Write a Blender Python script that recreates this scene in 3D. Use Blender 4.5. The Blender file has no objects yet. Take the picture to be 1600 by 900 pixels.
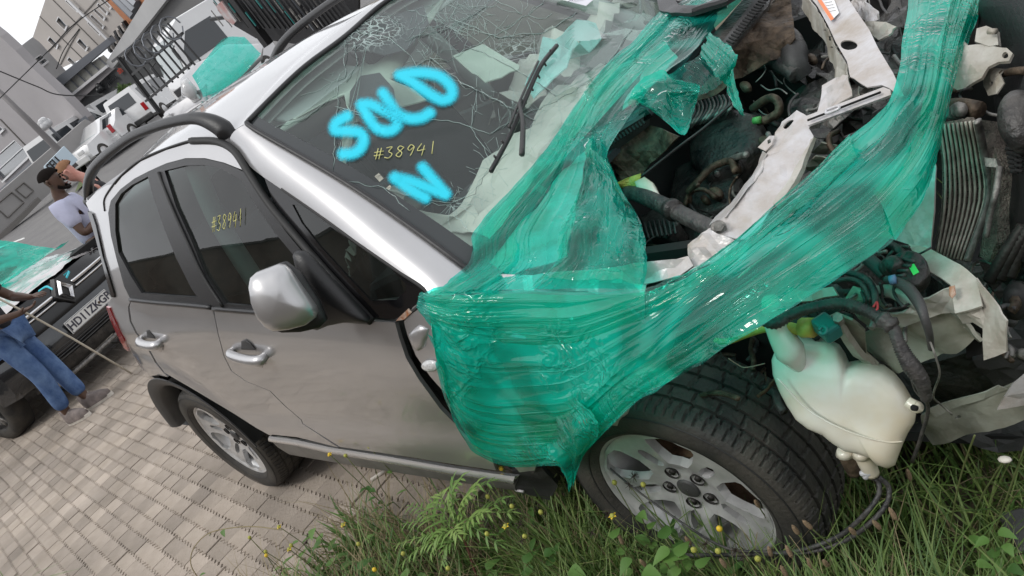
import bpy, bmesh, math, random
import numpy as np
from mathutils import Vector, Matrix, noise
from mathutils.geometry import delaunay_2d_cdt
R = math.radians
rnd = random.Random(7)
scene = bpy.context.scene
COL = scene.collection

# ------------------------------------------------------------------ camera
CAM = Vector((3.62921966, -1.77701746, 1.62356993))
RIGHT = Vector((0.6792717, 0.52468339, -0.51312504)).normalized()
UP = Vector((0.08457957, 0.63856019, 0.76490992)).normalized()
FWD = Vector((-0.72899675, 0.56298155, -0.38937837)).normalized()
FPX = 1249.911
cd = bpy.data.cameras.new('camera')
cam = bpy.data.objects.new('camera', cd); COL.objects.link(cam)
cam.matrix_world = Matrix((
    (RIGHT.x, UP.x, -FWD.x, CAM.x), (RIGHT.y, UP.y, -FWD.y, CAM.y),
    (RIGHT.z, UP.z, -FWD.z, CAM.z), (0, 0, 0, 1)))
cd.sensor_width = 36.0; cd.lens = FPX/1600*36.0
cd.clip_start = 0.05; cd.clip_end = 2000
scene.camera = cam
# ------------------------------------------------------------------ light
SUN_EL, SUN_AZ = R(52), R(200)
w = bpy.data.worlds.new('World'); scene.world = w; w.use_nodes = True
nt = w.node_tree; bg = nt.nodes['Background']
sky = nt.nodes.new('ShaderNodeTexSky'); sky.sky_type = 'NISHITA'; sky.sun_disc = False
sky.sun_elevation = SUN_EL; sky.sun_rotation = SUN_AZ
sky.air_density = 1.0; sky.dust_density = 4.0; sky.ozone_density = 1.0
hs = nt.nodes.new('ShaderNodeHueSaturation'); hs.inputs['Saturation'].default_value = 0.12
hs.inputs['Value'].default_value = 1.0
nt.links.new(sky.outputs[0], hs.inputs['Color'])
# broad soft cloud cover (even deck with slow variation)
tcw = nt.nodes.new('ShaderNodeTexCoord'); nzw = nt.nodes.new('ShaderNodeTexNoise')
nzw.inputs['Scale'].default_value = 2.2; nzw.inputs['Detail'].default_value = 4
nt.links.new(tcw.outputs['Generated'], nzw.inputs['Vector'])
mrw = nt.nodes.new('ShaderNodeMapRange'); mrw.inputs[1].default_value = .3; mrw.inputs[2].default_value = .7
mrw.inputs[3].default_value = 0.80; mrw.inputs[4].default_value = 1.15
nt.links.new(nzw.outputs[0], mrw.inputs[0])
mxw = nt.nodes.new('ShaderNodeMix'); mxw.data_type = 'RGBA'; mxw.inputs[0].default_value = 0.72
mxw.inputs[7].default_value = (9.4, 9.6, 10.0, 1)
nt.links.new(hs.outputs[0], mxw.inputs[6])
muw = nt.nodes.new('ShaderNodeVectorMath'); muw.operation = 'SCALE'
nt.links.new(mxw.outputs[2], muw.inputs[0]); nt.links.new(mrw.outputs[0], muw.inputs[3])
nt.links.new(muw.outputs[0], bg.inputs['Color'])
bg.inputs['Strength'].default_value = 0.10
sd = bpy.data.lights.new('sun', 'SUN'); sd.energy = .9; sd.angle = R(14); sd.color = (1, .97, .92)
sun = bpy.data.objects.new('sun', sd); COL.objects.link(sun)
sd_dir = Vector((math.sin(SUN_AZ)*math.cos(SUN_EL), math.cos(SUN_AZ)*math.cos(SUN_EL), math.sin(SUN_EL)))
sun.rotation_euler = sd_dir.to_track_quat('Z', 'Y').to_euler()
scene.view_settings.view_transform = 'Standard'; scene.view_settings.look = 'None'
scene.view_settings.exposure = 0.50; scene.view_settings.gamma = 1.0
scene.cycles.max_bounces = 10; scene.cycles.transparent_max_bounces = 24

# ------------------------------------------------------------------ pixel ray helpers (points measured on the photograph, in 1600x900 pixels, put on real planes)
def ray(px, py):
    return FWD + RIGHT*((px-800)/FPX) - UP*((py-450)/FPX)
def P(px, py, x=None, y=None, z=None):
    d = ray(px, py)
    if x is not None: t = (x-CAM.x)/d.x
    elif y is not None: t = (y-CAM.y)/d.y
    else: t = (z-CAM.z)/d.z
    return CAM + d*t
def PL(px, py, q, n):
    d = ray(px, py); return CAM + d*((Vector(q)-CAM).dot(n)/d.dot(n))
def PX(v):
    d = Vector(v)-CAM; z = d.dot(FWD); return (800+FPX*d.dot(RIGHT)/z, 450-FPX*d.dot(UP)/z)

# ------------------------------------------------------------------ materials
def _in(b, name, v):
    if name in b.inputs: b.inputs[name].default_value = v
def mat(name, col, rough=.5, metal=0., var=.0, vscale=8., bump=0., bscale=60., coat=0., col2=None, emit=None, alpha=None, spec=None, detail=5):
    m = bpy.data.materials.new(name); m.use_nodes = True
    t = m.node_tree; b = t.nodes['Principled BSDF']
    c = tuple(col)+(1,)
    _in(b, 'Base Color', c); _in(b, 'Roughness', rough); _in(b, 'Metallic', metal)
    if coat: _in(b, 'Coat Weight', coat); _in(b, 'Coat Roughness', .04)
    if spec is not None: _in(b, 'Specular IOR Level', spec)
    tc = t.nodes.new('ShaderNodeTexCoord')
    if var or col2:
        n = t.nodes.new('ShaderNodeTexNoise'); n.inputs['Scale'].default_value = vscale; n.inputs['Detail'].default_value = detail
        n.inputs['Roughness'].default_value = .62
        t.links.new(tc.outputs['Object'], n.inputs['Vector'])
        r = t.nodes.new('ShaderNodeValToRGB'); r.color_ramp.elements[0].position = .35; r.color_ramp.elements[1].position = .68
        k = 1-var
        a = tuple(x*k for x in col); e = tuple(min(1, x*(1+var)) for x in col) if col2 is None else col2
        if col2 is not None: a = tuple(col)
        r.color_ramp.elements[0].color = a+(1,); r.color_ramp.elements[1].color = tuple(e)+(1,)
        t.links.new(n.outputs[0], r.inputs[0]); t.links.new(r.outputs[0], b.inputs['Base Color'])
        mr = t.nodes.new('ShaderNodeMapRange'); mr.inputs[3].default_value = max(.02, rough*.8); mr.inputs[4].default_value = min(1, rough*1.25)
        t.links.new(n.outputs[0], mr.inputs[0]); t.links.new(mr.outputs[0], b.inputs['Roughness'])
    if bump:
        n2 = t.nodes.new('ShaderNodeTexNoise'); n2.inputs['Scale'].default_value = bscale; n2.inputs['Detail'].default_value = 4
        t.links.new(tc.outputs['Object'], n2.inputs['Vector'])
        bp = t.nodes.new('ShaderNodeBump'); bp.inputs['Strength'].default_value = bump; bp.inputs['Distance'].default_value = .01
        t.links.new(n2.outputs[0], bp.inputs['Height']); t.links.new(bp.outputs[0], b.inputs['Normal'])
    if emit: _in(b, 'Emission Color', tuple(emit)+(1,)); _in(b, 'Emission Strength', 1.)
    return m
def thinfresnel(t, fr, ior):
    """a thin pane reflects the same from both sides: undo the inside-out index on back faces"""
    g = t.nodes.new('ShaderNodeNewGeometry'); mr = t.nodes.new('ShaderNodeMapRange'); mr.inputs[3].default_value = ior; mr.inputs[4].default_value = 1/ior
    t.links.new(g.outputs['Backfacing'], mr.inputs[0]); t.links.new(mr.outputs[0], fr.inputs[0])
def glassmat(name, tint, fac_diff=.05, diffcol=(.5, .6, .6), rough=.02, bump=0., bscale=5., ior=1.5):
    """thin pane: tinted transparency + fresnel gloss + a film of dust"""
    m = bpy.data.materials.new(name); m.use_nodes = True; t = m.node_tree; t.nodes.clear()
    o = t.nodes.new('ShaderNodeOutputMaterial'); tr = t.nodes.new('ShaderNodeBsdfTransparent'); tr.inputs[0].default_value = tuple(tint)+(1,)
    di = t.nodes.new('ShaderNodeBsdfDiffuse'); di.inputs[0].default_value = tuple(diffcol)+(1,)
    gl = t.nodes.new('ShaderNodeBsdfGlossy'); gl.inputs['Roughness'].default_value = rough
    fr = t.nodes.new('ShaderNodeFresnel'); thinfresnel(t, fr, ior)
    m1 = t.nodes.new('ShaderNodeMixShader'); m1.inputs[0].default_value = fac_diff
    tc = t.nodes.new('ShaderNodeTexCoord'); n = t.nodes.new('ShaderNodeTexNoise'); n.inputs['Scale'].default_value = 6; n.inputs['Detail'].default_value = 6
    t.links.new(tc.outputs['Object'], n.inputs['Vector'])
    mr = t.nodes.new('ShaderNodeMapRange'); mr.inputs[1].default_value = .3; mr.inputs[2].default_value = .75
    mr.inputs[3].default_value = fac_diff*.5; mr.inputs[4].default_value = fac_diff*1.6
    t.links.new(n.outputs[0], mr.inputs[0]); t.links.new(mr.outputs[0], m1.inputs[0])
    m2 = t.nodes.new('ShaderNodeMixShader')
    t.links.new(tr.outputs[0], m1.inputs[1]); t.links.new(di.outputs[0], m1.inputs[2])
    t.links.new(fr.outputs[0], m2.inputs[0]); t.links.new(m1.outputs[0], m2.inputs[1]); t.links.new(gl.outputs[0], m2.inputs[2])
    if bump:
        n2 = t.nodes.new('ShaderNodeTexNoise'); n2.inputs['Scale'].default_value = bscale; n2.inputs['Detail'].default_value = 2
        t.links.new(tc.outputs['Object'], n2.inputs['Vector'])
        bp = t.nodes.new('ShaderNodeBump'); bp.inputs['Strength'].default_value = bump; bp.inputs['Distance'].default_value = .02
        t.links.new(n2.outputs[0], bp.inputs['Height'])
        for q in (gl, fr): t.links.new(bp.outputs[0], q.inputs['Normal'])
    t.links.new(m2.outputs[0], o.inputs[0]); return m

M = {}
def carpaint(name, col, rough=.30):
    m = mat(name, col, rough, .75, coat=1.0, bump=.012, bscale=900, var=.03, vscale=3)
    return m
M['silver'] = carpaint('silver_paint', (.47, .465, .47), .34)
M['black_trim'] = mat('black_trim', (.012, .012, .013), .38, bump=.15, bscale=400)
M['black_gloss'] = mat('black_gloss', (.008, .008, .009), .12)
M['rubber'] = mat('rubber', (.018, .018, .018), .62, var=.35, vscale=14, bump=.1, bscale=200)
M['tyre'] = mat('tyre_rubber', (.020, .0195, .019), .68, col2=(.060, .054, .045), vscale=9, bump=.3, bscale=120)
M['clad'] = mat('grey_cladding', (.045, .045, .045), .5, var=.3, vscale=9, bump=.2, bscale=500)
M['alloy'] = mat('alloy', (.52, .52, .52), .30, .35, var=.2, vscale=12, coat=.4)
M['darkmetal'] = mat('dark_metal', (.03, .028, .026), .55, .6, var=.5, vscale=14, bump=.3)
M['rust'] = mat('rusty_metal', (.10, .055, .032), .75, .3, var=.5, vscale=20, bump=.5, bscale=80)
M['chrome'] = mat('bright_strip', (.70, .70, .71), .18, 1.0, var=.08, vscale=20)
M['dark'] = mat('dark_void', (.006, .006, .006), .9)
M['interior'] = mat('interior_dark', (.042, .048, .055), .8, var=.2, vscale=6, bump=.3, bscale=300)
M['interior_mid'] = mat('interior_grey', (.30, .32, .31), .8, var=.1, vscale=6)
M['interior_pale'] = mat('interior_pale', (.42, .46, .45), .8, var=.06, vscale=6)
M['airbag_and_tone_panel'] = mat('airbag_fabric', (.62, .60, .56), .85, var=.06, vscale=5, bump=.3, bscale=12)
M['sideglass'] = glassmat('side_glass', (.30, .38, .36), .06, (.16, .17, .15), .012, ior=1.6)
M['redlens'] = mat('red_lens', (.35, .01, .015), .15, coat=1)
M['clearlens'] = mat('clear_lens', (.62, .62, .62), .12, coat=1, bump=.5, bscale=200)

# ------------------------------------------------------------------ object helpers
def tagset(o, label=None, cat=None, group=None, kind=None):
    if label: o['label'] = label
    if cat: o['category'] = cat
    if group: o['group'] = group
    if kind: o['kind'] = kind
    return o
def empty(name, label, cat, loc=(0, 0, 0), rz=0, group=None):
    o = bpy.data.objects.new(name, None); COL.objects.link(o); o.location = loc; o.rotation_euler = (0, 0, rz)
    o.empty_display_size = .1
    return tagset(o, label, cat, group)
def mesh(name, V, F, m, parent=None, smooth=True, local=False, uv=None, attr=None):
    """V in world coordinates unless local; parent transforms are loc + z rotation only"""
    me = bpy.data.meshes.new(name)
    me.from_pydata([tuple(v) for v in V], [], F); me.update()
    if smooth and len(me.polygons): me.polygons.foreach_set('use_smooth', [True]*len(me.polygons))
    ms = m if isinstance(m, (list, tuple)) else [m]
    for q in ms: me.materials.append(q)
    if uv is not None:
        l = me.uv_layers.new(name='UVMap')
        d = np.array([uv[lp.vertex_index] for lp in me.loops], dtype='f').ravel(); l.data.foreach_set('uv', d)
    if attr is not None:
        for k, vals in attr.items():
            a = me.attributes.new(k, 'FLOAT', 'POINT'); a.data.foreach_set('value', np.array(vals, 'f'))
    o = bpy.data.objects.new(name, me); COL.objects.link(o)
    if parent is not None:
        o.parent = parent
        if not local:
            chain = []; q = parent
            mt = Matrix()
            while q is not None: chain.append(q); q = q.parent
            for q in reversed(chain): mt = mt @ q.matrix_basis
            me.transform(mt.inverted())
    return o
class MB:
    """collects shapes into one mesh"""
    def __init__(s): s.V = []; s.F = []; s.mi = []; s.cur = 0
    def add(s, V, F):
        n = len(s.V); s.V += [Vector(v) for v in V]; s.F += [tuple(i+n for i in f) for f in F]; s.mi += [s.cur]*len(F)
    def box(s, c, d, rot=None, taper=1.0, bev=0.0):
        hx, hy, hz = d[0]/2, d[1]/2, d[2]/2
        if bev:
            b = min(bev, hx*.9, hy*.9, hz*.9); pts = []; 
            bm = bmesh.new(); bmesh.ops.create_cube(bm, size=1)
            for v in bm.verts: v.co = Vector((v.co.x*d[0]*(taper if v.co.z > 0 else 1), v.co.y*d[1]*(taper if v.co.z > 0 else 1), v.co.z*d[2]))
            bmesh.ops.bevel(bm, geom=bm.edges[:], offset=b, segments=2, affect='EDGES', profile=.5)
            bm.verts.index_update(); V = [v.co.copy() for v in bm.verts]; F = [tuple(v.index for v in f.verts) for f in bm.faces]; bm.free()
        else:
            V = [Vector((x*hx*(taper if z > 0 else 1), y*hy*(taper if z > 0 else 1), z*hz)) for x in (-1, 1) for y in (-1, 1) for z in (-1, 1)]
            F = [(0, 1, 3, 2), (4, 6, 7, 5), (0, 4, 5, 1), (2, 3, 7, 6), (0, 2, 6, 4), (1, 5, 7, 3)]
        rm = Matrix() if rot is None else (rot if isinstance(rot, Matrix) else Matrix.Rotation(rot, 4, 'Z'))
        s.add([rm @ v + Vector(c) for v in V], F); return s
    def tube(s, pts, r, n=8, caps=True, corr=0., corrn=0, smooth=True, flat=1.0):
        pts = [Vector(p) for p in pts]
        rr = list(r) if hasattr(r, '__len__') else [r]*len(pts)
        if smooth and len(pts) > 2: pts, rr = catmull(pts, 6, rr)
        if corr:
            q = []; qr = []
            for i in range(len(pts)-1):
                L = (pts[i+1]-pts[i]).length; k = max(2, int(L/corrn))
                for j in range(k): q.append(pts[i].lerp(pts[i+1], j/k)); qr.append(rr[i]+(rr[i+1]-rr[i])*j/k)
            q.append(pts[-1]); qr.append(rr[-1]); pts = q; rr = [a*(1+(corr if i % 2 else -corr)) for i, a in enumerate(qr)]
        base = len(s.V); prev = None
        for i, p in enumerate(pts):
            t = (pts[min(i+1, len(pts)-1)]-pts[max(i-1, 0)]); t = t.normalized() if t.length > 1e-9 else Vector((0, 0, 1))
            if prev is None: a = t.orthogonal().normalized()
            else: a = (prev-t*prev.dot(t)); a = a.normalized() if a.length > 1e-6 else t.orthogonal().normalized()
            prev = a; b = t.cross(a)
            for k in range(n):
                an = 2*math.pi*k/n; s.V.append(p+(a*math.cos(an)+b*math.sin(an)*flat)*rr[i])
        for i in range(len(pts)-1):
            for k in range(n):
                a0 = base+i*n+k; a1 = base+i*n+(k+1) % n
                s.F.append((a0, a1, a1+n, a0+n)); s.mi.append(s.cur)
        if caps:
            s.F.append(tuple(base+k for k in reversed(range(n)))); s.mi.append(s.cur)
            s.F.append(tuple(base+(len(pts)-1)*n+k for k in range(n))); s.mi.append(s.cur)
        return s
    def cyl(s, a, b, r, n=16, r2=None):
        return s.tube([a, b], [r, r if r2 is None else r2], n, smooth=False)
    def sphere(s, c, r, n=10, m=7, sc=(1, 1, 1)):
        V = []; F = []
        for i in range(m+1):
            th = math.pi*i/m
            for k in range(n):
                ph = 2*math.pi*k/n; V.append(Vector((c[0]+r*sc[0]*math.sin(th)*math.cos(ph), c[1]+r*sc[1]*math.sin(th)*math.sin(ph), c[2]+r*sc[2]*math.cos(th))))
        for i in range(m):
            for k in range(n): F.append((i*n+k, i*n+(k+1) % n, (i+1)*n+(k+1) % n, (i+1)*n+k))
        s.add(V, F); return s
    def lathe(s, prof, c, axis, n=48, up=None, closed=False):
        """prof: list (radius, along axis)"""
        ax = Vector(axis).normalized(); a = Vector(up).normalized() if up else ax.orthogonal().normalized(); b = ax.cross(a); c = Vector(c)
        V = []; F = []
        for (r, h) in prof:
            for k in range(n):
                an = 2*math.pi*k/n; V.append(c+ax*h+(a*math.cos(an)+b*math.sin(an))*r)
        m = len(prof)
        for i in range(m-1 if not closed else m):
            j = (i+1) % m
            for k in range(n): F.append((i*n+k, i*n+(k+1) % n, j*n+(k+1) % n, j*n+k))
        s.add(V, F); return s
    def plate(s, pts, th, nrm=None):
        """planar-ish polygon (any order) given thickness along its normal away from the camera"""
        pts = [Vector(p) for p in pts]; n = Vector((0, 0, 0))
        for i in range(len(pts)):
            a = pts[i]; b = pts[(i+1) % len(pts)]
            n += Vector(((a.y-b.y)*(a.z+b.z), (a.z-b.z)*(a.x+b.x), (a.x-b.x)*(a.y+b.y)))
        n.normalize()
        if nrm is not None: n = Vector(nrm).normalized()
        if n.dot(CAM-pts[0]) < 0: n = -n; pts = pts[::-1]
        u = (pts[1]-pts[0]).normalized(); v = n.cross(u)
        c2 = [Vector(((p-pts[0]).dot(u), (p-pts[0]).dot(v))) for p in pts]
        k = len(pts)
        res = delaunay_2d_cdt(c2, [], [list(range(k))], 1, 1e-6)
        if len(res[0]) == k:
            tri = [tuple(res[4][0] and 0 or 0 for _ in ()) or tuple(f) for f in res[2]]
            # map output verts to input verts
            om = [o[0] if o else i for i, o in enumerate(res[3])]
            F = [tuple(om[i] for i in f) for f in res[2]]
        else: F = [tuple(range(k))]
        s.add(pts, F); s.add([p-n*th for p in pts], [tuple(reversed(f)) for f in F])
        for i in range(k):
            j = (i+1) % k; s.add([pts[i], pts[i]-n*th, pts[j]-n*th, pts[j]], [(0, 1, 2, 3)])
        return s
    def build(s, name, m, parent=None, smooth=False, **k):
        o = mesh(name, s.V, s.F, m, parent, smooth, **k)
        if isinstance(m, (list, tuple)): o.data.polygons.foreach_set('material_index', s.mi)
        return o
def catmull(pts, k=6, rr=None, closed=False):
    out = []; ro = []; n = len(pts)
    rng = range(n) if closed else range(n-1)
    for i in rng:
        p0 = pts[(i-1) % n] if closed or i > 0 else pts[0]*2-pts[1]
        p1 = pts[i]; p2 = pts[(i+1) % n]
        p3 = pts[(i+2) % n] if closed or i+2 < n else pts[-1]*2-pts[-2]
        for j in range(k):
            t = j/k; out.append(.5*((2*p1)+(p2-p0)*t+(2*p0-5*p1+4*p2-p3)*t*t+(3*p1-p0-3*p2+p3)*t**3))
            if rr is not None: ro.append(rr[i]+(rr[(i+1) % n]-rr[i])*t)
    if not closed:
        out.append(pts[-1].copy() if hasattr(pts[-1], 'copy') else pts[-1])
        if rr is not None: ro.append(rr[-1])
    return (out, ro) if rr is not None else out
def autosmooth(o, ang=35):
    me = o.data; me.polygons.foreach_set('use_smooth', [True]*len(me.polygons))
    bm = bmesh.new(); bm.from_mesh(me)
    for e in bm.edges:
        if len(e.link_faces) == 2 and e.calc_face_angle(0) > R(ang): e.smooth = False
    bm.to_mesh(me); bm.free(); return o
def inpoly(x, y, poly):
    c = False; n = len(poly); j = n-1
    for i in range(n):
        xi, yi = poly[i]; xj, yj = poly[j]
        if (yi > y) != (yj > y) and x < (xj-xi)*(y-yi)/(yj-yi)+xi: c = not c
        j = i
    return c
def tri2d(outline, holes, sp):
    """constrained triangulation of a 2-D outline with holes, filled with a grid of inner points"""
    pts = []; edges = []
    for lp in [outline]+holes:
        b = len(pts); k = len(lp); pts += [Vector(p) for p in lp]; edges += [(b+i, b+(i+1) % k) for i in range(k)]
    A = np.array([(p[0], p[1]) for p in outline]); x0, y0 = A.min(0); x1, y1 = A.max(0)
    segs = np.array([[*pts[a], *pts[b]] for a, b in edges])
    if sp:
        nx = int((x1-x0)/sp)+1; ny = int((y1-y0)/sp)+1
        for i in range(nx):
            for j in range(ny):
                x = x0+(i+.5)*sp; y = y0+(j+.5)*sp
                if not inpoly(x, y, outline): continue
                if any(inpoly(x, y, h) for h in holes): continue
                d = segs[:, 2:]-segs[:, :2]; q = np.array([x, y])-segs[:, :2]
                t = np.clip((q*d).sum(1)/np.maximum((d*d).sum(1), 1e-12), 0, 1)
                e = q-t[:, None]*d
                if (e*e).sum(1).min() < (.45*sp)**2: continue
                pts.append(Vector((x, y)))
    r = delaunay_2d_cdt(pts, edges, [], 0, 1e-7)
    V = [(v[0], v[1]) for v in r[0]]; F = []
    for f in r[2]:
        cx = sum(V[i][0] for i in f)/len(f); cy = sum(V[i][1] for i in f)/len(f)
        if inpoly(cx, cy, outline) and not any(inpoly(cx, cy, h) for h in holes): F.append(tuple(f))
    return V, F
def thick(V, F, off):
    """give a skin V,F thickness by adding an offset copy and a rim with its own vertices; off: function or vector list"""
    n = len(V); V = [Vector(v) for v in V]
    used = {}
    for f in F:
        for i in range(len(f)):
            a, b = f[i], f[(i+1) % len(f)]
            used[(a, b)] = 1
    B = [(a, b) for (a, b) in used if (b, a) not in used]
    O = [V[i]+off[i] for i in range(n)]
    V2 = V+O; F2 = list(F)+[tuple(n+i for i in reversed(f)) for f in F]
    for a, b in B:
        k = len(V2); V2 += [V[a], V[b], O[b], O[a]]; F2.append((k+1, k, k+3, k+2))
    return V2, F2
def skin(name, V, F, m, parent, th=.01, toward=None, smooth=True, **k):
    """orient faces toward the 'toward' point/direction, add thickness"""
    me = bpy.data.meshes.new('t'); me.from_pydata([tuple(v) for v in V], [], F); me.update()
    bm = bmesh.new(); bm.from_mesh(me); bmesh.ops.recalc_face_normals(bm, faces=bm.faces); bm.normal_update()
    t = Vector(toward) if toward is not None else None
    s = sum((f.normal.dot(t if t is not None else CAM-f.calc_center_median()))*f.calc_area() for f in bm.faces)
    if s < 0: bmesh.ops.reverse_faces(bm, faces=bm.faces)
    bm.normal_update(); bm.verts.ensure_lookup_table()
    F = [tuple(v.index for v in f.verts) for f in bm.faces]; N = [-v.normal*th for v in bm.verts]; V = [v.co.copy() for v in bm.verts]
    bm.free(); bpy.data.meshes.remove(me)
    uv = k.pop('uv', None); attr = k.pop('attr', None)
    if th:
        n = len(V); V2, F2 = thick(V, F, N)
        if uv is not None or attr is not None:
            # rim vertices: nearest source by identity order
            pos = {}
            src = list(range(n))+list(range(n))
            look = {tuple(v): i for i, v in enumerate(V)}; look.update({tuple(V[i]+N[i]): i for i in range(n)})
            for v in V2[2*n:]: src.append(look[tuple(v)])
            if uv is not None: uv = [uv[i] for i in src]
            if attr is not None: attr = {a: [vals[i] for i in src] for a, vals in attr.items()}
        V, F = V2, F2
    return mesh(name, V, F, m, parent, smooth, uv=uv, attr=attr, **k)
def grid(name, rows, m, parent, th=.01, **k):
    """rows: list of equal-length lists of points"""
    nv = len(rows[0]); V = [p for r in rows for p in r]
    F = [(i*nv+j, i*nv+j+1, (i+1)*nv+j+1, (i+1)*nv+j) for i in range(len(rows)-1) for j in range(nv-1)]
    uv = [(i/(len(rows)-1), j/(nv-1)) for i in range(len(rows)) for j in range(nv)] if k.pop('mkuv', False) else None
    return skin(name, V, F, m, parent, th, uv=uv, **k)
def resamp(pts, n):
    pts = [Vector(p) for p in pts]; L = [0]
    for a, b in zip(pts, pts[1:]): L.append(L[-1]+(b-a).length)
    out = []
    for i in range(n):
        s = L[-1]*i/(n-1); k = 0
        while k < len(L)-2 and L[k+1] < s: k += 1
        t = (s-L[k])/max(1e-9, L[k+1]-L[k]); out.append(pts[k].lerp(pts[k+1], t))
    return out
def dens(px, step=14):
    out = []; n = len(px)
    for i in range(n):
        a = px[i]; b = px[(i+1) % n]; L = math.hypot(b[0]-a[0], b[1]-a[1]); k = max(1, int(L/step))
        for j in range(k): out.append((a[0]+(b[0]-a[0])*j/k, a[1]+(b[1]-a[1])*j/k))
    return out
# ================================================================== the wrecked silver hatchback
CAR = empty('wrecked_car', 'crashed silver hatchback with shattered spray painted windscreen, its bonnet and front end torn off', 'car', (1.2, 0, 0))
def zbelt(x):
    return float(np.interp(x, [-.9, -.3, .4, 1.03, 1.94, 2.3], [1.18, 1.16, 1.13, 1.06, .915, .88]))
def herm(xs, ys, x):
    n = len(xs)
    if x <= xs[0]: return ys[0]+(x-xs[0])*(ys[1]-ys[0])/(xs[1]-xs[0])
    if x >= xs[-1]: return ys[-1]+(x-xs[-1])*(ys[-1]-ys[-2])/(xs[-1]-xs[-2])
    k = 0
    while xs[k+1] < x: k += 1
    def sl(i):
        if i == 0: return (ys[1]-ys[0])/(xs[1]-xs[0])
        if i == n-1: return (ys[-1]-ys[-2])/(xs[-1]-xs[-2])
        a = (ys[i]-ys[i-1])/(xs[i]-xs[i-1]); b = (ys[i+1]-ys[i])/(xs[i+1]-xs[i])
        if a*b <= 0: return 0
        return 2*a*b/(a+b)
    h = xs[k+1]-xs[k]; t = (x-xs[k])/h; m0, m1 = sl(k)*h, sl(k+1)*h
    return (2*t**3-3*t*t+1)*ys[k]+(t**3-2*t*t+t)*m0+(-2*t**3+3*t*t)*ys[k+1]+(t**3-t*t)*m1
def gside(x, z):
    zb = zbelt(x)
    xs = [.20, .30, .44, .495, .545, .66, zb-.25, zb-.16, zb-.09, zb-.03, zb, zb+.02, zb+.15, zb+.30, zb+.40, zb+.46, zb+.52]
    ys = [.84, .862, .880, .881, .869, .872, .8735, .870, .861, .846, .836, .828, .775, .70, .635, .575, .47]
    g = herm(xs, ys, z)
    if x > 1.9: g -= .10*(x-1.9)**2
    if x < .55: g -= .085*(.55-x)**2*(1+max(0, z-1.0)*1.0)
    # blister round the rear wheel arch
    d = math.hypot(x, z-.34)
    g += .020*(1-min(1, max(0, (d-.44)/.11))**2)*(1 if d < .55 else 0)*max(0, min(1, (z-.3)/.2)) if d > .3 else 0
    return g
def SG(px, py):
    d = ray(px, py)
    def f(t):
        p = CAM+d*t; return p.y+gside(p.x, p.z)
    t = .5; last = f(t); best = (abs(last), t)
    while t < 6.5:
        t2 = t+.03; v = f(t2)
        if abs(v) < best[0]: best = (abs(v), t2)
        if last < 0 <= v:
            a, b = t, t2
            for _ in range(24):
                m = (a+b)/2
                if f(m) < 0: a = m
                else: b = m
            return CAM+d*b
        t, last = t2, v
    return CAM+d*best[1]
def side(name, px, m, parent, holes=(), sp=.04, th=.012, lift=0., mirror=False, step=14, smooth=True, close=True):
    out = [SG(*q) for q in dens(px, step)]; hs = [[SG(*q) for q in dens(h, step)] for h in holes]
    V2, F = tri2d([(p.x, p.z) for p in out], [[(p.x, p.z) for p in h] for h in hs], sp)
    V = [Vector((x, -gside(x, z)-lift, z)) for x, z in V2]
    sgn = -1
    if mirror: V = [Vector((v.x, -v.y, v.z)) for v in V]; sgn = 1
    return skin(name, V, F, m, parent, th, toward=(0, sgn, .2), smooth=smooth)
BELT = [(221.6, 470), (275, 474.5), (331, 480), (398, 485.5), (480, 492), (576, 501), (619, 502)]
SEAM_FD = [(333, 481), (335.5, 495), (341, 522), (350, 556), (362, 580), (385, 596), (422, 611), (445, 634), (471, 656), (473, 662), (529, 699)]
SEAM_FF = [(619, 503), (625, 528), (636, 560), (655, 592), (690, 640), (730, 680), (769, 713), (776, 735)]
ARCH = [(267, 591), (293, 606), (330, 628), (366.7, 650), (401, 672), (423, 684)]
REARSEAM = [(203, 471), (201, 480), (204, 502), (213, 520), (222, 531), (233, 547), (244, 567), (256, 582), (267, 591)]
# door panels (2 px gaps between them)
def shift(l, dx, dy=0): return [(a+dx, b+dy) for a, b in l]
rear_door = side('rear_door', [(205, 470)]+[(a, b+1) for a, b in BELT[:2]]+[(331, 481.5)]+shift(SEAM_FD, -.6, .2)[1:]+[(500, 692), (464, 683), (425, 679)]+[(a, b-3) for a, b in ARCH[::-1]]+shift(REARSEAM[::-1], 1.4)[1:-1], M['silver'], CAR, sp=.035)
front_door = side('front_door', [(335.5, 483), (398, 487), (480, 493), (576, 502), (617, 504)]+shift(SEAM_FF, -1.5)[1:]+[(700, 724), (640, 714), (585, 706), (532, 698.5)]+shift(SEAM_FD[::-1], .5)[1:-1], M['silver'], CAR, sp=.035)
# quarter panel and C pillar
quarter = side('quarter_panel', [(134, 317), (139, 328), (152, 372), (166, 425), (177, 463), (168, 474), (171, 482), (182, 508), (196, 532), (213, 564), (229, 588), (248, 586), (262, 589)]+shift(REARSEAM[::-1], -1.4)[1:-1]+[(205, 468), (195, 447), (183, 404), (174, 367), (170, 332), (174, 313), (189, 295), (178, 287), (165, 290), (150, 300)], M['silver'], CAR, sp=.03)
# silver upper door frames between gutter seam and window trim
side('door_frame', [(166, 313), (174, 297), (191, 276), (220, 252.5), (260, 234.5), (306, 221), (336, 221), (356, 231), (372, 247), (386, 268), (370, 262), (350, 254), (320, 247), (290, 247), (260, 255), (244, 262), (231, 268), (210, 279), (189, 295), (174, 313), (168, 330)], M['silver'], CAR, sp=.03, step=8)
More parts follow.
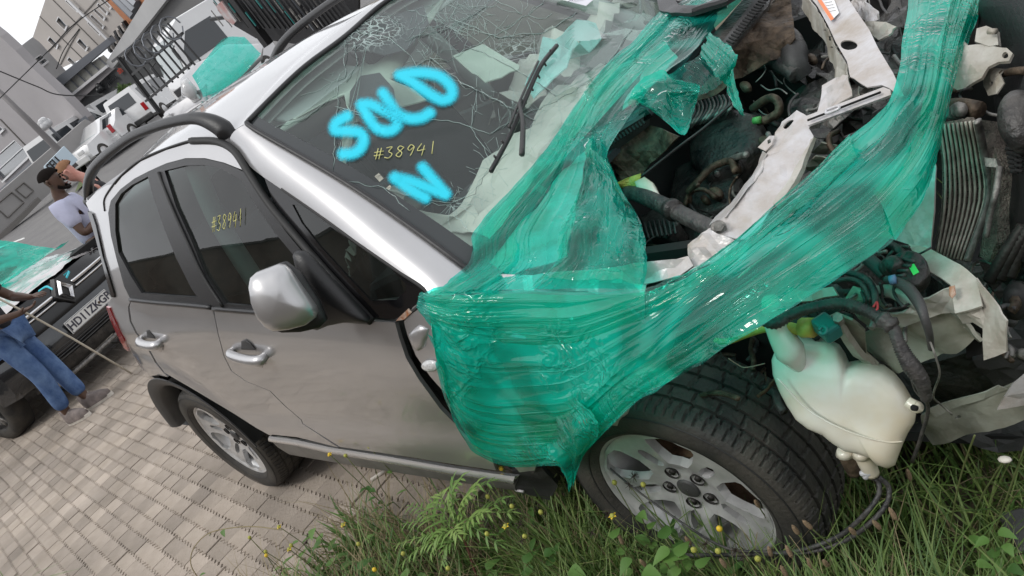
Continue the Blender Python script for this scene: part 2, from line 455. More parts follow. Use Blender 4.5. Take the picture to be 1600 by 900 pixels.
# black window surround with two openings, and the panes
GL_R = [(181, 318), (190, 302), (206, 289), (232, 275), (240, 305), (256, 352), (276, 402), (300, 450), (310, 464), (265, 461), (222, 457), (205, 430), (186, 394), (181, 360)]
GL_F = [(258, 266), (290, 258), (320, 257), (345, 262), (378, 280), (400, 320), (430, 362), (470, 410), (505, 455), (530, 484), (470, 483), (400, 478), (352, 474), (322, 430), (300, 375), (276, 322)]
surround = [(219, 469), (205, 467), (195, 447), (183, 404), (174, 367), (170, 332), (174, 313), (189, 295), (210, 279), (231, 268), (244, 262), (260, 255), (290, 247), (320, 247), (350, 254), (370, 262), (389, 271), (410, 310), (450, 364), (500, 425), (545, 476), (578, 501), (480, 491), (398, 485), (331, 478.5), (275, 473)]
side('window_trim', surround, M['black_trim'], CAR, holes=[GL_R, GL_F], sp=.05, lift=.003, step=8)
side('rear_side_window', GL_R, M['sideglass'], CAR, sp=.08, th=0, lift=-.006, step=8)
fw_ = side('front_side_window', GL_F, M['sideglass'], CAR, sp=.08, th=0, lift=-.006, step=8)
# B pillar applique division (slim bright edge) and window run channels
def sidetube(name, px, r, m, lift=.004, parent=CAR, n=6, smooth=True):
    b = MB(); b.tube([SG(*q)+Vector((0, -lift, 0)) for q in px], r, n, smooth=smooth); return b.build(name, m, parent, True)
sidetube('belt_seal', [(205, 467), (240, 471), (290, 475), (331, 479)], .009, M['black_trim'])
sidetube('belt_seal', [(335, 481), (398, 486), (480, 492), (560, 499), (580, 501)], .009, M['black_trim'])
sidetube('gutter_seal', [(164, 330), (163, 313), (172, 296), (190, 274), (220, 250), (260, 232), (306, 218), (335, 217), (356, 224)], .0045, M['black_trim'], .0)
sidetube('door_seal', [(300, 219), (340, 220), (368, 236), (392, 272), (424, 320), (470, 375), (520, 432), (566, 482), (582, 500)], .012, M['rubber'], .004)
sidetube('window_run', [(250, 268), (270, 320), (296, 378), (320, 430), (350, 477)], .006, M['rubber'], .006)
# quarter glass in front of the door
QO = [(410, 275), (440, 296), (500, 338), (560, 382), (620, 424), (666, 457), (655, 478), (636, 492), (619, 501), (582, 498), (566, 480), (520, 430), (470, 373), (425, 315)]
QG = [(455, 321), (470, 322), (510, 352), (560, 388), (600, 412), (632, 445), (633, 455), (617, 471), (577, 471), (540, 432), (500, 388), (470, 350)]
side('quarter_glass_surround', QO, M['black_gloss'], CAR, holes=[QG], sp=.05, th=.006, lift=-.004, step=8)
side('quarter_window', QG, M['sideglass'], CAR, sp=.08, th=0, lift=-.008, step=8)
sidetube('quarter_glass_seal', QO[1:9], .005, M['rubber'], -.002)
# sill trim, cladding
M['silver_trim'] = mat('bright_silver_trim', (.62, .62, .63), .22, .6, coat=.5)
M['sillclad'] = mat('dusty_sill', (.17, .165, .155), .45, .3, var=.25, vscale=8)
def strip(name, top, bot, m, lift=.006, th=.02, parent=CAR, n=60):
    a = resamp([SG(*q) for q in top], n); b = resamp([SG(*q) for q in bot], n)
    rows = [[p+Vector((0, -lift*(1 if 0 < j < 4 else .2), 0)) for j, p in enumerate(a[i].lerp(b[i], k/4) for k in range(5))] for i in range(n)]
    return grid(name, rows, m, parent, th, toward=(0, -1, .3))
strip('sill_strip', [(421, 681), (464, 687), (520, 699), (600, 711.5), (700, 729), (805, 744)], [(423, 689), (464, 695.5), (520, 708), (600, 721.5), (700, 739.5), (805, 755)], M['silver_trim'], .010)
strip('sill_cladding', [(424, 688), (464, 695), (520, 707.5), (600, 721), (700, 739), (805, 754)], [(436, 700), (452, 710), (520, 722), (600, 735), (700, 751), (805, 766)], M['sillclad'], .002)
def archring(name, cx, cz, r0, r1, y0, y1, a0, a1, m, ydip=.03):
    rows = []
    for i in range(50):
        a = R(a0+(a1-a0)*i/49); ro = []
        for k in range(6):
            t = k/5; r = r1+(r0-r1)*t; yy = y1+(y0-y1)*t
            ro.append(Vector((cx+r*math.cos(a), -yy-.006*math.sin(math.pi*t), cz+r*math.sin(a))))
        ro.append(Vector((cx+(r0+.002)*math.cos(a), -y0+.09, cz+(r0+.002)*math.sin(a))))
        rows.append(ro)
    return grid(name, rows, m, CAR, .006, toward=(0, -1, .2))
archring('arch_cladding', 0.0, .335, .365, .425, .862, .884, 4, 166, M['clad'])
b = MB()
for k in range(40):
    a0, a1 = R(-5+200*k/40), R(-5+200*(k+1)/40)
    b.add([(.44*math.cos(a0), -.80, .34+.44*math.sin(a0)), (.44*math.cos(a1), -.80, .34+.44*math.sin(a1)), (.44*math.cos(a1), -.45, .34+.44*math.sin(a1)), (.44*math.cos(a0), -.45, .34+.44*math.sin(a0))], [(0, 1, 2, 3)])
b.box((0, -.44, .45), (.9, .02, .8)); b.build('wheel_well', M['dark'], CAR)
# crease highlight line over the arch
# tail lamp and rear bumper corner
def tailp(px, py, x): return P(px, py, x=x)
tl = [(168, 478), (173, 480), (184, 505), (197, 532), (203, 548), (196, 543), (184, 520), (175, 500)]
o = skin('tail_lamp', *[([SG(*q)+Vector((-.005, -.006, 0)) for q in tl]), [tuple(range(len(tl)))]], M['redlens'], CAR, .02, toward=(0, -1, 0))
# tailgate: glass edge seen past the pillar, panel, bumper
TE = [SG(*q) for q in [(134, 317), (139, 328), (152, 372), (166, 425), (177, 463), (168, 474), (171, 482), (182, 508), (196, 532), (213, 564), (229, 588)]]
print('TE', [tuple(round(c, 2) for c in p) for p in TE[::2]])
TE.append(TE[-1]+Vector((.0, .02, -.12)))
rows = [[Vector((p.x-.12*(1-(2*k/16-1)**2)-.012, abs(p.y)*(2*k/16-1)*.985, p.z)) for k in range(17)] for p in TE]
grid('tailgate', rows, M['silver'], CAR, .02, toward=(-1, 0, 0))
side('tailgate_glass', [(139, 328), (146, 332), (152, 350), (163, 400), (180, 456), (181, 463), (176, 462), (166, 425), (152, 372)], M['black_gloss'], CAR, sp=.05, th=.01, lift=.008, step=8)
# ---- roof, A pillar, windscreen
SEAM = [(164, 318), (172, 296), (190, 274), (220, 250), (260, 232), (306, 217), (340, 217), (358, 223)]
HEAD = [Vector((1.466, -.57, 1.479)), Vector((1.475, -.48, 1.490)), Vector((1.49, -.32, 1.508)), Vector((1.50, -.12, 1.52)), Vector((1.50, .12, 1.52)), Vector((1.49, .32, 1.508)), Vector((1.475, .48, 1.49)), Vector((1.466, .57, 1.479))]
HEAD[2] = P(473, 109, y=-.33); HEAD[1] = P(420, 160, y=-.47); HEAD[3] = P(540, 58.7, y=-.12); HEAD[4] = P(601, 6, y=.12)
for i in (5, 6, 7): HEAD[i] = Vector((HEAD[7-i].x-.0, -HEAD[7-i].y, HEAD[7-i].z))
def zroof(x, y):
    c = float(np.interp(x, [-.75, -.5, -.2, .2, .6, 1.0, 1.3, 1.5], [1.46, 1.515, 1.555, 1.575, 1.578, 1.568, 1.546, 1.517]))
    return c-.085*(abs(y)/.6)**2.3
seam3 = resamp([SG(*q)-Vector((0, 0, 0)) for q in SEAM], 30)
print('SEAM3', [tuple(round(c, 2) for c in p) for p in seam3[::5]])
rows = []
for i, p in enumerate(seam3):
    ro = []; x = p.x
    for k in range(25):
        s = -1+2*k/24; yy = abs(p.y)*s
        z = zroof(x, yy); ze = zroof(x, p.y)
        z += (p.z-ze)*abs(s)**3
        ro.append(Vector((x, yy, z)))
    rows.append(ro)
# roll forward to the header
xl = seam3[-1].x
hd = catmull(HEAD, 6)
hd = resamp(hd, 25)
last = rows[-1]
for k2 in range(1, 9):
    t = k2/8; ro = []
    for k in range(25):
        a = last[k]; c = hd[k]; q = a.lerp(c, t)
        q.z += .012*math.sin(math.pi*t)
        ro.append(q)
    rows.append(ro)
grid('roof', rows, M['silver'], CAR, .02, toward=(0, 0, 1))
grid('headliner', [[p-Vector((0, 0, .05)) for p in r] for r in rows[1:-1]], M['interior_mid'], CAR, .005, toward=(0, 0, -1))
# windscreen outline in 3-D
WR = [HEAD[0], P(470, 240, y=-.605), P(550, 290, y=-.64), P(640, 352, y=-.672), P(712, 405, y=-.70), P(752, 436, y=-.705)]
WR = catmull([p.copy() for p in WR], 6)
WR = resamp(WR, 41)
def ws(u, v):
    """u: 0 right edge .. 1 left edge, v: 0 header .. 1 base"""
    k = v*40; i = min(39, int(k)); e = WR[i].lerp(WR[i+1], k-i); s = 2*u-1
    kk = u*24; j = min(23, int(kk)); h = hd[j].lerp(hd[j+1], kk-j)
    y = abs(e.y)*s
    bul = (1-s*s)
    x = e.x+bul*(.03*(1-v)+.10*v)+(h.x-e.x-.03*bul)*(1-v)**6
    z = e.z+bul*(.035*(1-v)+.03*v)
    z = z+(h.z-z)*(1-v)**6
    return Vector((x, y, z))
def wsn(u, v):
    a = ws(min(1, u+.01), v)-ws(max(0, u-.01), v); b = ws(u, min(1, v+.01))-ws(u, max(0, v-.01)); n = a.cross(b)
    n.normalize(); return n if n.x > 0 else -n
# A pillar: seam edge to windscreen edge
AP_out = [SG(*q) for q in [(358, 223), (374, 236), (392, 262), (412, 277), (440, 296), (500, 338), (560, 382), (620, 424), (668, 457), (690, 474)]]
AP_in = [p for p in WR]
n = 40; a = resamp(AP_out, n); bb = resamp(AP_in, n)
rows = []
for i in range(n):
    nr = (Vector((.5, -.75, .55))).normalized(); ro = []
    for k in range(9):
        t = k/8; p = a[i].lerp(bb[i], t)+nr*(.022*math.sin(math.pi*t)); ro.append(p)
    rows.append(ro)
grid('pillar', rows, M['silver'], CAR, .012, toward=(.4, -.8, .5))
# small infill between the pillar top, seam and roof corner
rows2 = [[Vector((p.x, -p.y, p.z)) for p in r] for r in rows]
grid('pillar', rows2, M['silver'], CAR, .012, toward=(.4, .8, .5))
def wsseal(name, pts, r, m):
    b = MB(); b.tube(pts, r, 8); return b.build(name, m, CAR, True)
wsseal('windscreen_seal', [ws(.0, v/20)+Vector((.002, -.004, .004)) for v in range(0, 21)], .008, M['black_trim'])
wsseal('windscreen_seal', [ws(u/20, 0)+Vector((.004, 0, .004)) for u in range(0, 21)], .008, M['black_trim'])
wsseal('windscreen_seal', [ws(1, v/20)+Vector((.002, .004, .004)) for v in range(0, 21)], .008, M['black_trim'])
# mirrored far side (seen through the panes and over the sill)
def far(o, name=None):
    """mirror copy of a body skin across the centre line"""
    me = o.data.copy()
    mt = Matrix.Scale(-1, 4, (0, 1, 0)); me.transform(mt); me.flip_normals()
    c = bpy.data.objects.new(o.name.split('.')[0], me); COL.objects.link(c); c.parent = o.parent; return c
for nm in ('rear_door', 'front_door', 'quarter_panel', 'door_frame', 'window_trim', 'rear_side_window', 'front_side_window', 'quarter_glass_surround', 'quarter_window'):
    far(bpy.data.objects[nm])
# ------------------------------------------------------------------ generic domed shape from an outline
def pillow(name, out, m, parent=None, front=.03, back=.0, nrm=None, plane=None, rings=7, p=.8, smooth=True, px=True, step=10, inset=1.0, **k):
    """domed solid: outline on a plane; 'front' dome height toward the viewer side, 'back' on the other"""
    if px:
        q, n = plane; n = Vector(n).normalized(); pts = [PL(a, b, q, n) for a, b in dens(out, step)]
    else: pts = [Vector(a) for a in out]; n = Vector(nrm).normalized()
    if n.dot(CAM-pts[0]) < 0 and px: n = -n
    c = sum(pts, Vector())/len(pts); K = len(pts); V = []; F = []
    lev = []
    for i in range(rings+1):
        a = math.pi/2*i/rings; lev.append((math.cos(a), math.sin(a)**p*front))
    top = [(s, h) for s, h in lev]
    allr = [(s, -abs(math.sin(math.pi/2*i/rings)**p*back)) for i, (s, _) in reversed(list(enumerate(lev)))][:-1] if back else []
    seq = allr+top
    for s, h in seq:
        s = max(s, .02)
        for q_ in pts: V.append(c+(q_-c)*s+n*h)
    for i in range(len(seq)-1):
        for j in range(K): F.append((i*K+j, i*K+(j+1) % K, (i+1)*K+(j+1) % K, (i+1)*K+j))
    F.append(tuple((len(seq)-1)*K+j for j in range(K))); F.append(tuple(reversed(range(K))))
    o = mesh(name, V, F, m, parent, smooth, **k)
    bm = bmesh.new(); bm.from_mesh(o.data); bmesh.ops.recalc_face_normals(bm, faces=bm.faces); bm.to_mesh(o.data); bm.free()
    return o
# mirrors
mir = pillow('side_mirror', [(390, 447), (393, 432), (402, 424), (437, 411), (446, 413), (454, 420), (475, 450), (495, 478), (498, 487), (494, 496), (480, 507), (455, 514), (430, 517), (416, 510), (403, 495), (394, 472)], M['silver'], CAR, .055, .03, plane=(P(443, 465, y=-1.0), (.72, -.62, .25)), p=.72)
pillow('mirror_rear_shell', [(436, 411), (447, 408), (470, 425), (500, 470), (512, 500), (500, 512), (470, 519), (440, 520), (418, 512), (430, 516), (480, 508), (496, 490), (474, 448), (450, 416)], M['black_trim'], mir, .02, .05, plane=(P(443, 465, y=-.985), (.72, -.62, .25)))
pillow('mirror_mount', [(459, 396), (463, 391), (476, 393), (486, 402), (510, 428), (545, 464), (578, 499), (578, 502), (540, 503), (515, 508), (498, 515), (484, 512), (505, 500), (498, 480), (480, 448), (466, 425)], M['black_trim'], mir, .03, .03, plane=(P(520, 470, y=-.885), (.35, -.92, .2)))
# door handles
def handle(name, a, c, door, up, low):
    A, B = SG(*a), SG(*c); mid = (A+B)/2+Vector((0, -.045, 0))
    pillow('handle_shade_and_glint', up, M['clad'], door, .004, .004, plane=(mid+Vector((0, .041, 0)), (0, -1, .1)), step=4)  # raised dark pad, the shade of the grip recess put into its colour
    pillow('handle_shade_and_glint', low, M['silver'], door, .010, .004, plane=(mid+Vector((0, .042, 0)), (0, -1, .1)), step=4)  # raised silver pad for the bright reflection below the grip
    b = MB(); pts = [A+Vector((-.012, .004, 0)), A+Vector((0, -.022, 0)), mid+Vector((0, .012, 0)), B+Vector((0, -.026, 0)), B+Vector((.010, .004, 0))]
    b.tube(pts, [.014, .019, .019, .020, .012], 14, flat=.8); return b.build('handle', M['silver'], door, True)
handle('h', (367, 547), (413, 555), front_door, [(377, 546), (377, 533), (383, 531), (391, 536), (400, 547)], [(392, 562), (414, 563), (411, 574), (403, 572)])
handle('h', (224, 528), (250, 533), rear_door, [(230, 527), (229, 516), (233, 516), (240, 524), (243, 529)], [(242, 539), (255, 540), (253, 550), (248, 548)])
# roof rails
def rail(sgn):
    pts = [P(a, b_, y=-.56) for a, b_ in [(138, 308), (138, 290), (143, 270), (160, 248), (200, 217), (240, 199), (280, 188), (308, 185), (332, 192), (350, 203), (362, 215)]]
    pts = [Vector((p.x, abs(p.y)*sgn, p.z)) for p in pts]
    b = MB(); b.tube(pts, [.026, .028, .026, .022, .019, .018, .018, .020, .027, .032, .022], 12, flat=.75)
    for s in (0, -1):
        q = pts[s]+Vector((.03 if s == 0 else -.04, 0, -.02)); b.box(q, (.14, .05, .05), bev=.015)
    o = b.build('roof_rail', M['black_trim'], CAR, True); return o
rail(-1); rail(1)
# ------------------------------------------------------------------ wheels
WY = -.83
def wheel(name, cx, cy, cz, sgn, phase, detail=True, m_rim='alloy'):
    c = Vector((cx, cy, cz)); ax = Vector((0, sgn, 0))   # outward axis
    up = Vector((1, 0, 0))
    b = MB(); n = 144
    # rim barrel and lip
    b.lathe([(.190, -.19), (.196, -.17), (.185, -.10), (.190, -.03), (.206, -.012), (.214, .002), (.222, .003), (.224, -.003), (.219, -.012)], c, ax, n, up)
    rim = b.build('wheel', M[m_rim], CAR, True)
    # spoked face
    holes = []
    def P2(r, a): return (r*math.cos(a), r*math.sin(a))
    for k in range(5):
        a = phase+2*math.pi*k/5
        holes.append([P2(.192, a-R(17)), P2(.201, a-R(9)), P2(.203, a), P2(.201, a+R(9)), P2(.192, a+R(17)), P2(.178, a+R(19)), P2(.130, a+R(19)), P2(.098, a+R(14)), P2(.088, a), P2(.098, a-R(14)), P2(.130, a-R(19)), P2(.178, a-R(19))])
        a2 = a+math.pi/5
        holes.append([P2(.150, a2-R(4)), P2(.156, a2), P2(.150, a2+R(4)), P2(.125, a2+R(7)), P2(.090, a2+R(8)), P2(.080, a2), P2(.090, a2-R(8)), P2(.125, a2-R(7))])
    out = [P2(.208, 2*math.pi*k/72) for k in range(72)]
    V2, F = tri2d(out, holes, .013)
    V = []
    for x, z in V2:
        r = math.hypot(x, z); a = math.atan2(z, x)
        h = float(np.interp(r, [0, .035, .06, .10, .17, .208], [-.030, -.030, -.034, -.022, -.010, -.006]))
        aa = ((a-phase-math.pi/5+math.pi/5) % (2*math.pi/5))-math.pi/5   # 0 at hole centre
        d1 = abs(abs(aa)-R(25))  # spoke centres about 25 deg from the hole centre
        h += .008*max(0, 1-d1/R(9))*min(1, max(0, (r-.06)/.05))
        V.append(c+Vector((x, 0, z))+ax*h)
    f = skin('rim_face', V, F, M[m_rim], rim, .022, toward=ax); autosmooth(f, 30)
    b = MB(); b.lathe([(.2205, .0035), (.2235, .0055), (.2245, .001), (.2195, -.002)], c, ax, n, up, closed=True); b.build('rim_lip', M['chrome'], rim, True)
    b = MB(); b.lathe([(.001, -.022), (.024, -.023), (.029, -.027), (.030, -.034)], c, ax, 32, up); b.build('centre_cap', M['clad'], rim, True)
    for k in range(5):
        a = phase+math.pi/5+2*math.pi*k/5; q = c+Vector((.055*math.cos(a), 0, .055*math.sin(a)))
        b = MB(); b.lathe([(.018, -.026), (.016, -.036)], q, ax, 16, up); b.cyl(q+ax*-.05, q+ax*-.028, .0105, 6, .009)
        b.build('lug_nut', M['darkmetal'], rim, True)
    b = MB(); b.lathe([(.001, -.085), (.145, -.085), (.148, -.09), (.148, -.10), (.001, -.10)], c, ax, 48, up); b.lathe([(.08, -.085), (.078, -.06), (.001, -.06)], c, ax, 32, up)
    b.build('brake_disc', M['rust'], rim, True)
    # tyre with grooves and sipes
    N = 432 if detail else 96
    sh = [(.216, -.004), (.219, .006), (.228, .015), (.245, .021), (.262, .0235), (.280, .022), (.295, .017), (.303, .010), (.308, .002), (.3105, -.006)]
    tread = []
    grooves = [-.034, -.070, -.112, -.150]
    y = -.010
    prof = list(sh)
    cr = lambda h: .3150-.0035*((h+.0925)/.08)**2
    hs = sorted([-.008-.0001]+[g_+s for g_ in grooves for s in (.0050, .0040, -.0040, -.0050)]+[-.02, -.05, -.09, -.13, -.17], reverse=True)
    for h in hs:
        ing = any(abs(h-g_) < .0045 for g_ in grooves)
        prof.append((cr(h)-(.0075 if ing else 0), h))
    prof += [(.3105, -.179), (.303, -.195), (.295, -.202), (.280, -.207), (.245, -.206), (.216, -.190)]
    V = []; F = []
    m = len(prof)
    zones = [(-.0325, .004), (-.0685, -.037), (-.1105, -.0735), (-.1485, -.1155), (-.182, -.1535)]
    per = [5, 6, 6, 6, 5]
    for i, (r, h) in enumerate(prof):
        for k in range(N):
            rr = r
            if detail:
                for zi, (lo, hi) in enumerate(zones):
                    if lo <= h <= hi and r > .304:
                        kk = k+int((h)*60*(1 if zi % 2 else -1))
                        if kk % per[zi] == 0 and (zi in (0, 4) or (kk//per[zi]) % 2 == 0): rr -= .006
            a = 2*math.pi*k/N
            # contact patch
            zz = rr*math.sin(a)
            if zz < -.305: zz = -.305-(-.305-zz)*.2
            V.append(c+Vector((rr*math.cos(a), 0, zz))+ax*h)
    for i in range(m-1):
        for k in range(N): F.append((i*N+k, i*N+(k+1) % N, (i+1)*N+(k+1) % N, (i+1)*N+k))
    t = mesh('tyre', V, F, M['tyre'], rim, True); autosmooth(t, 28)
    # raised rings and bars on the side wall
    b = MB(); b.lathe([(.2365, .018), (.238, .0205), (.2395, .020)], c, ax, 96, up); b.lathe([(.288, .0205), (.2895, .0225), (.291, .0195)], c, ax, 96, up)
    b.build('sidewall_ring', M['rubber'], t, True)
    return rim
# hole phase measured in the wheel plane
q = P(991.5, 741.7, y=WY); ph = math.atan2(q.z-.318, q.x-2.5)
FW = wheel('w', 2.5, WY, .318, -1, ph)
q = P(322, 650, y=WY); ph2 = math.atan2(q.z-.318, q.x)+R(20)
wheel('w', 0, WY, .318, -1, ph2)
wheel('w', 0, .83, .318, 1, .3, detail=False)
wheel('w', 2.5, .83, .318, 1, .3, detail=False)
# ------------------------------------------------------------------ windscreen
from mathutils.bvhtree import BVHTree
NU, NV = 90, 70
def crush(u, v):
    """how badly the laminated pane has caved in, worst low on the far side"""
    a = max(0, 1-math.hypot((u-.72)/.42, (v-.86)/.30)); b_ = max(0, 1-math.hypot((u-.45)/.12, (v-.10)/.14))
    c = max(0, 1-math.hypot((u-.30)/.22, (v-1.0)/.20))
    d = max(0, 1-math.hypot((u-.55)/.08, (v-.55)/.10))
    return min(1, 1.8*a+1.5*c), min(1, 2.0*b_+.9*d)
def facet(p, sc):
    """piecewise planar folds"""
    best = []
    q = p*sc; ix, iy = math.floor(q.x), math.floor(q.y)
    for i in range(-1, 2):
        for j in range(-1, 2):
            h = noise.cell_vector(Vector((ix+i, iy+j, 3))); s = Vector((ix+i+h.x, iy+j+h.y)); best.append(((s-Vector((q.x, q.y))).length, h.z, s, h))
    best.sort(key=lambda t: t[0]); _, hz, s, h = best[0]
    d = Vector((q.x, q.y))-s
    return (hz-.5)+(h.x-.5)*d.x*1.6+(h.y-.5)*d.y*1.6
V = []; at1 = []; at2 = []
for j in range(NV+1):
    for i in range(NU+1):
        u, v = i/NU, j/NV; p = ws(u, v); c1, c2 = crush(u, v); edge = min(1, 12*min(u, 1-u, v*.9+.02))
        f = facet(Vector((u*1.3+.3*v, v*.8-.35*u, 0)), 9.)
        f2 = facet(Vector((u*1.3, v*.8, 0)), 2.6)
        V.append(p+wsn(u, v)*((.030*f*c1+.006*f*c2-.02*c1*c1)*edge+.0040*f2*edge)); at1.append(c1); at2.append(c2)
F = [(j*(NU+1)+i, j*(NU+1)+i+1, (j+1)*(NU+1)+i+1, (j+1)*(NU+1)+i) for j in range(NV) for i in range(NU)]
WB = BVHTree.FromPolygons(V, F)
def W(px, py, lift=.002):
    r = WB.ray_cast(CAM, ray(px, py).normalized())
    if r[0] is None:
        r = WB.find_nearest(P(px, py, z=1.05)); 
    n = r[1] if r[1].dot(CAM-r[0]) > 0 else -r[1]
    return r[0]+n*lift
m = bpy.data.materials.new('windscreen_glass'); m.use_nodes = True; t = m.node_tree; t.nodes.clear(); N_ = t.nodes.new; L_ = t.links.new
o = N_('ShaderNodeOutputMaterial'); tr = N_('ShaderNodeBsdfTransparent'); tr.inputs[0].default_value = (.84, .95, .91, 1)
di = N_('ShaderNodeBsdfDiffuse'); di.inputs[0].default_value = (.46, .58, .55, 1)
gl = N_('ShaderNodeBsdfGlossy'); gl.inputs['Roughness'].default_value = .015; fr = N_('ShaderNodeFresnel'); thinfresnel(t, fr, 1.62)
tc = N_('ShaderNodeTexCoord'); vo = N_('ShaderNodeTexVoronoi'); vo.feature = 'DISTANCE_TO_EDGE'; vo.inputs['Scale'].default_value = 42
wn = N_('ShaderNodeTexNoise'); wn.inputs['Scale'].default_value = 9; wn.inputs['Detail'].default_value = 3
wm = N_('ShaderNodeMix'); wm.data_type = 'VECTOR'; wm.inputs[0].default_value = .06
L_(tc.outputs['Object'], wn.inputs['Vector']); L_(tc.outputs['Object'], wm.inputs[4]); L_(wn.outputs[1], wm.inputs[5]); L_(wm.outputs[1], vo.inputs['Vector'])
ln = N_('ShaderNodeMapRange'); ln.inputs[1].default_value = 0; ln.inputs[2].default_value = .09; ln.inputs[3].default_value = 1; ln.inputs[4].default_value = 0
L_(vo.outputs['Distance'], ln.inputs[0])
a1 = N_('ShaderNodeAttribute'); a1.attribute_name = 'caved'; a2 = N_('ShaderNodeAttribute'); a2.attribute_name = 'shatter'
mu = N_('ShaderNodeMath'); mu.operation = 'MULTIPLY'; L_(ln.outputs[0], mu.inputs[0]); L_(a2.outputs['Fac'], mu.inputs[1])
ad = N_('ShaderNodeMath'); ad.operation = 'MULTIPLY_ADD'; L_(a1.outputs['Fac'], ad.inputs[0]); ad.inputs[1].default_value = .26; ad.inputs[2].default_value = .035
a3 = N_('ShaderNodeMath'); a3.operation = 'MULTIPLY_ADD'; L_(mu.outputs[0], a3.inputs[0]); a3.inputs[1].default_value = .8; L_(ad.outputs[0], a3.inputs[2])
m1 = N_('ShaderNodeMixShader'); L_(a3.outputs[0], m1.inputs[0]); L_(tr.outputs[0], m1.inputs[1]); L_(di.outputs[0], m1.inputs[2])
bp = N_('ShaderNodeBump'); bp.inputs['Strength'].default_value = .5; bp.inputs['Distance'].default_value = .004; L_(mu.outputs[0], bp.inputs['Height'])
L_(bp.outputs[0], gl.inputs['Normal'])
m2 = N_('ShaderNodeMixShader'); L_(fr.outputs[0], m2.inputs[0]); L_(m1.outputs[0], m2.inputs[1]); L_(gl.outputs[0], m2.inputs[2]); L_(m2.outputs[0], o.inputs[0])
M['windscreen'] = m
WSO = skin('windscreen', V, F, m, CAR, 0, toward=(.6, 0, .8), smooth=False, attr={'caved': at1, 'shatter': at2})
WSO.data.polygons.foreach_set('use_smooth', [not (crush((k % NU)/NU, (k//NU)/NV)[0] > .02) for k in range(len(F))])
# dark printed band round the edge of the pane
def band(name, u0, u1, v0, v1, n=40):
    b = MB()
    pts = []
    for k in range(n+1):
        t_ = k/n; pts.append((ws(u0(t_), v0(t_))+wsn(u0(t_), v0(t_))*.0012, ws(u1(t_), v1(t_))+wsn(u1(t_), v1(t_))*.0012))
    Vv = [q for p in pts for q in p]; Ff = [(2*k, 2*k+1, 2*k+3, 2*k+2) for k in range(n)]
    return skin(name, Vv, Ff, M['black_gloss_grey'], WSO, 0, toward=(.6, 0, .8))
M['black_gloss_grey'] = mat('ceramic_band', (.035, .04, .042), .15)
band('screen_band', lambda t: 0.002, lambda t: .035, lambda t: t*.98, lambda t: t*.98)
band('screen_band', lambda t: t, lambda t: t, lambda t: .003, lambda t: .03)
band('screen_band', lambda t: t, lambda t: t, lambda t: .94+.0*t, lambda t: 1.0)
# cracks: thin raised fracture lines
M['crack'] = mat('crack_line', (.34, .46, .43), .3, coat=.5)
M['crackdark'] = mat('crack_shadow', (.05, .07, .07), .4)  # for dark offset copies of the cracks, their shadow drawn as lines
cb = MB(); cdk = MB(); rc = random.Random(3)
def crackline(mb, pts, r=.0009, jag=2.2):
    q = []
    for a, b_ in zip(pts, pts[1:]):
        L = math.hypot(b_[0]-a[0], b_[1]-a[1]); k = max(1, int(L/9))
        for i in range(k): q.append((a[0]+(b_[0]-a[0])*i/k+rc.uniform(-jag, jag), a[1]+(b_[1]-a[1])*i/k+rc.uniform(-jag, jag)))
    q.append(pts[-1]); mb.tube([W(x, y, .0015) for x, y in q], r, 4, smooth=False)
main = [[(540, 64), (538, 120), (527, 125), (528, 160), (524, 205), (520, 278)], [(640, 88), (668, 130), (672, 92)], [(672, 90), (720, 130), (745, 142), (800, 170), (835, 188)],
        [(735, 75), (790, 100), (840, 130), (868, 150)], [(640, 88), (610, 60), (560, 50)], [(553, 62), (557, 100), (540, 128)], [(672, 92), (640, 108), (610, 116)],
        [(524, 165), (580, 182), (650, 186), (700, 190), (735, 199), (765, 210)], [(735, 199), (745, 140)], [(765, 210), (800, 190), (850, 165), (900, 140), (950, 100), (990, 40)],
        [(523, 280), (600, 294), (660, 312), (706, 318), (740, 300), (760, 270), (790, 240)], [(525, 200), (560, 190)], [(524, 150), (470, 188), (430, 200)], [(527, 126), (500, 140), (470, 150)],
        [(705, 30), (780, 60), (850, 50), (900, 20)], [(735, 75), (700, 95), (672, 92)], [(735, 75), (800, 40), (850, 5)], [(640, 60), (700, 45), (760, 10)], [(868, 150), (835, 188), (820, 230)],
        [(706, 318), (712, 340), (738, 365)], [(600, 294), (640, 330)], [(870, 150), (880, 200), (884, 235)], [(884, 235), (860, 290), (820, 330)], [(868, 150), (940, 105), (1000, 60)], [(735, 199), (760, 240), (770, 262)],
        [(600, 170), (560, 182), (530, 170)], [(640, 108), (700, 120), (745, 142)]]
for c_ in main:
    crackline(cb, c_, .0007); 
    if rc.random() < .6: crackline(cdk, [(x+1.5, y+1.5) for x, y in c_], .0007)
def burst(cx, cy, n, r0, r1):
    for k in range(n):
        a = 2*math.pi*k/n+rc.uniform(-.2, .2); L = rc.uniform(r0, r1)
        p0 = (cx+math.cos(a)*6, cy+math.sin(a)*6); p1 = (cx+math.cos(a)*L, cy+math.sin(a)*L)
        crackline(cb, [p0, ((p0[0]+p1[0])/2+rc.uniform(-8, 8), (p0[1]+p1[1])/2+rc.uniform(-8, 8)), p1], rc.uniform(.0003, .0006), 3)
burst(672, 92, 14, 15, 60); burst(700, 38, 22, 20, 80); burst(800, 170, 16, 15, 60); burst(745, 142, 7, 15, 40); burst(865, 150, 14, 15, 60); burst(525, 128, 8, 10, 30); burst(706, 318, 14, 12, 45); burst(740, 20, 12, 30, 90); burst(884, 235, 10, 15, 50); burst(820, 25, 10, 30, 90); burst(770, 262, 8, 20, 50)
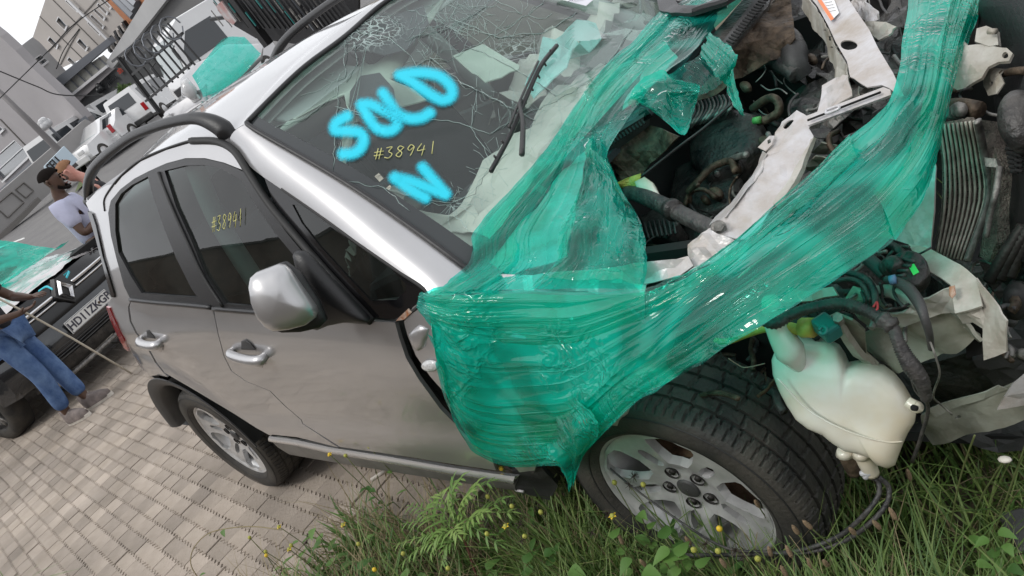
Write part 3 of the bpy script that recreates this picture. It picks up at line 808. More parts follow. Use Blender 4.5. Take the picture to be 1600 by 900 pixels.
for _ in range(120):
    x = rc.gauss(715, 45); y = rc.gauss(35, 26)
    if y < -8 or y > 95: continue
    a = rc.uniform(0, math.pi*2); L = rc.uniform(8, 28); crackline(cb, [(x, y), (x+L*math.cos(a), y+L*math.sin(a))], .0004, 2)
for _ in range(40):
    x = rc.gauss(820, 55); y = rc.gauss(165, 45)
    a = rc.uniform(0, math.pi*2); L = rc.uniform(8, 24); crackline(cb, [(x, y), (x+L*math.cos(a), y+L*math.sin(a))], .0004, 2)
for _ in range(40):
    x = rc.gauss(735, 18); y = rc.gauss(310, 20)
    a = rc.uniform(0, math.pi*2); L = rc.uniform(6, 18); crackline(cb, [(x, y), (x+L*math.cos(a), y+L*math.sin(a))], .0004, 2)
tagset(cb.build('fracture_lines_and_shadow', M['crack'], WSO, True), kind='stuff'); tagset(cdk.build('fracture_lines_and_shadow', M['crackdark'], WSO, True), kind='stuff')
# sprayed letters: soft edged paint lying on the glass
m = bpy.data.materials.new('cyan_spray_paint'); m.use_nodes = True; t = m.node_tree; b_ = t.nodes['Principled BSDF']; o = t.nodes['Material Output']
b_.inputs['Base Color'].default_value = (.012, .62, .80, 1); b_.inputs['Roughness'].default_value = .6
at = t.nodes.new('ShaderNodeAttribute'); at.attribute_name = 'edge'; tr = t.nodes.new('ShaderNodeBsdfTransparent'); mx = t.nodes.new('ShaderNodeMixShader')
nz = t.nodes.new('ShaderNodeTexNoise'); nz.inputs['Scale'].default_value = 260; tcn = t.nodes.new('ShaderNodeTexCoord'); t.links.new(tcn.outputs['Object'], nz.inputs['Vector'])
adn = t.nodes.new('ShaderNodeMath'); adn.operation = 'MULTIPLY_ADD'; adn.inputs[1].default_value = .45; adn.inputs[2].default_value = -.22; t.links.new(nz.outputs[0], adn.inputs[0])
ad2 = t.nodes.new('ShaderNodeMath'); t.links.new(at.outputs['Fac'], ad2.inputs[0]); t.links.new(adn.outputs[0], ad2.inputs[1])
mr = t.nodes.new('ShaderNodeMapRange'); mr.interpolation_type = 'SMOOTHSTEP'; mr.inputs[1].default_value = .10; mr.inputs[2].default_value = .85; t.links.new(ad2.outputs[0], mr.inputs[0])
mm = t.nodes.new('ShaderNodeMath'); mm.operation = 'MULTIPLY'; mm.inputs[1].default_value = .95; t.links.new(mr.outputs[0], mm.inputs[0])
t.links.new(mm.outputs[0], mx.inputs[0]); t.links.new(tr.outputs[0], mx.inputs[1]); t.links.new(b_.outputs[0], mx.inputs[2]); t.links.new(mx.outputs[0], o.inputs['Surface'])
M['spray'] = m
def sprayletter(name, strokes, wpx, parent, proj, lift):
    """one soft-edged film: paint density is the distance to the nearest stroke"""
    allp = []
    for st in strokes:
        q = catmull([Vector(p) for p in st], 6); allp += list(zip(q, q[1:]))
    xs = [p.x for s in allp for p in s]; ys_ = [p.y for s in allp for p in s]; W_ = wpx*1.0
    x0, x1, y0, y1 = min(xs)-W_, max(xs)+W_, min(ys_)-W_, max(ys_)+W_; st = 2.0; nx = int((x1-x0)/st)+1; ny = int((y1-y0)/st)+1
    A = np.array([[a.x, a.y] for a, b in allp]); D = np.array([[b.x-a.x, b.y-a.y] for a, b in allp])
    idx = {}; V = []; E = []
    def den(x, y):
        q = np.array([x, y])-A; t_ = np.clip((q*D).sum(1)/np.maximum((D*D).sum(1), 1e-9), 0, 1); e = q-t_[:, None]*D; return max(0, 1-math.sqrt((e*e).sum(1).min())/W_)
    dn = [[den(x0+i*st, y0+j*st) for i in range(nx+1)] for j in range(ny+1)]
    F = []
    for j in range(ny):
        for i in range(nx):
            c4 = [(i, j), (i+1, j), (i+1, j+1), (i, j+1)]
            if max(dn[b][a] for a, b in c4) <= 0: continue
            f = []
            for a, b in c4:
                if (a, b) not in idx: idx[(a, b)] = len(V); V.append(proj(x0+a*st, y0+b*st, lift)); E.append(dn[b][a])
                f.append(idx[(a, b)])
            F.append(tuple(f))
    return skin(name, V, F, M['spray'], parent, 0, toward=None, attr={'edge': E})
LET = {'S': [[(543, 184), (527, 194), (525, 206), (545, 207), (563, 210), (569, 221), (564, 234), (552, 242), (537, 243)]],
       'O': [[(566, 166), (575, 183), (589, 202), (608, 207), (621, 198), (616, 184), (599, 174), (580, 166), (566, 166)]],
       'L': [[(599, 148), (609, 163), (620, 178), (636, 187), (657, 187), (672, 179)]],
       'D': [[(625, 120), (644, 117), (668, 117), (689, 123), (705, 139), (705, 153), (692, 159), (676, 152), (657, 139), (641, 128), (625, 120)]],
       'N': [[(665, 311), (640, 297), (617, 280)], [(618, 279), (650, 288), (696, 306)], [(697, 305), (680, 286), (661, 264)]]}
for k_, st in LET.items(): sprayletter('painted_letter', st, 15.5, WSO, W, .006)
# chalk numbers
M['chalk'] = mat('yellow_chalk', (.62, .60, .24), .8)
DIG = {'#': [[(.25, 0), (.35, 1)], [(.6, 0), (.7, 1)], [(0, .35), (1, .38)], [(0, .65), (1, .7)]], '3': [[(.1, .95), (.7, 1), (.4, .6), (.8, .35), (.5, 0), (0, .1)]],
       '8': [[(.8, .85), (.4, 1), (.2, .75), (.7, .35), (.5, 0), (.1, .2), (.5, .55), (.85, .85)]], '9': [[(.8, .8), (.4, 1), (.1, .7), (.4, .5), (.8, .8), (.7, .4), (.5, 0)]],
       '4': [[(.4, 1), (.05, .4), (.9, .45)], [(.75, .8), (.6, -.1)]], '1': [[(.5, 1.1), (.55, -.05)]]}
def chalk(text, org, rt, up, proj, parent, r, adv=1.15):
    for k, ch in enumerate(text):
        b = MB()
        for st in DIG[ch]:
            pts = []
            for x, y in st: pts.append((org[0]+rt[0]*(x+k*adv)+up[0]*y, org[1]+rt[1]*(x+k*adv)+up[1]*y))
            q = catmull([Vector(p) for p in pts], 4) if len(pts) > 2 else [Vector(p) for p in pts]
            b.tube([proj(p.x, p.y, .004) for p in q], r, 5, smooth=False)
        b.build('chalk_number', M['chalk'], parent, True)
chalk('#38941', (584, 251), (14.5, -1.6), (2.5, -17), W, WSO, .0012)
chalk('#38941', (332, 362), (6.6, -1.7), (.6, -23), lambda x, y, l: SG(x, y)+Vector((0, -.003, 0)), fw_, .0012, 1.25)
# paper sticker high on the screen
stk = MB(); stk.plate([W(872, -2, .012), W(922, -14, .012), W(929, 2, .012), W(914, 14, .012), W(870, 3, .012)], .001); stk.build('paper_sticker', mat('sticker_paper', (.75, .75, .80), .5), WSO)
stb = MB()
for k in range(6): stb.tube([W(886+k*5, 4-k*1.2, .0145), W(892+k*5, 1-k*1.2, .0145)], .0012, 4)
for k in range(5): stb.tube([W(887+k*5, 9-k*1.0, .0145), W(891+k*5, 7-k*1.2, .0145)], .0010, 4)
stb.build('sticker_print', mat('print_ink', (.05, .05, .10), .6), WSO)
# ------------------------------------------------------------------ wiper
def wiper(arm, blade, name='wiper'):
    A = [W(x, y, l) for x, y, l in blade]
    b = MB(); b.tube(A, .007, 6, smooth=True); o = b.build(name, M['black_trim'], CAR, True)
    b = MB(); b.tube([p+Vector((.004, -.004, .016)) for p in A[1:-1]], [.004]*(len(A)-2), 5)
    for k in range(9):
        t_ = k/8; q = A[0].lerp(A[-1], .08+.84*t_); b.tube([q, q+Vector((.004, -.004, .016))], .003, 4, smooth=False)
    b.build('wiper_frame', M['clad'], o, True)
    b = MB(); B = [W(x, y, l) for x, y, l in arm]; b.tube(B, [.004, .005, .007, .008][:len(B)], 6); b.build('wiper_arm', M['clad'], o, True)
wiper([(815, 170, .03), (812, 182, .04), (820, 215, .05), (818, 262, .05)], [(768, 276, .02), (800, 215, .02), (822, 160, .02), (846, 110, .02), (868, 80, .02)])
b = MB(); b.tube([P(1003, -20, z=1.08), P(1012, 5, z=1.05), P(1020, 26, z=1.02), P(1004, 38, z=1.0)], [.006, .008, .010, .008], 6); b.build('wiper_arm', M['clad'], CAR, True)
b = MB(); b.tube([P(999, -10, z=1.05), P(1002, 28, z=1.01)], [.004, .006], 6); b.build('wiper_arm', M['interior_pale'], CAR, True)
# ------------------------------------------------------------------ cabin
def seat(x, y, sc=1.0, wide=.50, m='interior'):
    b = MB(); b.box((x+.26, y, .52), (.54, wide, .20), bev=.06); o = b.build('seat', M[m], CAR, True)
    b = MB(); b.box((x-.10, y, .86), (.16, wide*.96, .62), Matrix.Rotation(R(-14), 4, 'Y'), bev=.06); b.build('seat_back_and_dark_panel', M[m], o, True)
    if wide < 1:
        b = MB(); b.box((x-.20, y, 1.27), (.11, .27, .19), Matrix.Rotation(R(-10), 4, 'Y'), bev=.05); b.build('headrest', M[m], o, True)
    return o
seat(1.02, -.36); seat(1.02, .36); so = seat(.15, 0, wide=1.25)
for y in (-.38, .38):
    b = MB(); b.box((-.05, y, 1.23), (.10, .25, .16), bev=.04); b.build('headrest', M['interior'], so, True)
rows = []
for i in range(21):
    y = -.72+1.44*i/20; e = .06*(1-(y/.72)**2)
    rows.append([Vector(p) for p in [(2.20+e*2, y, .93+.3*e), (2.02+e, y, .975), (1.85+e, y, .985), (1.72, y, .96), (1.68, y, .88), (1.72, y, .70), (1.80, y, .52)]])
grid('dashboard', rows, M['interior'], CAR, .02, toward=(-.2, 0, 1))
b = MB(); rs = MB(); c = Vector((1.45, -.36, .94)); axs = Vector((-.85, 0, .5)).normalized(); u_ = Vector((0, 1, 0)); v_ = axs.cross(u_)
b.tube([c+(u_*math.cos(R(a))+v_*math.sin(R(a)))*.185 for a in range(0, 361, 20)], .014, 8, caps=False); st = b.build('steering_wheel', M['interior'], CAR, True)
b = MB(); b.tube([c-axs*.02, Vector((1.75, -.36, .82))], .04, 10); b.build('steering_column', M['interior'], st, True)
def cloth(name, c, ux, uy, w, h, m, seed, amp=.03, parent=CAR):
    rows = []
    for i in range(18):
        ro = []
        for j in range(18):
            a, b_ = i/17-.5, j/17-.5; p = Vector(c)+Vector(ux)*w*a+Vector(uy)*h*b_
            p += Vector((0, 0, 1))*(amp*noise.noise(Vector((a*5+seed, b_*5, 1)))+amp*.5*abs(noise.noise(Vector((a*11+seed, b_*9, 4))))-.3*amp*(abs(a)*2)**3)
            ro.append(p)
        rows.append(ro)
    return grid(name, rows, m, parent, .003, toward=(0, 0, 1))
cloth('airbag_and_tone_panel', (1.44, -.36, .98), (0, 1, 0), (.35, 0, .28), .42, .40, M['airbag_and_tone_panel'], 2., .09)
cloth('airbag_and_tone_panel', (2.02, -.12, 1.005), (0, 1, 0), (1, 0, -.05), .95, .26, M['airbag_and_tone_panel'], 7., .05)
cloth('airbag_and_tone_panel', (1.72, .45, 1.06), (0, 1, 0), (.9, 0, .2), .50, .50, M['airbag_and_tone_panel'], 5., .12)
def inpanel(name, px, y, m, amp=.0, parent=CAR):  # panels added close behind the glass for its pale and dark areas
    q = [W(a, b_, -y) for a, b_ in dens(px, 12)]; n_ = len(q); c = sum(q, Vector())/n_; V = [c+Vector((-amp, 0, -amp))]+q; F = [(0, 1+i, 1+(i+1) % n_) for i in range(n_)]
    return skin(name, V, F, m, parent, .004, toward=(.6, 0, .8))
M['pale_green'] = mat('pale_tone_panel', (.44, .50, .45), .85, var=.06, vscale=4)
M['cyan_tone'] = mat('cyan_tone_panel', (.34, .66, .64), .6, var=.12, vscale=5)
inpanel('airbag_and_tone_panel', [(404, 206), (440, 172), (500, 140), (532, 128), (538, 160), (528, 200), (522, 272), (460, 240)], .045, M['pale_green'], .0)
inpanel('airbag_and_tone_panel', [(560, 100), (600, 92), (640, 108), (660, 125), (600, 140), (575, 150), (568, 122)], .07, M['pale_green'], .02)
inpanel('airbag_and_tone_panel', [(704, 50), (752, 32), (812, 66), (812, 76), (756, 92), (734, 76)], .08, M['pale_green'], .02)
inpanel('airbag_and_tone_panel', [(822, 110), (846, 62), (850, 34), (872, 40), (905, 8), (940, 15), (950, 40), (905, 75), (868, 100), (836, 130)], .05, M['cyan_tone'], .02)
inpanel('seat_back_and_dark_panel', [(543, 130), (560, 105), (590, 100), (612, 125), (616, 160), (600, 180), (560, 180), (540, 160)], .03, M['interior'], .0)
inpanel('dash_cover', [(600, 298), (660, 313), (706, 320), (735, 300), (752, 330), (735, 372), (712, 372), (650, 330)], .05, M['airbag_and_tone_panel'], .02)
inpanel('seat_back_and_dark_panel', [(548, 60), (585, 25), (620, 8), (660, -5), (668, 22), (645, 50), (632, 64), (600, 72), (560, 62)], .03, M['interior'], .02)
b = MB(); b.box((.7, 0, .32), (3.0, 1.5, .06)); b.build('floor_pan', M['interior'], CAR)
for s in (-1, 1):
    b = MB(); b.box((1.35, s*.745, .62), (1.2, .05, .58)); b.box((.35, s*.73, .66), (.62, .05, .60)); b.build('door_card', M['interior_mid'], CAR)
    b = MB(); b.tube([Vector((1.06, s*.70, .95)), Vector((1.02, s*.64, 1.25)), Vector((1.0, s*.56, 1.47))], .035, 8); b.build('pillar_trim', M['interior_pale'], CAR, True)
    b = MB(); b.tube([Vector((2.02, s*.66, .93)), Vector((1.75, s*.60, 1.22)), Vector((1.42, s*.54, 1.44))], .032, 8); b.build('pillar_trim', M['interior_pale'], CAR, True)
b = MB(); b.box((1.42, -.30, 1.44), (.16, .34, .015), Matrix.Rotation(R(25), 4, 'Y'), bev=.007); b.build('sun_visor', M['interior_pale'], CAR)
b = MB(); b.box((1.42, .30, 1.44), (.16, .34, .015), Matrix.Rotation(R(25), 4, 'Y'), bev=.007); b.build('sun_visor', M['interior_pale'], CAR)
b = MB(); b.box((1.50, 0, 1.42), (.04, .22, .065), bev=.02); b.build('inside_mirror', M['black_trim'], CAR)
# rear bulkhead / parcel area keeps the boot dark
b = MB(); b.box((-.35, 0, .80), (.6, 1.3, .5)); b.build('boot_trim', M['interior'], CAR)
# ================================================================== torn open engine bay
M['white_panel'] = mat('silver_white_inner_panel', (.58, .58, .61), .35, .15, col2=(.36, .31, .26), vscale=7, bump=.5, bscale=30)
M['panel_dirty'] = mat('dirty_inner_paint', (.50, .49, .45), .45, .1, col2=(.26, .23, .18), vscale=8, bump=.4, bscale=40)
M['rail_green'] = mat('primer_grey_rail', (.36, .37, .32), .4, .2, col2=(.22, .21, .16), vscale=7, bump=.3)
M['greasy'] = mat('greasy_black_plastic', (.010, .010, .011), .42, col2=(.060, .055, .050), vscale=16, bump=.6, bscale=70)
M['hose'] = mat('hose_rubber', (.022, .022, .024), .5, col2=(.075, .07, .065), vscale=30, bump=.5, bscale=90)
M['brown'] = mat('brown_grimy_metal', (.09, .065, .045), .6, .4, var=.6, vscale=30, bump=.6, bscale=60)
M['alu'] = mat('grimy_cast_aluminium', (.24, .23, .215), .55, .6, var=.5, vscale=25, bump=.5)
M['milky'] = mat('milky_plastic', (.70, .70, .65), .24, col2=(.60, .50, .33), vscale=3.2, coat=.3, bump=.12, bscale=14)
M['yellow'] = mat('yellow_loom', (.45, .36, .07), .55, var=.3, vscale=30)
M['teal'] = mat('teal_connector', (.015, .16, .15), .45)
M['gsticker'] = mat('green_sticker', (.06, .62, .12), .5)
M['void'] = mat('bay_shade_black', (.012, .012, .012), .9)
def B(px, py, z): return P(px, py, z=z)
def plate(name, pts, m, th=.003, parent=CAR, crum=0., seed=0, sp=.02, holes=(), bend=None, smooth=False):
    """sheet metal: pts (px,py,z) -> fitted plane triangulation with dents and thickness; heights interpolate between the outline points"""
    Q = [B(*p) for p in pts]
    n = Vector((0, 0, 0))
    for i in range(len(Q)):
        a = Q[i]; b = Q[(i+1) % len(Q)]; n += Vector(((a.y-b.y)*(a.z+b.z), (a.z-b.z)*(a.x+b.x), (a.x-b.x)*(a.y+b.y)))
    n.normalize()
    if n.dot(CAM-Q[0]) < 0: n = -n
    c = sum(Q, Vector())/len(Q); u = (Q[1]-Q[0]); u = (u-n*u.dot(n)).normalized(); v = n.cross(u)
    den = []
    for i in range(len(Q)):
        a = Q[i]; b = Q[(i+1) % len(Q)]; k = max(1, int((b-a).length/sp))
        den += [a.lerp(b, j/k) for j in range(k)]
    to2 = lambda p: ((p-c).dot(u), (p-c).dot(v))
    H = []
    for h in holes:
        H.append([to2(PL(hx, hy, c, n)) for hx, hy in h])
    V2, F = tri2d([to2(p) for p in den], H, sp)
    A = np.array([to2(q) for q in Q]); D = np.array([(q-c).dot(n) for q in Q]); V = []
    for x, y in V2:
        w_ = 1/(((A-np.array([x, y]))**2).sum(1)+1e-5)**1.5; d = float((w_*D).sum()/w_.sum())
        if crum:
            q = Vector((x*14+seed, y*14, seed)); d += crum*(noise.noise(q)+.8*abs(noise.noise(q*2.1+Vector((5, 1, 2)))))
        if bend: d += bend(x, y)
        V.append(c+u*x+v*y+n*d)
    return skin(name, V, F, m, parent, th, toward=n, smooth=smooth)
def scatter(name, n, xr, yr, zr, mats, seed, rs=(.002, .003, .005, .008), L=16):
    r = random.Random(seed)
    for k in range(n):
        x = r.uniform(*xr); y = r.uniform(*yr); z = r.uniform(*zr); a = r.uniform(0, 6.28); pts = [(x, y, z)]
        for j in range(3): a += r.uniform(-1, 1); x += L*math.cos(a); y += L*.8*math.sin(a); z += r.uniform(-.015, .02); pts.append((x, y, z))
        bar(r.choice(('cable', 'pipe', 'wire')), pts, r.choice(rs), M[r.choice(mats)], n=6)
def bar(name, pts, r, m, parent=CAR, n=8, corr=0., cn=.008, z=None, smooth=True, flat=1.):
    b = MB(); q = [B(*p) for p in pts]; b.tube(q, r, n, smooth=smooth, corr=corr, corrn=cn, flat=flat); return b.build(name, m, parent, True)
def ell(px, py, rx, ry, n=20, rot=0):
    return [(px+rx*math.cos(2*math.pi*k/n)*math.cos(rot)-ry*math.sin(2*math.pi*k/n)*math.sin(rot), py+rx*math.cos(2*math.pi*k/n)*math.sin(rot)+ry*math.sin(2*math.pi*k/n)*math.cos(rot)) for k in range(n)]
# enclosure: firewall, aprons, floor; bay shade put into their near-black colour
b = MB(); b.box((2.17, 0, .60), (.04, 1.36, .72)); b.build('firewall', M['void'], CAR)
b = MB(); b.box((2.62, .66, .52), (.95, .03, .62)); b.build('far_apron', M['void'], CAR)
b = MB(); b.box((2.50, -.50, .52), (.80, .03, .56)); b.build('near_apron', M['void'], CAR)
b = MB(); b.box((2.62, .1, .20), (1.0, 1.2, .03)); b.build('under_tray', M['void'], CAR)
# front wing, torn and crumpled
wing = side('front_wing', [(631, 503), (645, 480), (668, 464), (700, 466), (745, 466), (800, 468), (850, 470), (900, 474), (960, 500), (1000, 540), (1010, 580), (985, 612), (940, 628), (900, 645), (868, 672), (846, 705), (835, 735), (812, 738), (790, 716), (745, 675), (702, 622), (672, 588), (650, 556), (637, 525)], M['silver'], CAR, sp=.03, lift=.0)
for v in wing.data.vertices:
    p = v.co; k = max(0, p.x+1.2-2.15); p.y += .10*k+.05*k*noise.noise(Vector((p.x*9, p.z*9, 2))); 
bm_ = wing.data
rp = [SG(*q)+Vector((0, -.005, 0)) for q in [(668, 460), (690, 459), (697, 468), (688, 478), (672, 476)]]
skin('rust_patch', rp, [tuple(range(5))], mat('orange_rust', (.30, .10, .03), .8, col2=(.5, .42, .35), vscale=60, bump=.8), wing, .002)
rp = [SG(*q)+Vector((0, -.005, 0)) for q in [(620, 500), (634, 497), (645, 486), (640, 480), (625, 494)]]
skin('rust_patch', rp, [tuple(range(5))], bpy.data.materials['orange_rust'], wing, .002)
pillow('side_indicator', ell(673, 571, 14, 8.5, 18, .1), M['clearlens'], CAR, .012, .004, plane=(SG(673, 571)+Vector((0, -.004, 0)), (.05, -1, .1)), step=20)
pillow('hinge_cover', [(640, 520), (655, 507), (672, 512), (668, 540), (655, 548), (645, 538)], M['silver'], CAR, .016, .004, plane=(SG(655, 528)+Vector((0, .004, 0)), (.1, -1, .2)))
# dark sheet standing for the shade in the gap behind the door edge
q = [SG(a, b_)+Vector((-.01, .035, 0)) for a, b_ in [(618, 502), (645, 500), (690, 560), (740, 640), (800, 705), (838, 740), (820, 765), (770, 735), (700, 670), (640, 590)]]
skin('door_gap_shade', q, [tuple(range(len(q)))], M['greasy'], CAR, .01)
q = [(800, 742), (850, 738), (868, 760), (862, 775), (812, 768)]
plate('sill_end', [(800, 736, .37), (846, 730, .36), (872, 760, .26), (858, 782, .22), (806, 768, .30)], M['clad'], .02)
bar('clip', [(806, 766, .30), (818, 768, .30)], .004, M['white_panel'], CAR)
pillow('arch_liner', [(840, 700), (900, 640), (1000, 585), (1040, 590), (930, 680), (880, 740), (862, 770)], M['greasy'], CAR, .004, .01, plane=(P(930, 660, y=-.70), (0, -1, .1)))
plate('liner_scrap', [(945, 655, .62), (985, 632, .64), (978, 652, .60), (965, 667, .58), (942, 664, .60)], M['panel_dirty'], .002, crum=.006)
# inner wing panel seen through the plastic and over it
plate('inner_wing', [(720, 430, .93), (830, 430, .93), (1010, 410, .88), (1076, 404, .86), (1060, 432, .84), (1010, 445, .84), (1000, 520, .76), (900, 540, .80), (760, 520, .84)], M['white_panel'], .003, crum=.02, seed=3, sp=.025)
# cowl, black vents
def slots(name, a, b_, w_, n, m, parent, r=.0035):
    """row of small ribs between two edges a->b, each w_ long"""
    mb = MB()
    for k in range(n):
        q = a.lerp(b_, (k+.5)/n); mb.tube([q, q+w_], r, 4, smooth=False)
    return tagset(mb.build(name, m, parent), None)
cow = plate('cowl_panel', [(1112, 56, .985), (1165, -6, .985), (1206, -8, .96), (1200, 10, .955), (1143, 74, .955), (1132, 72, .96)], M['greasy'], .01)
gr = plate('cowl_grille', [(1128, 66, .985), (1184, -8, .985), (1200, -8, .975), (1143, 72, .975)], M['clad'], .004)
slots('grille_slot', B(1134, 66, .987), B(1190, -4, .987), B(1141, 68, .985)-B(1131, 64, .985), 16, M['dark'], gr)
plate('bulkhead', [(1143, 72, .94), (1200, -5, .94), (1236, -5, .93), (1242, 60, .88), (1225, 90, .84), (1170, 115, .84), (1120, 150, .84), (1075, 165, .86), (1080, 150, .88)], M['brown'], .004, crum=.02, seed=9)
vb = plate('scuttle_box', [(931, 207, 1.00), (996, 160, 1.00), (1016, 177, .985), (934, 230, .965)], M['black_gloss'], .015)
plate('scuttle_box_side', [(932, 228, .985), (1016, 176, .985), (1015, 196, .95), (947, 248, .93)], M['clad'], .01, parent=vb)
slots('grille_slot', B(950, 222, .988), B(1006, 186, .988), B(964, 232, .96)-B(960, 226, .966), 11, M['dark'], vb, .003)
plate('splash_panel', [(947, 245, .93), (1015, 195, .945), (1062, 213, .92), (1010, 262, .86), (975, 295, .84), (958, 262, .87)], M['brown'], .006, crum=.012, seed=4)
# air box tray lying over the cowl: an item of its own
TR = empty('air_box_tray', 'black plastic tray with an open top lying across the torn cowl beside the windscreen', 'car part', tuple(B(1090, 5, 1.0)))
plate('tray_rim', [(1024, -12, 1.07), (1030, 16, 1.06), (1048, 20, 1.06), (1080, 20, 1.05), (1135, 2, 1.05), (1156, -12, 1.05), (1190, -60, 1.06), (1060, -80, 1.10)], M['black_trim'], .012, parent=TR, holes=[[(1062, 10), (1040, -20), (1070, -50), (1140, -40), (1125, -4), (1090, 8)]])
plate('tray_wall', [(1030, 14, 1.055), (1046, 18, 1.055), (1054, 33, 1.00), (1040, 24, 1.01)], M['clad'], .01, parent=TR)
plate('tray_wall', [(1048, 19, 1.055), (1080, 20, 1.05), (1078, 34, 1.0), (1054, 33, 1.0)], M['clad'], .01, parent=TR)
plate('tray_wall', [(1081, 19, 1.05), (1136, 2, 1.05), (1136, 13, 1.0), (1079, 34, 1.0)], M['black_trim'], .01, parent=TR)
plate('tray_floor', [(1040, 10, 1.0), (1080, 24, 1.0), (1130, 0, 1.0), (1140, -40, 1.0), (1060, -50, 1.0)], M['dark'], .01, parent=TR)
# ---- engine and its clutter
eng = pillow('engine_cover', [(1080, 215), (1130, 175), (1190, 190), (1200, 230), (1160, 270), (1110, 290), (1085, 265)], M['greasy'], CAR, .05, .10, plane=(B(1140, 230, .72), (0, -.2, 1)), p=.4)
pillow('cylinder_head', [(1060, 270), (1120, 240), (1165, 280), (1150, 330), (1100, 350), (1050, 320)], M['greasy'], CAR, .04, .12, plane=(B(1110, 300, .66), (0, -.2, 1)), p=.4)
pillow('alternator', ell(1045, 392, 30, 24), M['clad'], CAR, .03, .10, plane=(B(1045, 392, .60), (0, -.5, 1)), p=.3)
pillow('battery_case', [(1000, 340), (1040, 322), (1062, 350), (1050, 376), (1015, 372)], M['greasy'], CAR, .01, .10, plane=(B(1030, 350, .70), (.1, -.3, 1)), p=.15)
for k in range(7):
    bar('battery_rib', [(1006+k*7.5, 348-k*1.5, .715), (1014+k*7, 372-k*1.2, .705)], .003, M['clad'])
for k in range(11):   # ribbed intake
    a = k/10; bar('intake_rib', [(1064+a*70, 205-a*26, .80), (1078+a*64, 190-a*22, .815), (1086+a*60, 172-a*14, .80), (1080+a*62, 156-a*8, .785)], .005, M['alu'] if k % 3 else M['clad'])
bar('bonnet_stay', [(1002, 276, .86), (1060, 230, .87), (1100, 200, .87), (1150, 156, .88)], .006, M['clad'], flat=.6)
bar('intake_hose', [(968, 298, .84), (1000, 305, .85), (1045, 325, .84), (1085, 345, .82), (1120, 362, .80)], [.017, .020, .021, .020, .022], M['hose'], n=14)
bar('hose_sleeve', [(1048, 326, .843), (1054, 330, .842)], .026, M['greasy'], n=14, smooth=False)
bar('coolant_hose', [(1176, 170, .80), (1192, 158, .82), (1206, 153, .83), (1216, 160, .82), (1216, 175, .80), (1200, 186, .79), (1184, 190, .79)], .0115, M['brown'], n=12)
bar('hose_clamp', [(1178, 189, .80), (1188, 187, .80)], .010, mat('green_clip', (.10, .38, .10), .5), n=10, smooth=False)
bar('turbo_duct', [(1228, 60, .84), (1240, 78, .84), (1243, 100, .82), (1255, 120, .78)], [.030, .036, .034, .028], M['clad'], n=18, corr=.05, cn=.012)
bar('duct', [(1180, 100, .80), (1205, 96, .82), (1228, 104, .82), (1245, 118, .80)], .024, M['hose'], n=14, corr=.06, cn=.012)
pillow('pump_body', ell(1236, 72, 26, 20, 22, .4), M['greasy'], CAR, .05, .05, plane=(B(1236, 72, .84), (.1, -.2, 1)), p=.5)
for q in [(1118, 302, .70, 12), (1197, 222, .76, 12), (1102, 312, .69, 7), (1150, 262, .73, 8), (1165, 135, .83, 9), (1268, 92, .8, 9)]:
    pillow('cap', ell(q[0], q[1], q[3], q[3]*.7), M['brown'], CAR, .012, .02, plane=(B(*q[:3]), (.1, -.2, 1)), step=4)
bar('fuel_rail', [(1075, 300, .72), (1092, 282, .74), (1112, 262, .75), (1140, 252, .75), (1150, 268, .74)], .010, M['brown'], n=10)
bar('fuel_pipe', [(1070, 320, .71), (1078, 302, .73), (1098, 296, .73), (1120, 310, .70)], .006, M['brown'], n=8)
pillow('brake_fluid_bottle', [(992, 285), (1008, 277), (1022, 287), (1030, 304), (1018, 308), (996, 296)], M['milky'], CAR, .012, .04, plane=(B(1010, 292, .86), (.1, -.3, 1)), step=6)
plate('yellow_insulation', [(966, 286, .88), (985, 276, .88), (998, 272, .88), (994, 292, .86), (975, 296, .85)], M['yellow'], .004, crum=.02, seed=5, sp=.008)
rb = random.Random(11)
for k in range(90):
    x = rb.uniform(1010, 1250); y = 470-.9*(x-900)*.75+rb.uniform(-75, 55)+25
    z = rb.uniform(.50, .72); mm_ = rb.choice(['greasy', 'hose', 'hose', 'clad', 'brown', 'darkmetal', 'alu'])
    pts = [(x, y, z)]; a = rb.uniform(0, 6.28)
    for j in range(3):
        a += rb.uniform(-.9, .9); x += 22*math.cos(a); y += 16*math.sin(a); z += rb.uniform(-.02, .04); pts.append((x, y, z))
    bar(rb.choice(['hose', 'cable', 'pipe']), pts, rb.choice([.002, .003, .004, .006, .009, .012]), M[mm_], n=8, corr=.08 if k % 4 == 0 else 0)
for k in range(60):
    x = rb.uniform(1010, 1240); y = 470-.9*(x-900)*.75+rb.uniform(-70, 50)+20; z = rb.uniform(.45, .64)
    b = MB(); b.box(B(x, y, z), (rb.uniform(.03, .09), rb.uniform(.03, .09), rb.uniform(.03, .07)), Matrix.Rotation(rb.uniform(0, 3), 4, Vector((rb.uniform(-1, 1), rb.uniform(-1, 1), 1))), bev=.006)
    if k % 2: b.cyl(B(x+8, y, z+.02), B(x+12, y-12, z+.05), rb.uniform(.008, .018), 12)
    b.build(rb.choice(['bracket', 'housing', 'connector', 'relay_box']), M[rb.choice(['greasy', 'greasy', 'clad', 'darkmetal', 'brown', 'alu'])], CAR, True)
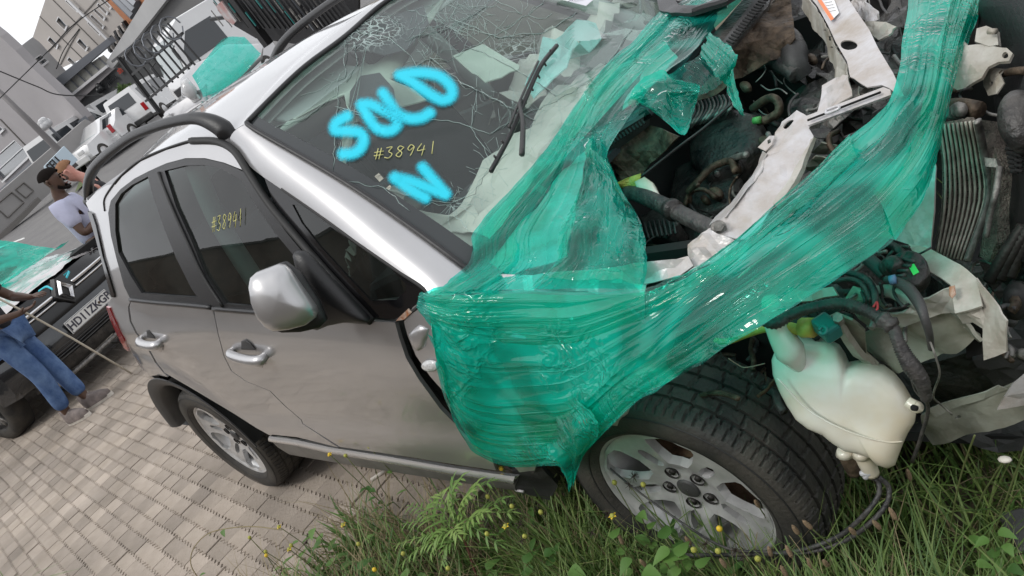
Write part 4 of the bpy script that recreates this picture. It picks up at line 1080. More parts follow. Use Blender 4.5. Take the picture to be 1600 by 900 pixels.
# ---- bent upper crossmember, white painted
cm1 = plate('crossmember', [(1265, -6, .985), (1323, -6, .985), (1338, 17, .98), (1358, 46, .97), (1372, 75, .965), (1395, 113, .955), (1412, 150, .945), (1406, 153, .94), (1390, 139, .945), (1378, 133, .95), (1355, 136, .95), (1329, 121, .955), (1323, 95, .96), (1306, 66, .965), (1294, 40, .97), (1277, 9, .98)],
            M['white_panel'], .003, crum=.004, seed=1, sp=.015, holes=[ell(1327, 71.5, 13.5, 8, 20, .12)])
pillow('crossmember_cavity', ell(1327, 72, 16, 11, 20, .12), M['dark'], cm1, .001, .02, plane=(B(1327, 72, .945), (0, 0, 1)), step=5)
plate('warning_label', [(1275, -4, .986), (1302, -4, .986), (1311, 20, .982), (1298, 33, .979)], mat('label_paper', (.78, .78, .78), .5), .0005, parent=cm1)
plate('label_stripe', [(1275, -4, .988), (1281, -4, .988), (1303, 29, .982), (1298, 32, .981)], mat('label_orange', (.75, .20, .06), .5), .0005, parent=cm1)
for k in range(5): bar('label_text', [(1286+k*2.5, 0+k*4.5, .987), (1298+k*2, -2+k*4.5, .987)], .0006, M['darkmetal'], cm1, n=4)
plate('crossmember_flange', [(1255, -6, .95), (1268, 5, .965), (1296, 50, .955), (1318, 92, .945), (1327, 122, .94), (1308, 128, .90), (1302, 104, .90), (1288, 66, .90), (1266, 32, .905), (1252, 12, .91)], M['panel_dirty'], .003, crum=.006, seed=2, holes=[[(1289, 57), (1297, 57), (1298, 64), (1290, 64)], ell(1286, 48, 2, 1.6, 8), ell(1299.5, 74, 2, 1.6, 8)])
plate('torn_flange', [(1284, 133, .93), (1308, 124, .93), (1330, 124, .94), (1332, 150, .93), (1300, 168, .925), (1270, 182, .91), (1280, 155, .92)], M['white_panel'], .003, crum=.015, seed=6)
plate('latch_bar', [(1252, 184, .93), (1380, 136, .955), (1391, 140, .95), (1392, 148, .945), (1262, 196, .92)], M['white_panel'], .006)
bar('latch_bar_slot', [(1262, 188, .932), (1376, 144, .954)], .0025, M['dark'], n=4)
bar('latch_loop', [(1291, 172, .945), (1308, 166, .95), (1310, 170, .95), (1292, 177, .945), (1291, 172, .945)], .003, M['white_panel'], n=6)
cm2 = plate('lower_crossmember', [(1223, 192, .90), (1246, 174, .915), (1262, 182, .915), (1268, 190, .91), (1266, 204, .90), (1272, 214, .895), (1258, 245, .885), (1239, 282, .87), (1212, 318, .86), (1195, 345, .855), (1170, 374, .85), (1134, 374, .85), (1118, 366, .85), (1107, 360, .86), (1134, 340, .865), (1158, 306, .875), (1178, 286, .88), (1191, 262, .885), (1198, 240, .89), (1206, 222, .895)],
            M['white_panel'], .003, crum=.010, seed=8, sp=.014, holes=[ell(1232, 194, 10, 6, 14, -.4)])
plate('crossmember_edge', [(1270, 212, .91), (1276, 216, .90), (1240, 284, .885), (1214, 322, .87), (1208, 318, .865), (1236, 276, .88)], M['panel_dirty'], .01, crum=.004)
plate('crossmember_ear', [(1184, 230, .90), (1202, 212, .91), (1210, 212, .905), (1206, 226, .90), (1196, 236, .895)], M['white_panel'], .003, holes=[[(1199, 220), (1204, 217), (1205, 223), (1200, 226)]])
plate('crossmember_lip', [(1134, 340, .87), (1158, 306, .88), (1190, 268, .89), (1198, 240, .895), (1192, 236, .87), (1176, 276, .85), (1150, 306, .84), (1108, 352, .83)], M['white_panel'], .002, crum=.004)
b = MB(); b.cyl(B(1123, 357, .865), B(1123, 354, .88), .010, 6); b.cyl(B(1123, 357, .862), B(1123, 356, .868), .016, 16); b.build('bolt', M['alu'], CAR)
plate('crumpled_corner', [(1078, 386, .85), (1107, 362, .86), (1132, 374, .85), (1168, 376, .85), (1160, 392, .84), (1120, 410, .84), (1090, 424, .83), (1080, 404, .84)], M['white_panel'], .003, crum=.03, seed=12, sp=.012)
plate('wing_rail_top', [(1008, 414, .86), (1040, 408, .87), (1078, 402, .86), (1084, 416, .85), (1060, 432, .85), (1010, 446, .84)], M['white_panel'], .003, crum=.008, seed=14)
# twisted black brackets between the crossmembers
for k, (x, y) in enumerate([(1300, 190), (1320, 160), (1290, 230), (1330, 190), (1350, 150), (1345, 175), (1280, 250), (1310, 210)]):
    plate('twisted_bracket', [(x-22, y+8, .84), (x+4, y-16, .87), (x+24, y-8, .85), (x+16, y+12, .83), (x-6, y+18, .82)], M[['alu', 'clad', 'rail_green', 'darkmetal'][k % 4]], .003, crum=.05, seed=20+k, sp=.012)
plate('crumpled_guide', [(1330, 2, .93), (1345, -6, .95), (1362, 10, .95), (1378, 22, .945), (1380, 32, .93), (1360, 40, .92), (1345, 28, .92)], M['white_panel'], .003, crum=.02, seed=31, sp=.012)
plate('torn_foam', [(1362, 42, .92), (1384, 34, .93), (1398, 40, .92), (1394, 58, .91), (1378, 66, .90), (1366, 56, .91)], M['panel_dirty'], .004, crum=.03, seed=33, sp=.01)
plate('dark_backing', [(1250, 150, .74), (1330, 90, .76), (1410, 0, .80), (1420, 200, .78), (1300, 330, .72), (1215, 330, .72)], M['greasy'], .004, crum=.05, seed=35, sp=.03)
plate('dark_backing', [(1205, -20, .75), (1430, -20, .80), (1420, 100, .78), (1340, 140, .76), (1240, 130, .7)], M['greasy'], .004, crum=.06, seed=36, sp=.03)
# ---- cooling pack and front panel, pushed forward
def rad_pt(u, v):
    """u 0..1 left-right, v 0..1 top-bottom over the bowed condenser"""
    L = [(1464, 196), (1472, 262), (1470, 330), (1460, 398)]; Rr = [(1524, 190), (1534, 240), (1541, 310), (1508, 408)]
    def ev(l):
        k = v*3; i = min(2, int(k)); t_ = k-i; p = [Vector(q) for q in l]; c_ = catmull(p, 8); return c_[min(len(c_)-1, int(v*(len(c_)-1)))]
    a, b_ = ev(L), ev(Rr); q = a.lerp(b_, u); return B(q.x, q.y, .86-.24*v)
rows = [[rad_pt(u/14, v/24)+Vector((.004, -.004, 0))*math.sin(u*2) for u in range(15)] for v in range(25)]
M['fins'] = mat('condenser_fins', (.19, .165, .14), .7, .3, var=.5, vscale=40, bump=1., bscale=260)
M['tube_bright'] = mat('condenser_tube_metal', (.50, .47, .41), .5, .3, var=.3, vscale=30)
rad = grid('condenser', rows, M['fins'], CAR, .012)
for k in range(9):
    b = MB(); b.tube([rad_pt(.06+k*.11, v/12)+Vector((.003, -.004, .003)) for v in range(13)], .0026, 5, smooth=False); b.build('condenser_tube', M['tube_bright'], rad, True)
for k in range(44):
    b = MB(); b.tube([rad_pt(u/3, .03+.95*k/44)+Vector((.002, -.002, .002)) for u in range(4)], .0007, 4, smooth=False); b.build('fin', M['darkmetal'], rad, True)
b = MB(); b.tube([rad_pt(1.03, v/12)+Vector((.003, -.004, .003)) for v in range(13)], .008, 8, flat=.6); b.build('condenser_tank', M['alu'], rad, True)
bar('top_hose', [(1478, 168, .85), (1500, 166, .86), (1530, 172, .86)], .016, M['brown'], n=12)
bar('drier', [(1486, 180, .86), (1498, 172, .87), (1503, 176, .87)], [.012, .016, .010], M['alu'], n=10)
plate('radiator', [(1526, 186, .80), (1556, 190, .80), (1562, 262, .76), (1556, 380, .66), (1545, 410, .62), (1530, 400, .62), (1542, 310, .70), (1532, 240, .76)], M['fins'], .03)
plate('radiator_bracket', [(1538, 246, .80), (1556, 248, .80), (1560, 262, .79), (1540, 260, .79)], M['alu'], .01)
bar('radiator_edge', [(1562, 262, .79), (1556, 300, .77), (1548, 330, .74), (1540, 370, .70)], .006, M['alu'])
plate('bowed_front_panel', [(1467, 205, .86), (1473, 262, .82), (1470, 330, .76), (1463, 394, .70), (1440, 386, .71), (1417, 378, .71), (1386, 369, .71), (1396, 348, .73), (1408, 307, .78), (1440, 268, .82), (1452, 240, .84)], M['white_panel'], .004, bend=lambda x, y: .02*math.cos(x*6))
plate('front_panel_flange', [(1386, 369, .72), (1396, 348, .735), (1410, 305, .785), (1402, 306, .77), (1378, 352, .70), (1372, 372, .69)], M['rail_green'], .004, crum=.01)
shr = plate('fan_shroud', [(1552, 150, .80), (1572, 146, .82), (1605, 146, .84), (1650, 200, .86), (1650, 420, .70), (1572, 402, .62), (1566, 330, .68), (1560, 250, .74)], M['black_trim'], .02, crum=.004)
pillow('shroud_dome', ell(1606, 196, 34, 50), M['greasy'], shr, .06, .01, plane=(B(1606, 196, .84), (-.2, -.6, .8)), p=.6)
for k in range(6): bar('shroud_slot', [(1572+k*1.5, 232+k*7, .80), (1588+k*.5, 234+k*7, .80)], .0035, M['dark'], shr, n=6)
for k in range(7): bar('shroud_slot', [(1586, 218+k*8, .805), (1597, 220+k*8, .805)], .003, M['dark'], shr, n=6)
plate('coolant_pipe_panel', [(1556, 300, .72), (1572, 300, .72), (1566, 350, .68), (1548, 405, .60), (1528, 402, .60), (1540, 360, .65)], M['black_trim'], .015)
for k in range(3): bar('grimy_tube', [(1545+k*16, 440-k*4, .62), (1568+k*14, 400-k*4, .66), (1600+k*10, 352, .70)], .011, M['darkmetal'], n=10, corr=.06, cn=.006)
plate('radiator_support', [(1530, 410, .58), (1600, 350, .62), (1640, 420, .55), (1600, 470, .5), (1560, 470, .5)], M['greasy'], .02, crum=.02)
plate('bumper_skin', [(1538, -20, .95), (1700, -40, 1.0), (1700, 160, .90), (1605, 150, .86), (1575, 140, .82), (1545, 130, .80), (1522, 60, .85)], M['black_trim'], .01)
hb = plate('headlamp_bracket', [(1487, 66, .90), (1500, 58, .91), (1512, 72, .905), (1540, 70, .90), (1574, 76, .895), (1583, 84, .89), (1578, 97, .885), (1560, 97, .885), (1545, 106, .88), (1536, 124, .87), (1510, 138, .86), (1492, 141, .86), (1470, 122, .88)], M['panel_dirty'], .006, crum=.012, seed=41, sp=.012, holes=[ell(1571, 87, 5, 5, 12)])
plate('bracket_rib', [(1528, 46, .92), (1542, 41, .92), (1556, 46, .92), (1560, 70, .90), (1545, 72, .90), (1525, 66, .905)], M['panel_dirty'], .01, crum=.01, seed=42)
bar('bracket_pin', [(1545, 49, .925), (1556, 49, .925)], .006, M['panel_dirty'])
plate('torn_bracket', [(1530, 112, .86), (1545, 104, .87), (1570, 108, .86), (1574, 132, .85), (1560, 148, .84), (1545, 150, .83), (1532, 132, .84)], M['panel_dirty'], .003, crum=.015, seed=43, holes=[ell(1548, 130, 3, 4, 10)])
bar('rusty_rod', [(1548, 120, .84), (1580, 112, .86), (1605, 110, .87)], .008, M['brown'])
# ---- lower front right corner
RAIL = plate('chassis_rail', [(1353, 516, .64), (1380, 508, .66), (1405, 505, .67), (1430, 500, .68), (1457, 493, .69), (1480, 488, .70), (1500, 492, .70), (1535, 530, .66), (1515, 538, .62), (1498, 547, .60), (1478, 550, .60), (1457, 565, .58), (1430, 568, .57), (1402, 580, .56), (1372, 568, .57), (1353, 553, .59)],
             M['rail_green'], .006, sp=.008, bend=lambda x, y: .010*math.sin(x*62+y*14), holes=[ell(1506, 514, 4, 2.4, 10)], smooth=True)
plate('rail_top', [(1353, 514, .66), (1370, 498, .70), (1382, 490, .71), (1412, 484, .72), (1440, 469, .735), (1486, 448, .75), (1494, 490, .71), (1457, 496, .70), (1405, 508, .68)], M['panel_dirty'], .004, crum=.018, seed=51, sp=.012)
plate('rail_bracket', [(1420, 382, .74), (1457, 391, .75), (1485, 406, .75), (1512, 423, .75), (1527, 436, .745), (1535, 478, .73), (1514, 486, .725), (1493, 491, .72), (1489, 470, .735), (1486, 446, .745), (1470, 434, .745), (1451, 423, .745), (1432, 404, .745)], M['panel_dirty'], .004, crum=.006, seed=52, sp=.014, smooth=True)
plate('rail_flap', [(1526, 434, .75), (1545, 458, .74), (1573, 501, .72), (1573, 550, .67), (1556, 557, .66), (1538, 563, .65), (1537, 530, .68), (1536, 480, .72)], M['panel_dirty'], .003, crum=.004, seed=53, sp=.014)
plate('rail_fold', [(1493, 490, .715), (1514, 486, .72), (1534, 480, .72), (1545, 500, .70), (1548, 525, .68), (1536, 532, .67), (1536, 512, .69), (1520, 504, .69), (1504, 506, .69)], M['panel_dirty'], .004, seed=54, sp=.01, crum=.006)
plate('rail_void', [(1500, 480, .66), (1560, 480, .66), (1568, 545, .60), (1510, 560, .56)], M['dark'], .01)
b = MB()
pillow('rust_spot', [(1483, 448), (1492, 446), (1494, 460), (1488, 467), (1483, 462)], bpy.data.materials['orange_rust'], CAR, .003, .002, plane=(B(1488, 456, .752), (.1, -.4, .9)), step=4)
horn = pillow('headlamp_motor', ell(1420, 423, 32, 30, 28), M['greasy'], CAR, .012, .05, plane=(B(1420, 423, .77), (.25, -.55, .8)), p=.25, step=6)
plate('green_tag', [(1419, 415, .795), (1428, 412, .797), (1436, 425, .79), (1427, 430, .787)], M['gsticker'], .001, parent=horn)
for k in range(4): bar('motor_rib', [(1400+k*3, 432-k*9, .79), (1414+k*5, 430-k*7, .795)], .003, M['clad'], horn)
bar('motor_socket', [(1384, 420, .78), (1395, 414, .79), (1404, 420, .79)], [.014, .017, .012], M['greasy'], n=12)
bar('vent_tube', [(1345, 398, .77), (1358, 406, .78), (1372, 418, .78), (1384, 430, .77)], .012, M['clad'], n=12)
bar('dust_seal_ring', [(1372, 388, .75), (1390, 382, .76), (1404, 390, .77), (1412, 400, .77)], .006, M['greasy'], n=8, corr=.2, cn=.006)
bar('curved_strap', [(1362, 458, .73), (1390, 455, .74), (1412, 465, .735), (1436, 475, .73)], .012, M['panel_dirty'], n=10, flat=.5)
# loom
loom = bar('wiring_loom', [(1180, 494, .80), (1209, 505, .79), (1236, 492, .79), (1267, 481, .79), (1310, 474, .785), (1340, 481, .775), (1366, 492, .76), (1394, 508, .745)], [.009, .011, .010, .010, .010, .011, .010, .012], M['hose'], n=12, corr=.10, cn=.006)
bar('loom_plug', [(1374, 496, .765), (1398, 512, .75)], .014, M['hose'], n=12, corr=.16, cn=.007, smooth=False)
bar('wiring_loom', [(1384, 436, .79), (1400, 440, .79), (1420, 452, .785), (1436, 474, .78), (1444, 495, .77), (1452, 522, .74), (1455, 545, .70)], [.006, .008, .010, .009, .007, .006, .005], M['clad'], n=10)
bar('loom_wire', [(1452, 530, .73), (1462, 558, .70), (1468, 585, .66), (1458, 618, .60), (1470, 632, .57), (1488, 648, .54)], .0018, M['alu'], n=5)
bar('wiring_loom', [(1396, 511, .75), (1402, 530, .74), (1412, 552, .72), (1424, 572, .70), (1440, 596, .67), (1448, 625, .63)], [.009, .010, .012, .014, .012, .008], M['hose'], n=10, corr=.10, cn=.008)
bar('loom_wire', [(1424, 588, .68), (1432, 610, .64), (1450, 636, .58), (1440, 680, .50), (1425, 722, .42)], .0035, M['hose'], n=6)
bar('loom_wire', [(1290, 430, .77), (1320, 425, .775), (1352, 435, .77), (1366, 455, .765), (1368, 478, .76)], .006, M['hose'], n=8)
bar('loom_wire', [(1300, 440, .765), (1330, 436, .77), (1350, 448, .765), (1360, 470, .76)], .005, M['greasy'], n=8)
bar('red_wire', [(1364, 480, .77), (1370, 472, .772), (1371, 482, .768), (1366, 486, .766)], .002, mat('red_wire', (.55, .04, .05), .4), n=6)
bar('blue_plug', [(1390, 438, .80), (1400, 436, .80)], .008, mat('blue_plug', (.10, .20, .34), .5), n=8, smooth=False)
bar('yellow_cable', [(1118, 532, .70), (1135, 534, .70), (1165, 524, .72), (1195, 514, .74), (1225, 512, .74), (1252, 516, .73)], [.006, .007, .006, .007, .012, .010], M['yellow'], n=10)
bar('yellow_plug', [(1252, 512, .745), (1272, 512, .745)], .018, M['yellow'], n=8, smooth=False)
tq = B(1292, 512, .75); b = MB(); b.box(tq, (.045, .032, .034), Matrix.Rotation(R(-38), 4, 'Z') @ Matrix.Rotation(R(15), 4, 'Y'), bev=.006); tc_ = b.build('teal_connector', M['teal'], CAR)
bar('connector_ring', [(1280, 516, .772), (1284, 511, .774), (1290, 512, .774), (1291, 519, .77), (1285, 522, .768), (1280, 518, .772)], .0035, M['teal'], tc_, n=6)
plate('connector_label', [(1272, 500, .765), (1294, 496, .765), (1298, 504, .76), (1274, 508, .76)], mat('connector_label', (.6, .57, .5), .5), .006, parent=tc_)
plate('mount_bracket', [(1296, 495, .75), (1308, 488, .755), (1332, 500, .74), (1352, 515, .70), (1353, 553, .63), (1372, 570, .60), (1360, 574, .58), (1330, 545, .64), (1306, 520, .70)], M['rail_green'], .005, crum=.005, smooth=True)
plate('bracket_edge', [(1296, 494, .755), (1304, 488, .76), (1312, 506, .745), (1340, 552, .66), (1366, 574, .60), (1350, 572, .60), (1318, 535, .69), (1298, 508, .745)], M['panel_dirty'], .012, crum=.003)
plate('mount_plate', [(1318, 470, .74), (1334, 446, .76), (1362, 452, .75), (1386, 478, .73), (1380, 500, .70), (1356, 512, .68), (1340, 500, .70)], M['rail_green'], .006, crum=.01, holes=[ell(1356, 470, 6, 8, 14)])
plate('dark_cover', [(1220, 472, .73), (1300, 452, .74), (1340, 450, .73), (1318, 480, .71), (1300, 500, .68), (1240, 506, .68)], M['clad'], .01, crum=.008, seed=61)
plate('grey_shell', [(1236, 452, .75), (1268, 456, .75), (1304, 450, .755), (1310, 462, .75), (1270, 470, .74), (1220, 474, .74)], M['panel_dirty'], .006, crum=.012, seed=62)
b = MB(); b.cyl(B(1312, 502, .76), B(1309, 496, .775), .009, 6); b.build('bolt', M['alu'], CAR)
# dark depth behind the corner
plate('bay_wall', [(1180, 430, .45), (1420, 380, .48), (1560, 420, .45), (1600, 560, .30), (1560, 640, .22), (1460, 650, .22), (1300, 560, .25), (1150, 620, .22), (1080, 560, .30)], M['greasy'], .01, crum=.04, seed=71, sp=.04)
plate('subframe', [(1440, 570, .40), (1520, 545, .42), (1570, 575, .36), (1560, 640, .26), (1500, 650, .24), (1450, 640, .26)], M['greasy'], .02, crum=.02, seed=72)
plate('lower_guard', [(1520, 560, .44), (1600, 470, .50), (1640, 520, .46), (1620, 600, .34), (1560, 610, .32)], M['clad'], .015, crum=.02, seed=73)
pillow('pulley', ell(1588, 470, 22, 26, 20), M['rubber'], CAR, .03, .03, plane=(B(1588, 470, .60), (.2, -.8, .3)), p=.3)
# ---- washer bottle: an item that hangs on the car body, part of the wreck
WBQ = P(1310, 620, y=-.74)
wb = pillow('washer_bottle', [(1206, 560), (1212, 545), (1222, 534), (1240, 528), (1262, 531), (1290, 534), (1308, 542), (1318, 556), (1324, 570), (1340, 567), (1360, 569), (1382, 576), (1400, 590), (1413, 606), (1425, 626), (1432, 640), (1430, 656), (1420, 672), (1413, 688), (1406, 706), (1400, 724), (1390, 729), (1376, 724), (1364, 712), (1345, 706), (1322, 702), (1303, 690), (1286, 676), (1262, 666), (1243, 652), (1230, 632), (1218, 608), (1208, 582)],
            M['milky'], CAR, .055, .08, plane=(WBQ, (.30, -.86, .42)), rings=12, p=.62, step=6)
for v in wb.data.vertices:
    p = v.co; k_ = noise.noise(Vector((p.x*11, p.y*11, p.z*11+3))); p += Vector((.3, -.86, .42))*k_*.016
bar2 = lambda nm, pts, r, m, y, parent=CAR, **k: (lambda b_: (b_.tube([P(a, c_, y=y+d) for a, c_, d in pts], r, 14, **k), b_.build(nm, m, parent, True))[1])(MB())
bar2('filler_neck', [(1205, 470, 0), (1206, 490, 0), (1214, 515, -.005), (1234, 548, -.015), (1250, 575, -.01)], [.017, .018, .020, .028, .012], M['milky'], -.74, wb)
bar2('bottle_seam', [(1214, 590, -.05), (1262, 640, -.062), (1320, 672, -.066), (1380, 690, -.055), (1410, 690, -.04)], .0018, M['milky'], -.74, wb)
bar2('bottle_ear', [(1418, 628, -.03), (1432, 636, -.035), (1438, 634, -.035)], [.010, .011, .008], M['milky'], -.74, wb)
bar2('ear_hole', [(1427, 637, -.048), (1431, 638, -.052)], [.0055, .005], M['dark'], -.74, wb)
for (x, y) in ((1320, 706), (1346, 708)):
    bar2('washer_pump', [(x, y, -.03), (x+8, y+14, -.03), (x+16, y+32, -.03)], [.016, .017, .015], M['milky'] if x > 1330 else M['brown'], -.74, wb)
    bar2('pump_cap', [(x-1, y-4, -.03), (x+1, y+2, -.03)], [.013, .019], M['milky'], -.74, wb)
bar2('hose_nipple', [(1346, 740, -.04), (1358, 738, -.04), (1352, 746, -.04)], .006, M['white_panel'], -.74, wb)
bar2('washer_hose', [(1358, 745, -.03), (1372, 752, -.03), (1372, 775, -.05), (1350, 805, -.08), (1310, 838, -.10), (1250, 860, -.13), (1180, 866, -.15), (1060, 868, -.16)], .005, M['hose'], -.74)
bar2('washer_hose', [(1372, 745, -.03), (1388, 760, -.03), (1386, 785, -.05), (1362, 815, -.08), (1318, 846, -.10), (1256, 864, -.13), (1190, 862, -.15), (1120, 850, -.15), (1000, 770, -.10), (905, 690, -.06)], [.005, .005, .005, .005, .005, .004, .0035, .003, .0025, .0025], M['hose'], -.74)
# bumper beam
plate('bumper_beam', [(1440, 645, .40), (1467, 637, .41), (1500, 630, .42), (1540, 618, .43), (1600, 598, .45), (1650, 580, .47), (1650, 650, .38), (1600, 658, .37), (1570, 664, .36), (1533, 678, .35), (1495, 684, .33), (1457, 697, .31), (1444, 680, .33)], M['rail_green'], .008, sp=.012, bend=lambda x, y: .008*math.sin(x*55), crum=.004, seed=80, holes=[ell(1497, 652, 5, 2.2, 10, -.3)], smooth=True)
plate('beam_flange', [(1450, 640, .42), (1500, 622, .435), (1560, 602, .45), (1575, 606, .44), (1500, 634, .42), (1462, 650, .40)], M['rail_green'], .004, crum=.01, seed=81)
plate('beam_skin', [(1558, 640, .44), (1582, 600, .48), (1610, 575, .50), (1660, 560, .52), (1660, 625, .44), (1600, 634, .43)], M['white_panel'], .003, crum=.003)
plate('beam_lower', [(1500, 684, .22), (1600, 650, .24), (1650, 660, .24), (1640, 700, .20), (1560, 708, .18), (1530, 700, .19)], M['clad'], .01, crum=.01)
# suspension
bar2('strut', [(1120, 470, .12), (1135, 530, .12), (1150, 600, .10), (1160, 640, .08)], [.03, .028, .022, .02], M['greasy'], -.56)
drum = pillow('rubber_mount', ell(1192, 626, 33, 32, 26), M['rubber'], CAR, .02, .06, plane=(P(1192, 626, y=-.52), (.45, -.8, .3)), p=.25, step=6)
pillow('mount_core', ell(1193, 620, 16, 15, 16), M['greasy'], drum, .02, .02, plane=(P(1192, 626, y=-.555), (.45, -.8, .3)), step=6)
bar2('link_rod', [(1140, 560, .05), (1145, 590, .03), (1143, 612, .02)], [.014, .010, .012], M['clad'], -.62)
bar2('link_rod', [(1100, 545, .05), (1112, 575, .03), (1132, 582, .02)], .009, M['clad'], -.62)
bar2('loose_wire', [(1138, 560, 0), (1150, 568, 0), (1162, 574, 0), (1178, 572, 0), (1195, 568, 0)], .0012, mat('copper_wire', (.35, .2, .16), .4), -.70)
bar2('loose_wire', [(1120, 540, 0), (1132, 560, 0), (1152, 572, 0), (1168, 590, 0), (1182, 606, 0)], .0014, M['clad'], -.70)
bar2('drive_shaft', [(1040, 640, .30), (1120, 640, .32), (1200, 660, .45)], .02, M['rust'], -.62)
b = MB(); b.cyl((2.5, -.64, .318), (2.5, .66, .318), .03, 12); b.build('drive_shaft', M['rust'], CAR, True)

scatter('w', 26, (1345, 1420), (385, 500), (.66, .76), ('hose', 'clad', 'brown', 'alu'), 91, (.002, .003, .004, .006))
scatter('w', 16, (1150, 1330), (445, 520), (.66, .74), ('hose', 'clad', 'greasy', 'brown'), 92)
scatter('w', 24, (1040, 1210), (520, 640), (.42, .60), ('hose', 'clad', 'brown', 'rust'), 93, (.003, .004, .006, .010), 20)
scatter('w', 22, (1545, 1600), (390, 560), (.40, .62), ('hose', 'clad', 'brown', 'alu'), 94, (.003, .005, .009), 16)
scatter('w', 26, (1290, 1420), (10, 210), (.80, .88), ('hose', 'alu', 'clad', 'brown', 'rail_green'), 95, (.002, .004, .006))
scatter('w', 18, (1180, 1300), (60, 210), (.74, .84), ('hose', 'alu', 'clad', 'brown'), 96, (.002, .004, .007))
scatter('w', 14, (1440, 1540), (130, 190), (.80, .86), ('alu', 'clad', 'brown', 'panel_dirty'), 97, (.003, .005), 12)

plate('scuttle_panel', [(748, 400, .955), (800, 335, .965), (860, 262, .985), (915, 190, .99), (965, 130, .995), (1008, 84, 1.0), (1040, 66, 1.0), (1060, 92, .99), (1000, 150, .975), (932, 206, .965), (905, 300, .94), (885, 400, .92), (800, 432, .93)], M['white_panel'], .004, crum=.010, seed=99, sp=.03)
# ================================================================== green plastic film stretched over the torn front
def filmmat(name, tint, body, fac, var=.30):
    m = bpy.data.materials.new(name); m.use_nodes = True; t = m.node_tree; t.nodes.clear(); N = t.nodes.new; L = t.links.new
    def math_(op, a, b_, c=None):
        q = N('ShaderNodeMath'); q.operation = op
        for i, x in enumerate((a, b_, c)):
            if x is None: continue
            if isinstance(x, (int, float)): q.inputs[i].default_value = x
            else: L(x, q.inputs[i])
        return q.outputs[0]
    def noise_(vec, sc, det=2, dist=0.):
        q = N('ShaderNodeTexNoise'); q.inputs['Scale'].default_value = sc; q.inputs['Detail'].default_value = det; q.inputs['Distortion'].default_value = dist; L(vec, q.inputs['Vector']); return q.outputs[0]
    def ridge(x, p): return math_('POWER', math_('SUBTRACT', 1, math_('ABSOLUTE', math_('MULTIPLY_ADD', x, 2, -1), 0)), p)
    def mr_(x, a, b_, c, d):
        q = N('ShaderNodeMapRange'); q.interpolation_type = 'SMOOTHSTEP'; q.inputs[1].default_value = a; q.inputs[2].default_value = b_; q.inputs[3].default_value = c; q.inputs[4].default_value = d; L(x, q.inputs[0]); return q.outputs[0]
    o = N('ShaderNodeOutputMaterial'); tr = N('ShaderNodeBsdfTransparent'); tr.inputs[0].default_value = tint+(1,)
    di = N('ShaderNodeBsdfDiffuse'); di.inputs[0].default_value = body+(1,); tl = N('ShaderNodeBsdfTranslucent'); tl.inputs[0].default_value = body+(1,)
    gl = N('ShaderNodeBsdfGlossy'); gl.inputs['Roughness'].default_value = .06; fr = N('ShaderNodeFresnel'); thinfresnel(t, fr, 1.5)
    uv = N('ShaderNodeUVMap'); mp = N('ShaderNodeMapping'); mp.inputs['Scale'].default_value = (1.0, 5, 1); L(uv.outputs[0], mp.inputs[0])
    mp2 = N('ShaderNodeMapping'); mp2.inputs['Scale'].default_value = (1.1, 2.4, 1); L(uv.outputs[0], mp2.inputs[0])
    tc = N('ShaderNodeTexCoord').outputs['Object']
    thin = ridge(noise_(mp.outputs[0], 1.3, 1.2, .8), 22)
    broad = noise_(mp2.outputs[0], 2., 2, .6)
    crz = mr_(noise_(tc, 4.2, 1), .50, .62, 0, 1)
    cr = math_('MULTIPLY', ridge(noise_(tc, 17, 2, 1.2), 5), crz)
    h = math_('ADD', math_('MULTIPLY', thin, .34), math_('ADD', math_('MULTIPLY', broad, .5), math_('MULTIPLY', cr, .6)))
    bp = N('ShaderNodeBump'); bp.inputs['Strength'].default_value = .42; bp.inputs['Distance'].default_value = .02; L(h, bp.inputs['Height'])
    for q in (gl, fr, di): L(bp.outputs[0], q.inputs['Normal'])
    m0 = N('ShaderNodeMixShader'); m0.inputs[0].default_value = .42; L(di.outputs[0], m0.inputs[1]); L(tl.outputs[0], m0.inputs[2])
    m1 = N('ShaderNodeMixShader'); L(tr.outputs[0], m1.inputs[1]); L(m0.outputs[0], m1.inputs[2])
    blot = noise_(tc, 4.5, 2, .8)
    den = math_('ADD', mr_(blot, .38, .62, max(0, fac-var), min(.95, fac+var)), math_('MULTIPLY', thin, .10))
    L(den, m1.inputs[0])
    m2 = N('ShaderNodeMixShader'); L(fr.outputs[0], m2.inputs[0]); L(m1.outputs[0], m2.inputs[1]); L(gl.outputs[0], m2.inputs[2]); L(m2.outputs[0], o.inputs[0]); return m
M['film'] = filmmat('green_film', (.08, .88, .72), (.002, .60, .44), .52, .28)
M['film_clear'] = filmmat('green_film_single', (.24, .93, .82), (.008, .64, .50), .20, .16)
FILM = empty('plastic_wrap', 'torn translucent green plastic film stretched over the wing and smashed front of the silver car', 'plastic film', tuple(P(1000, 560, y=-.9)))
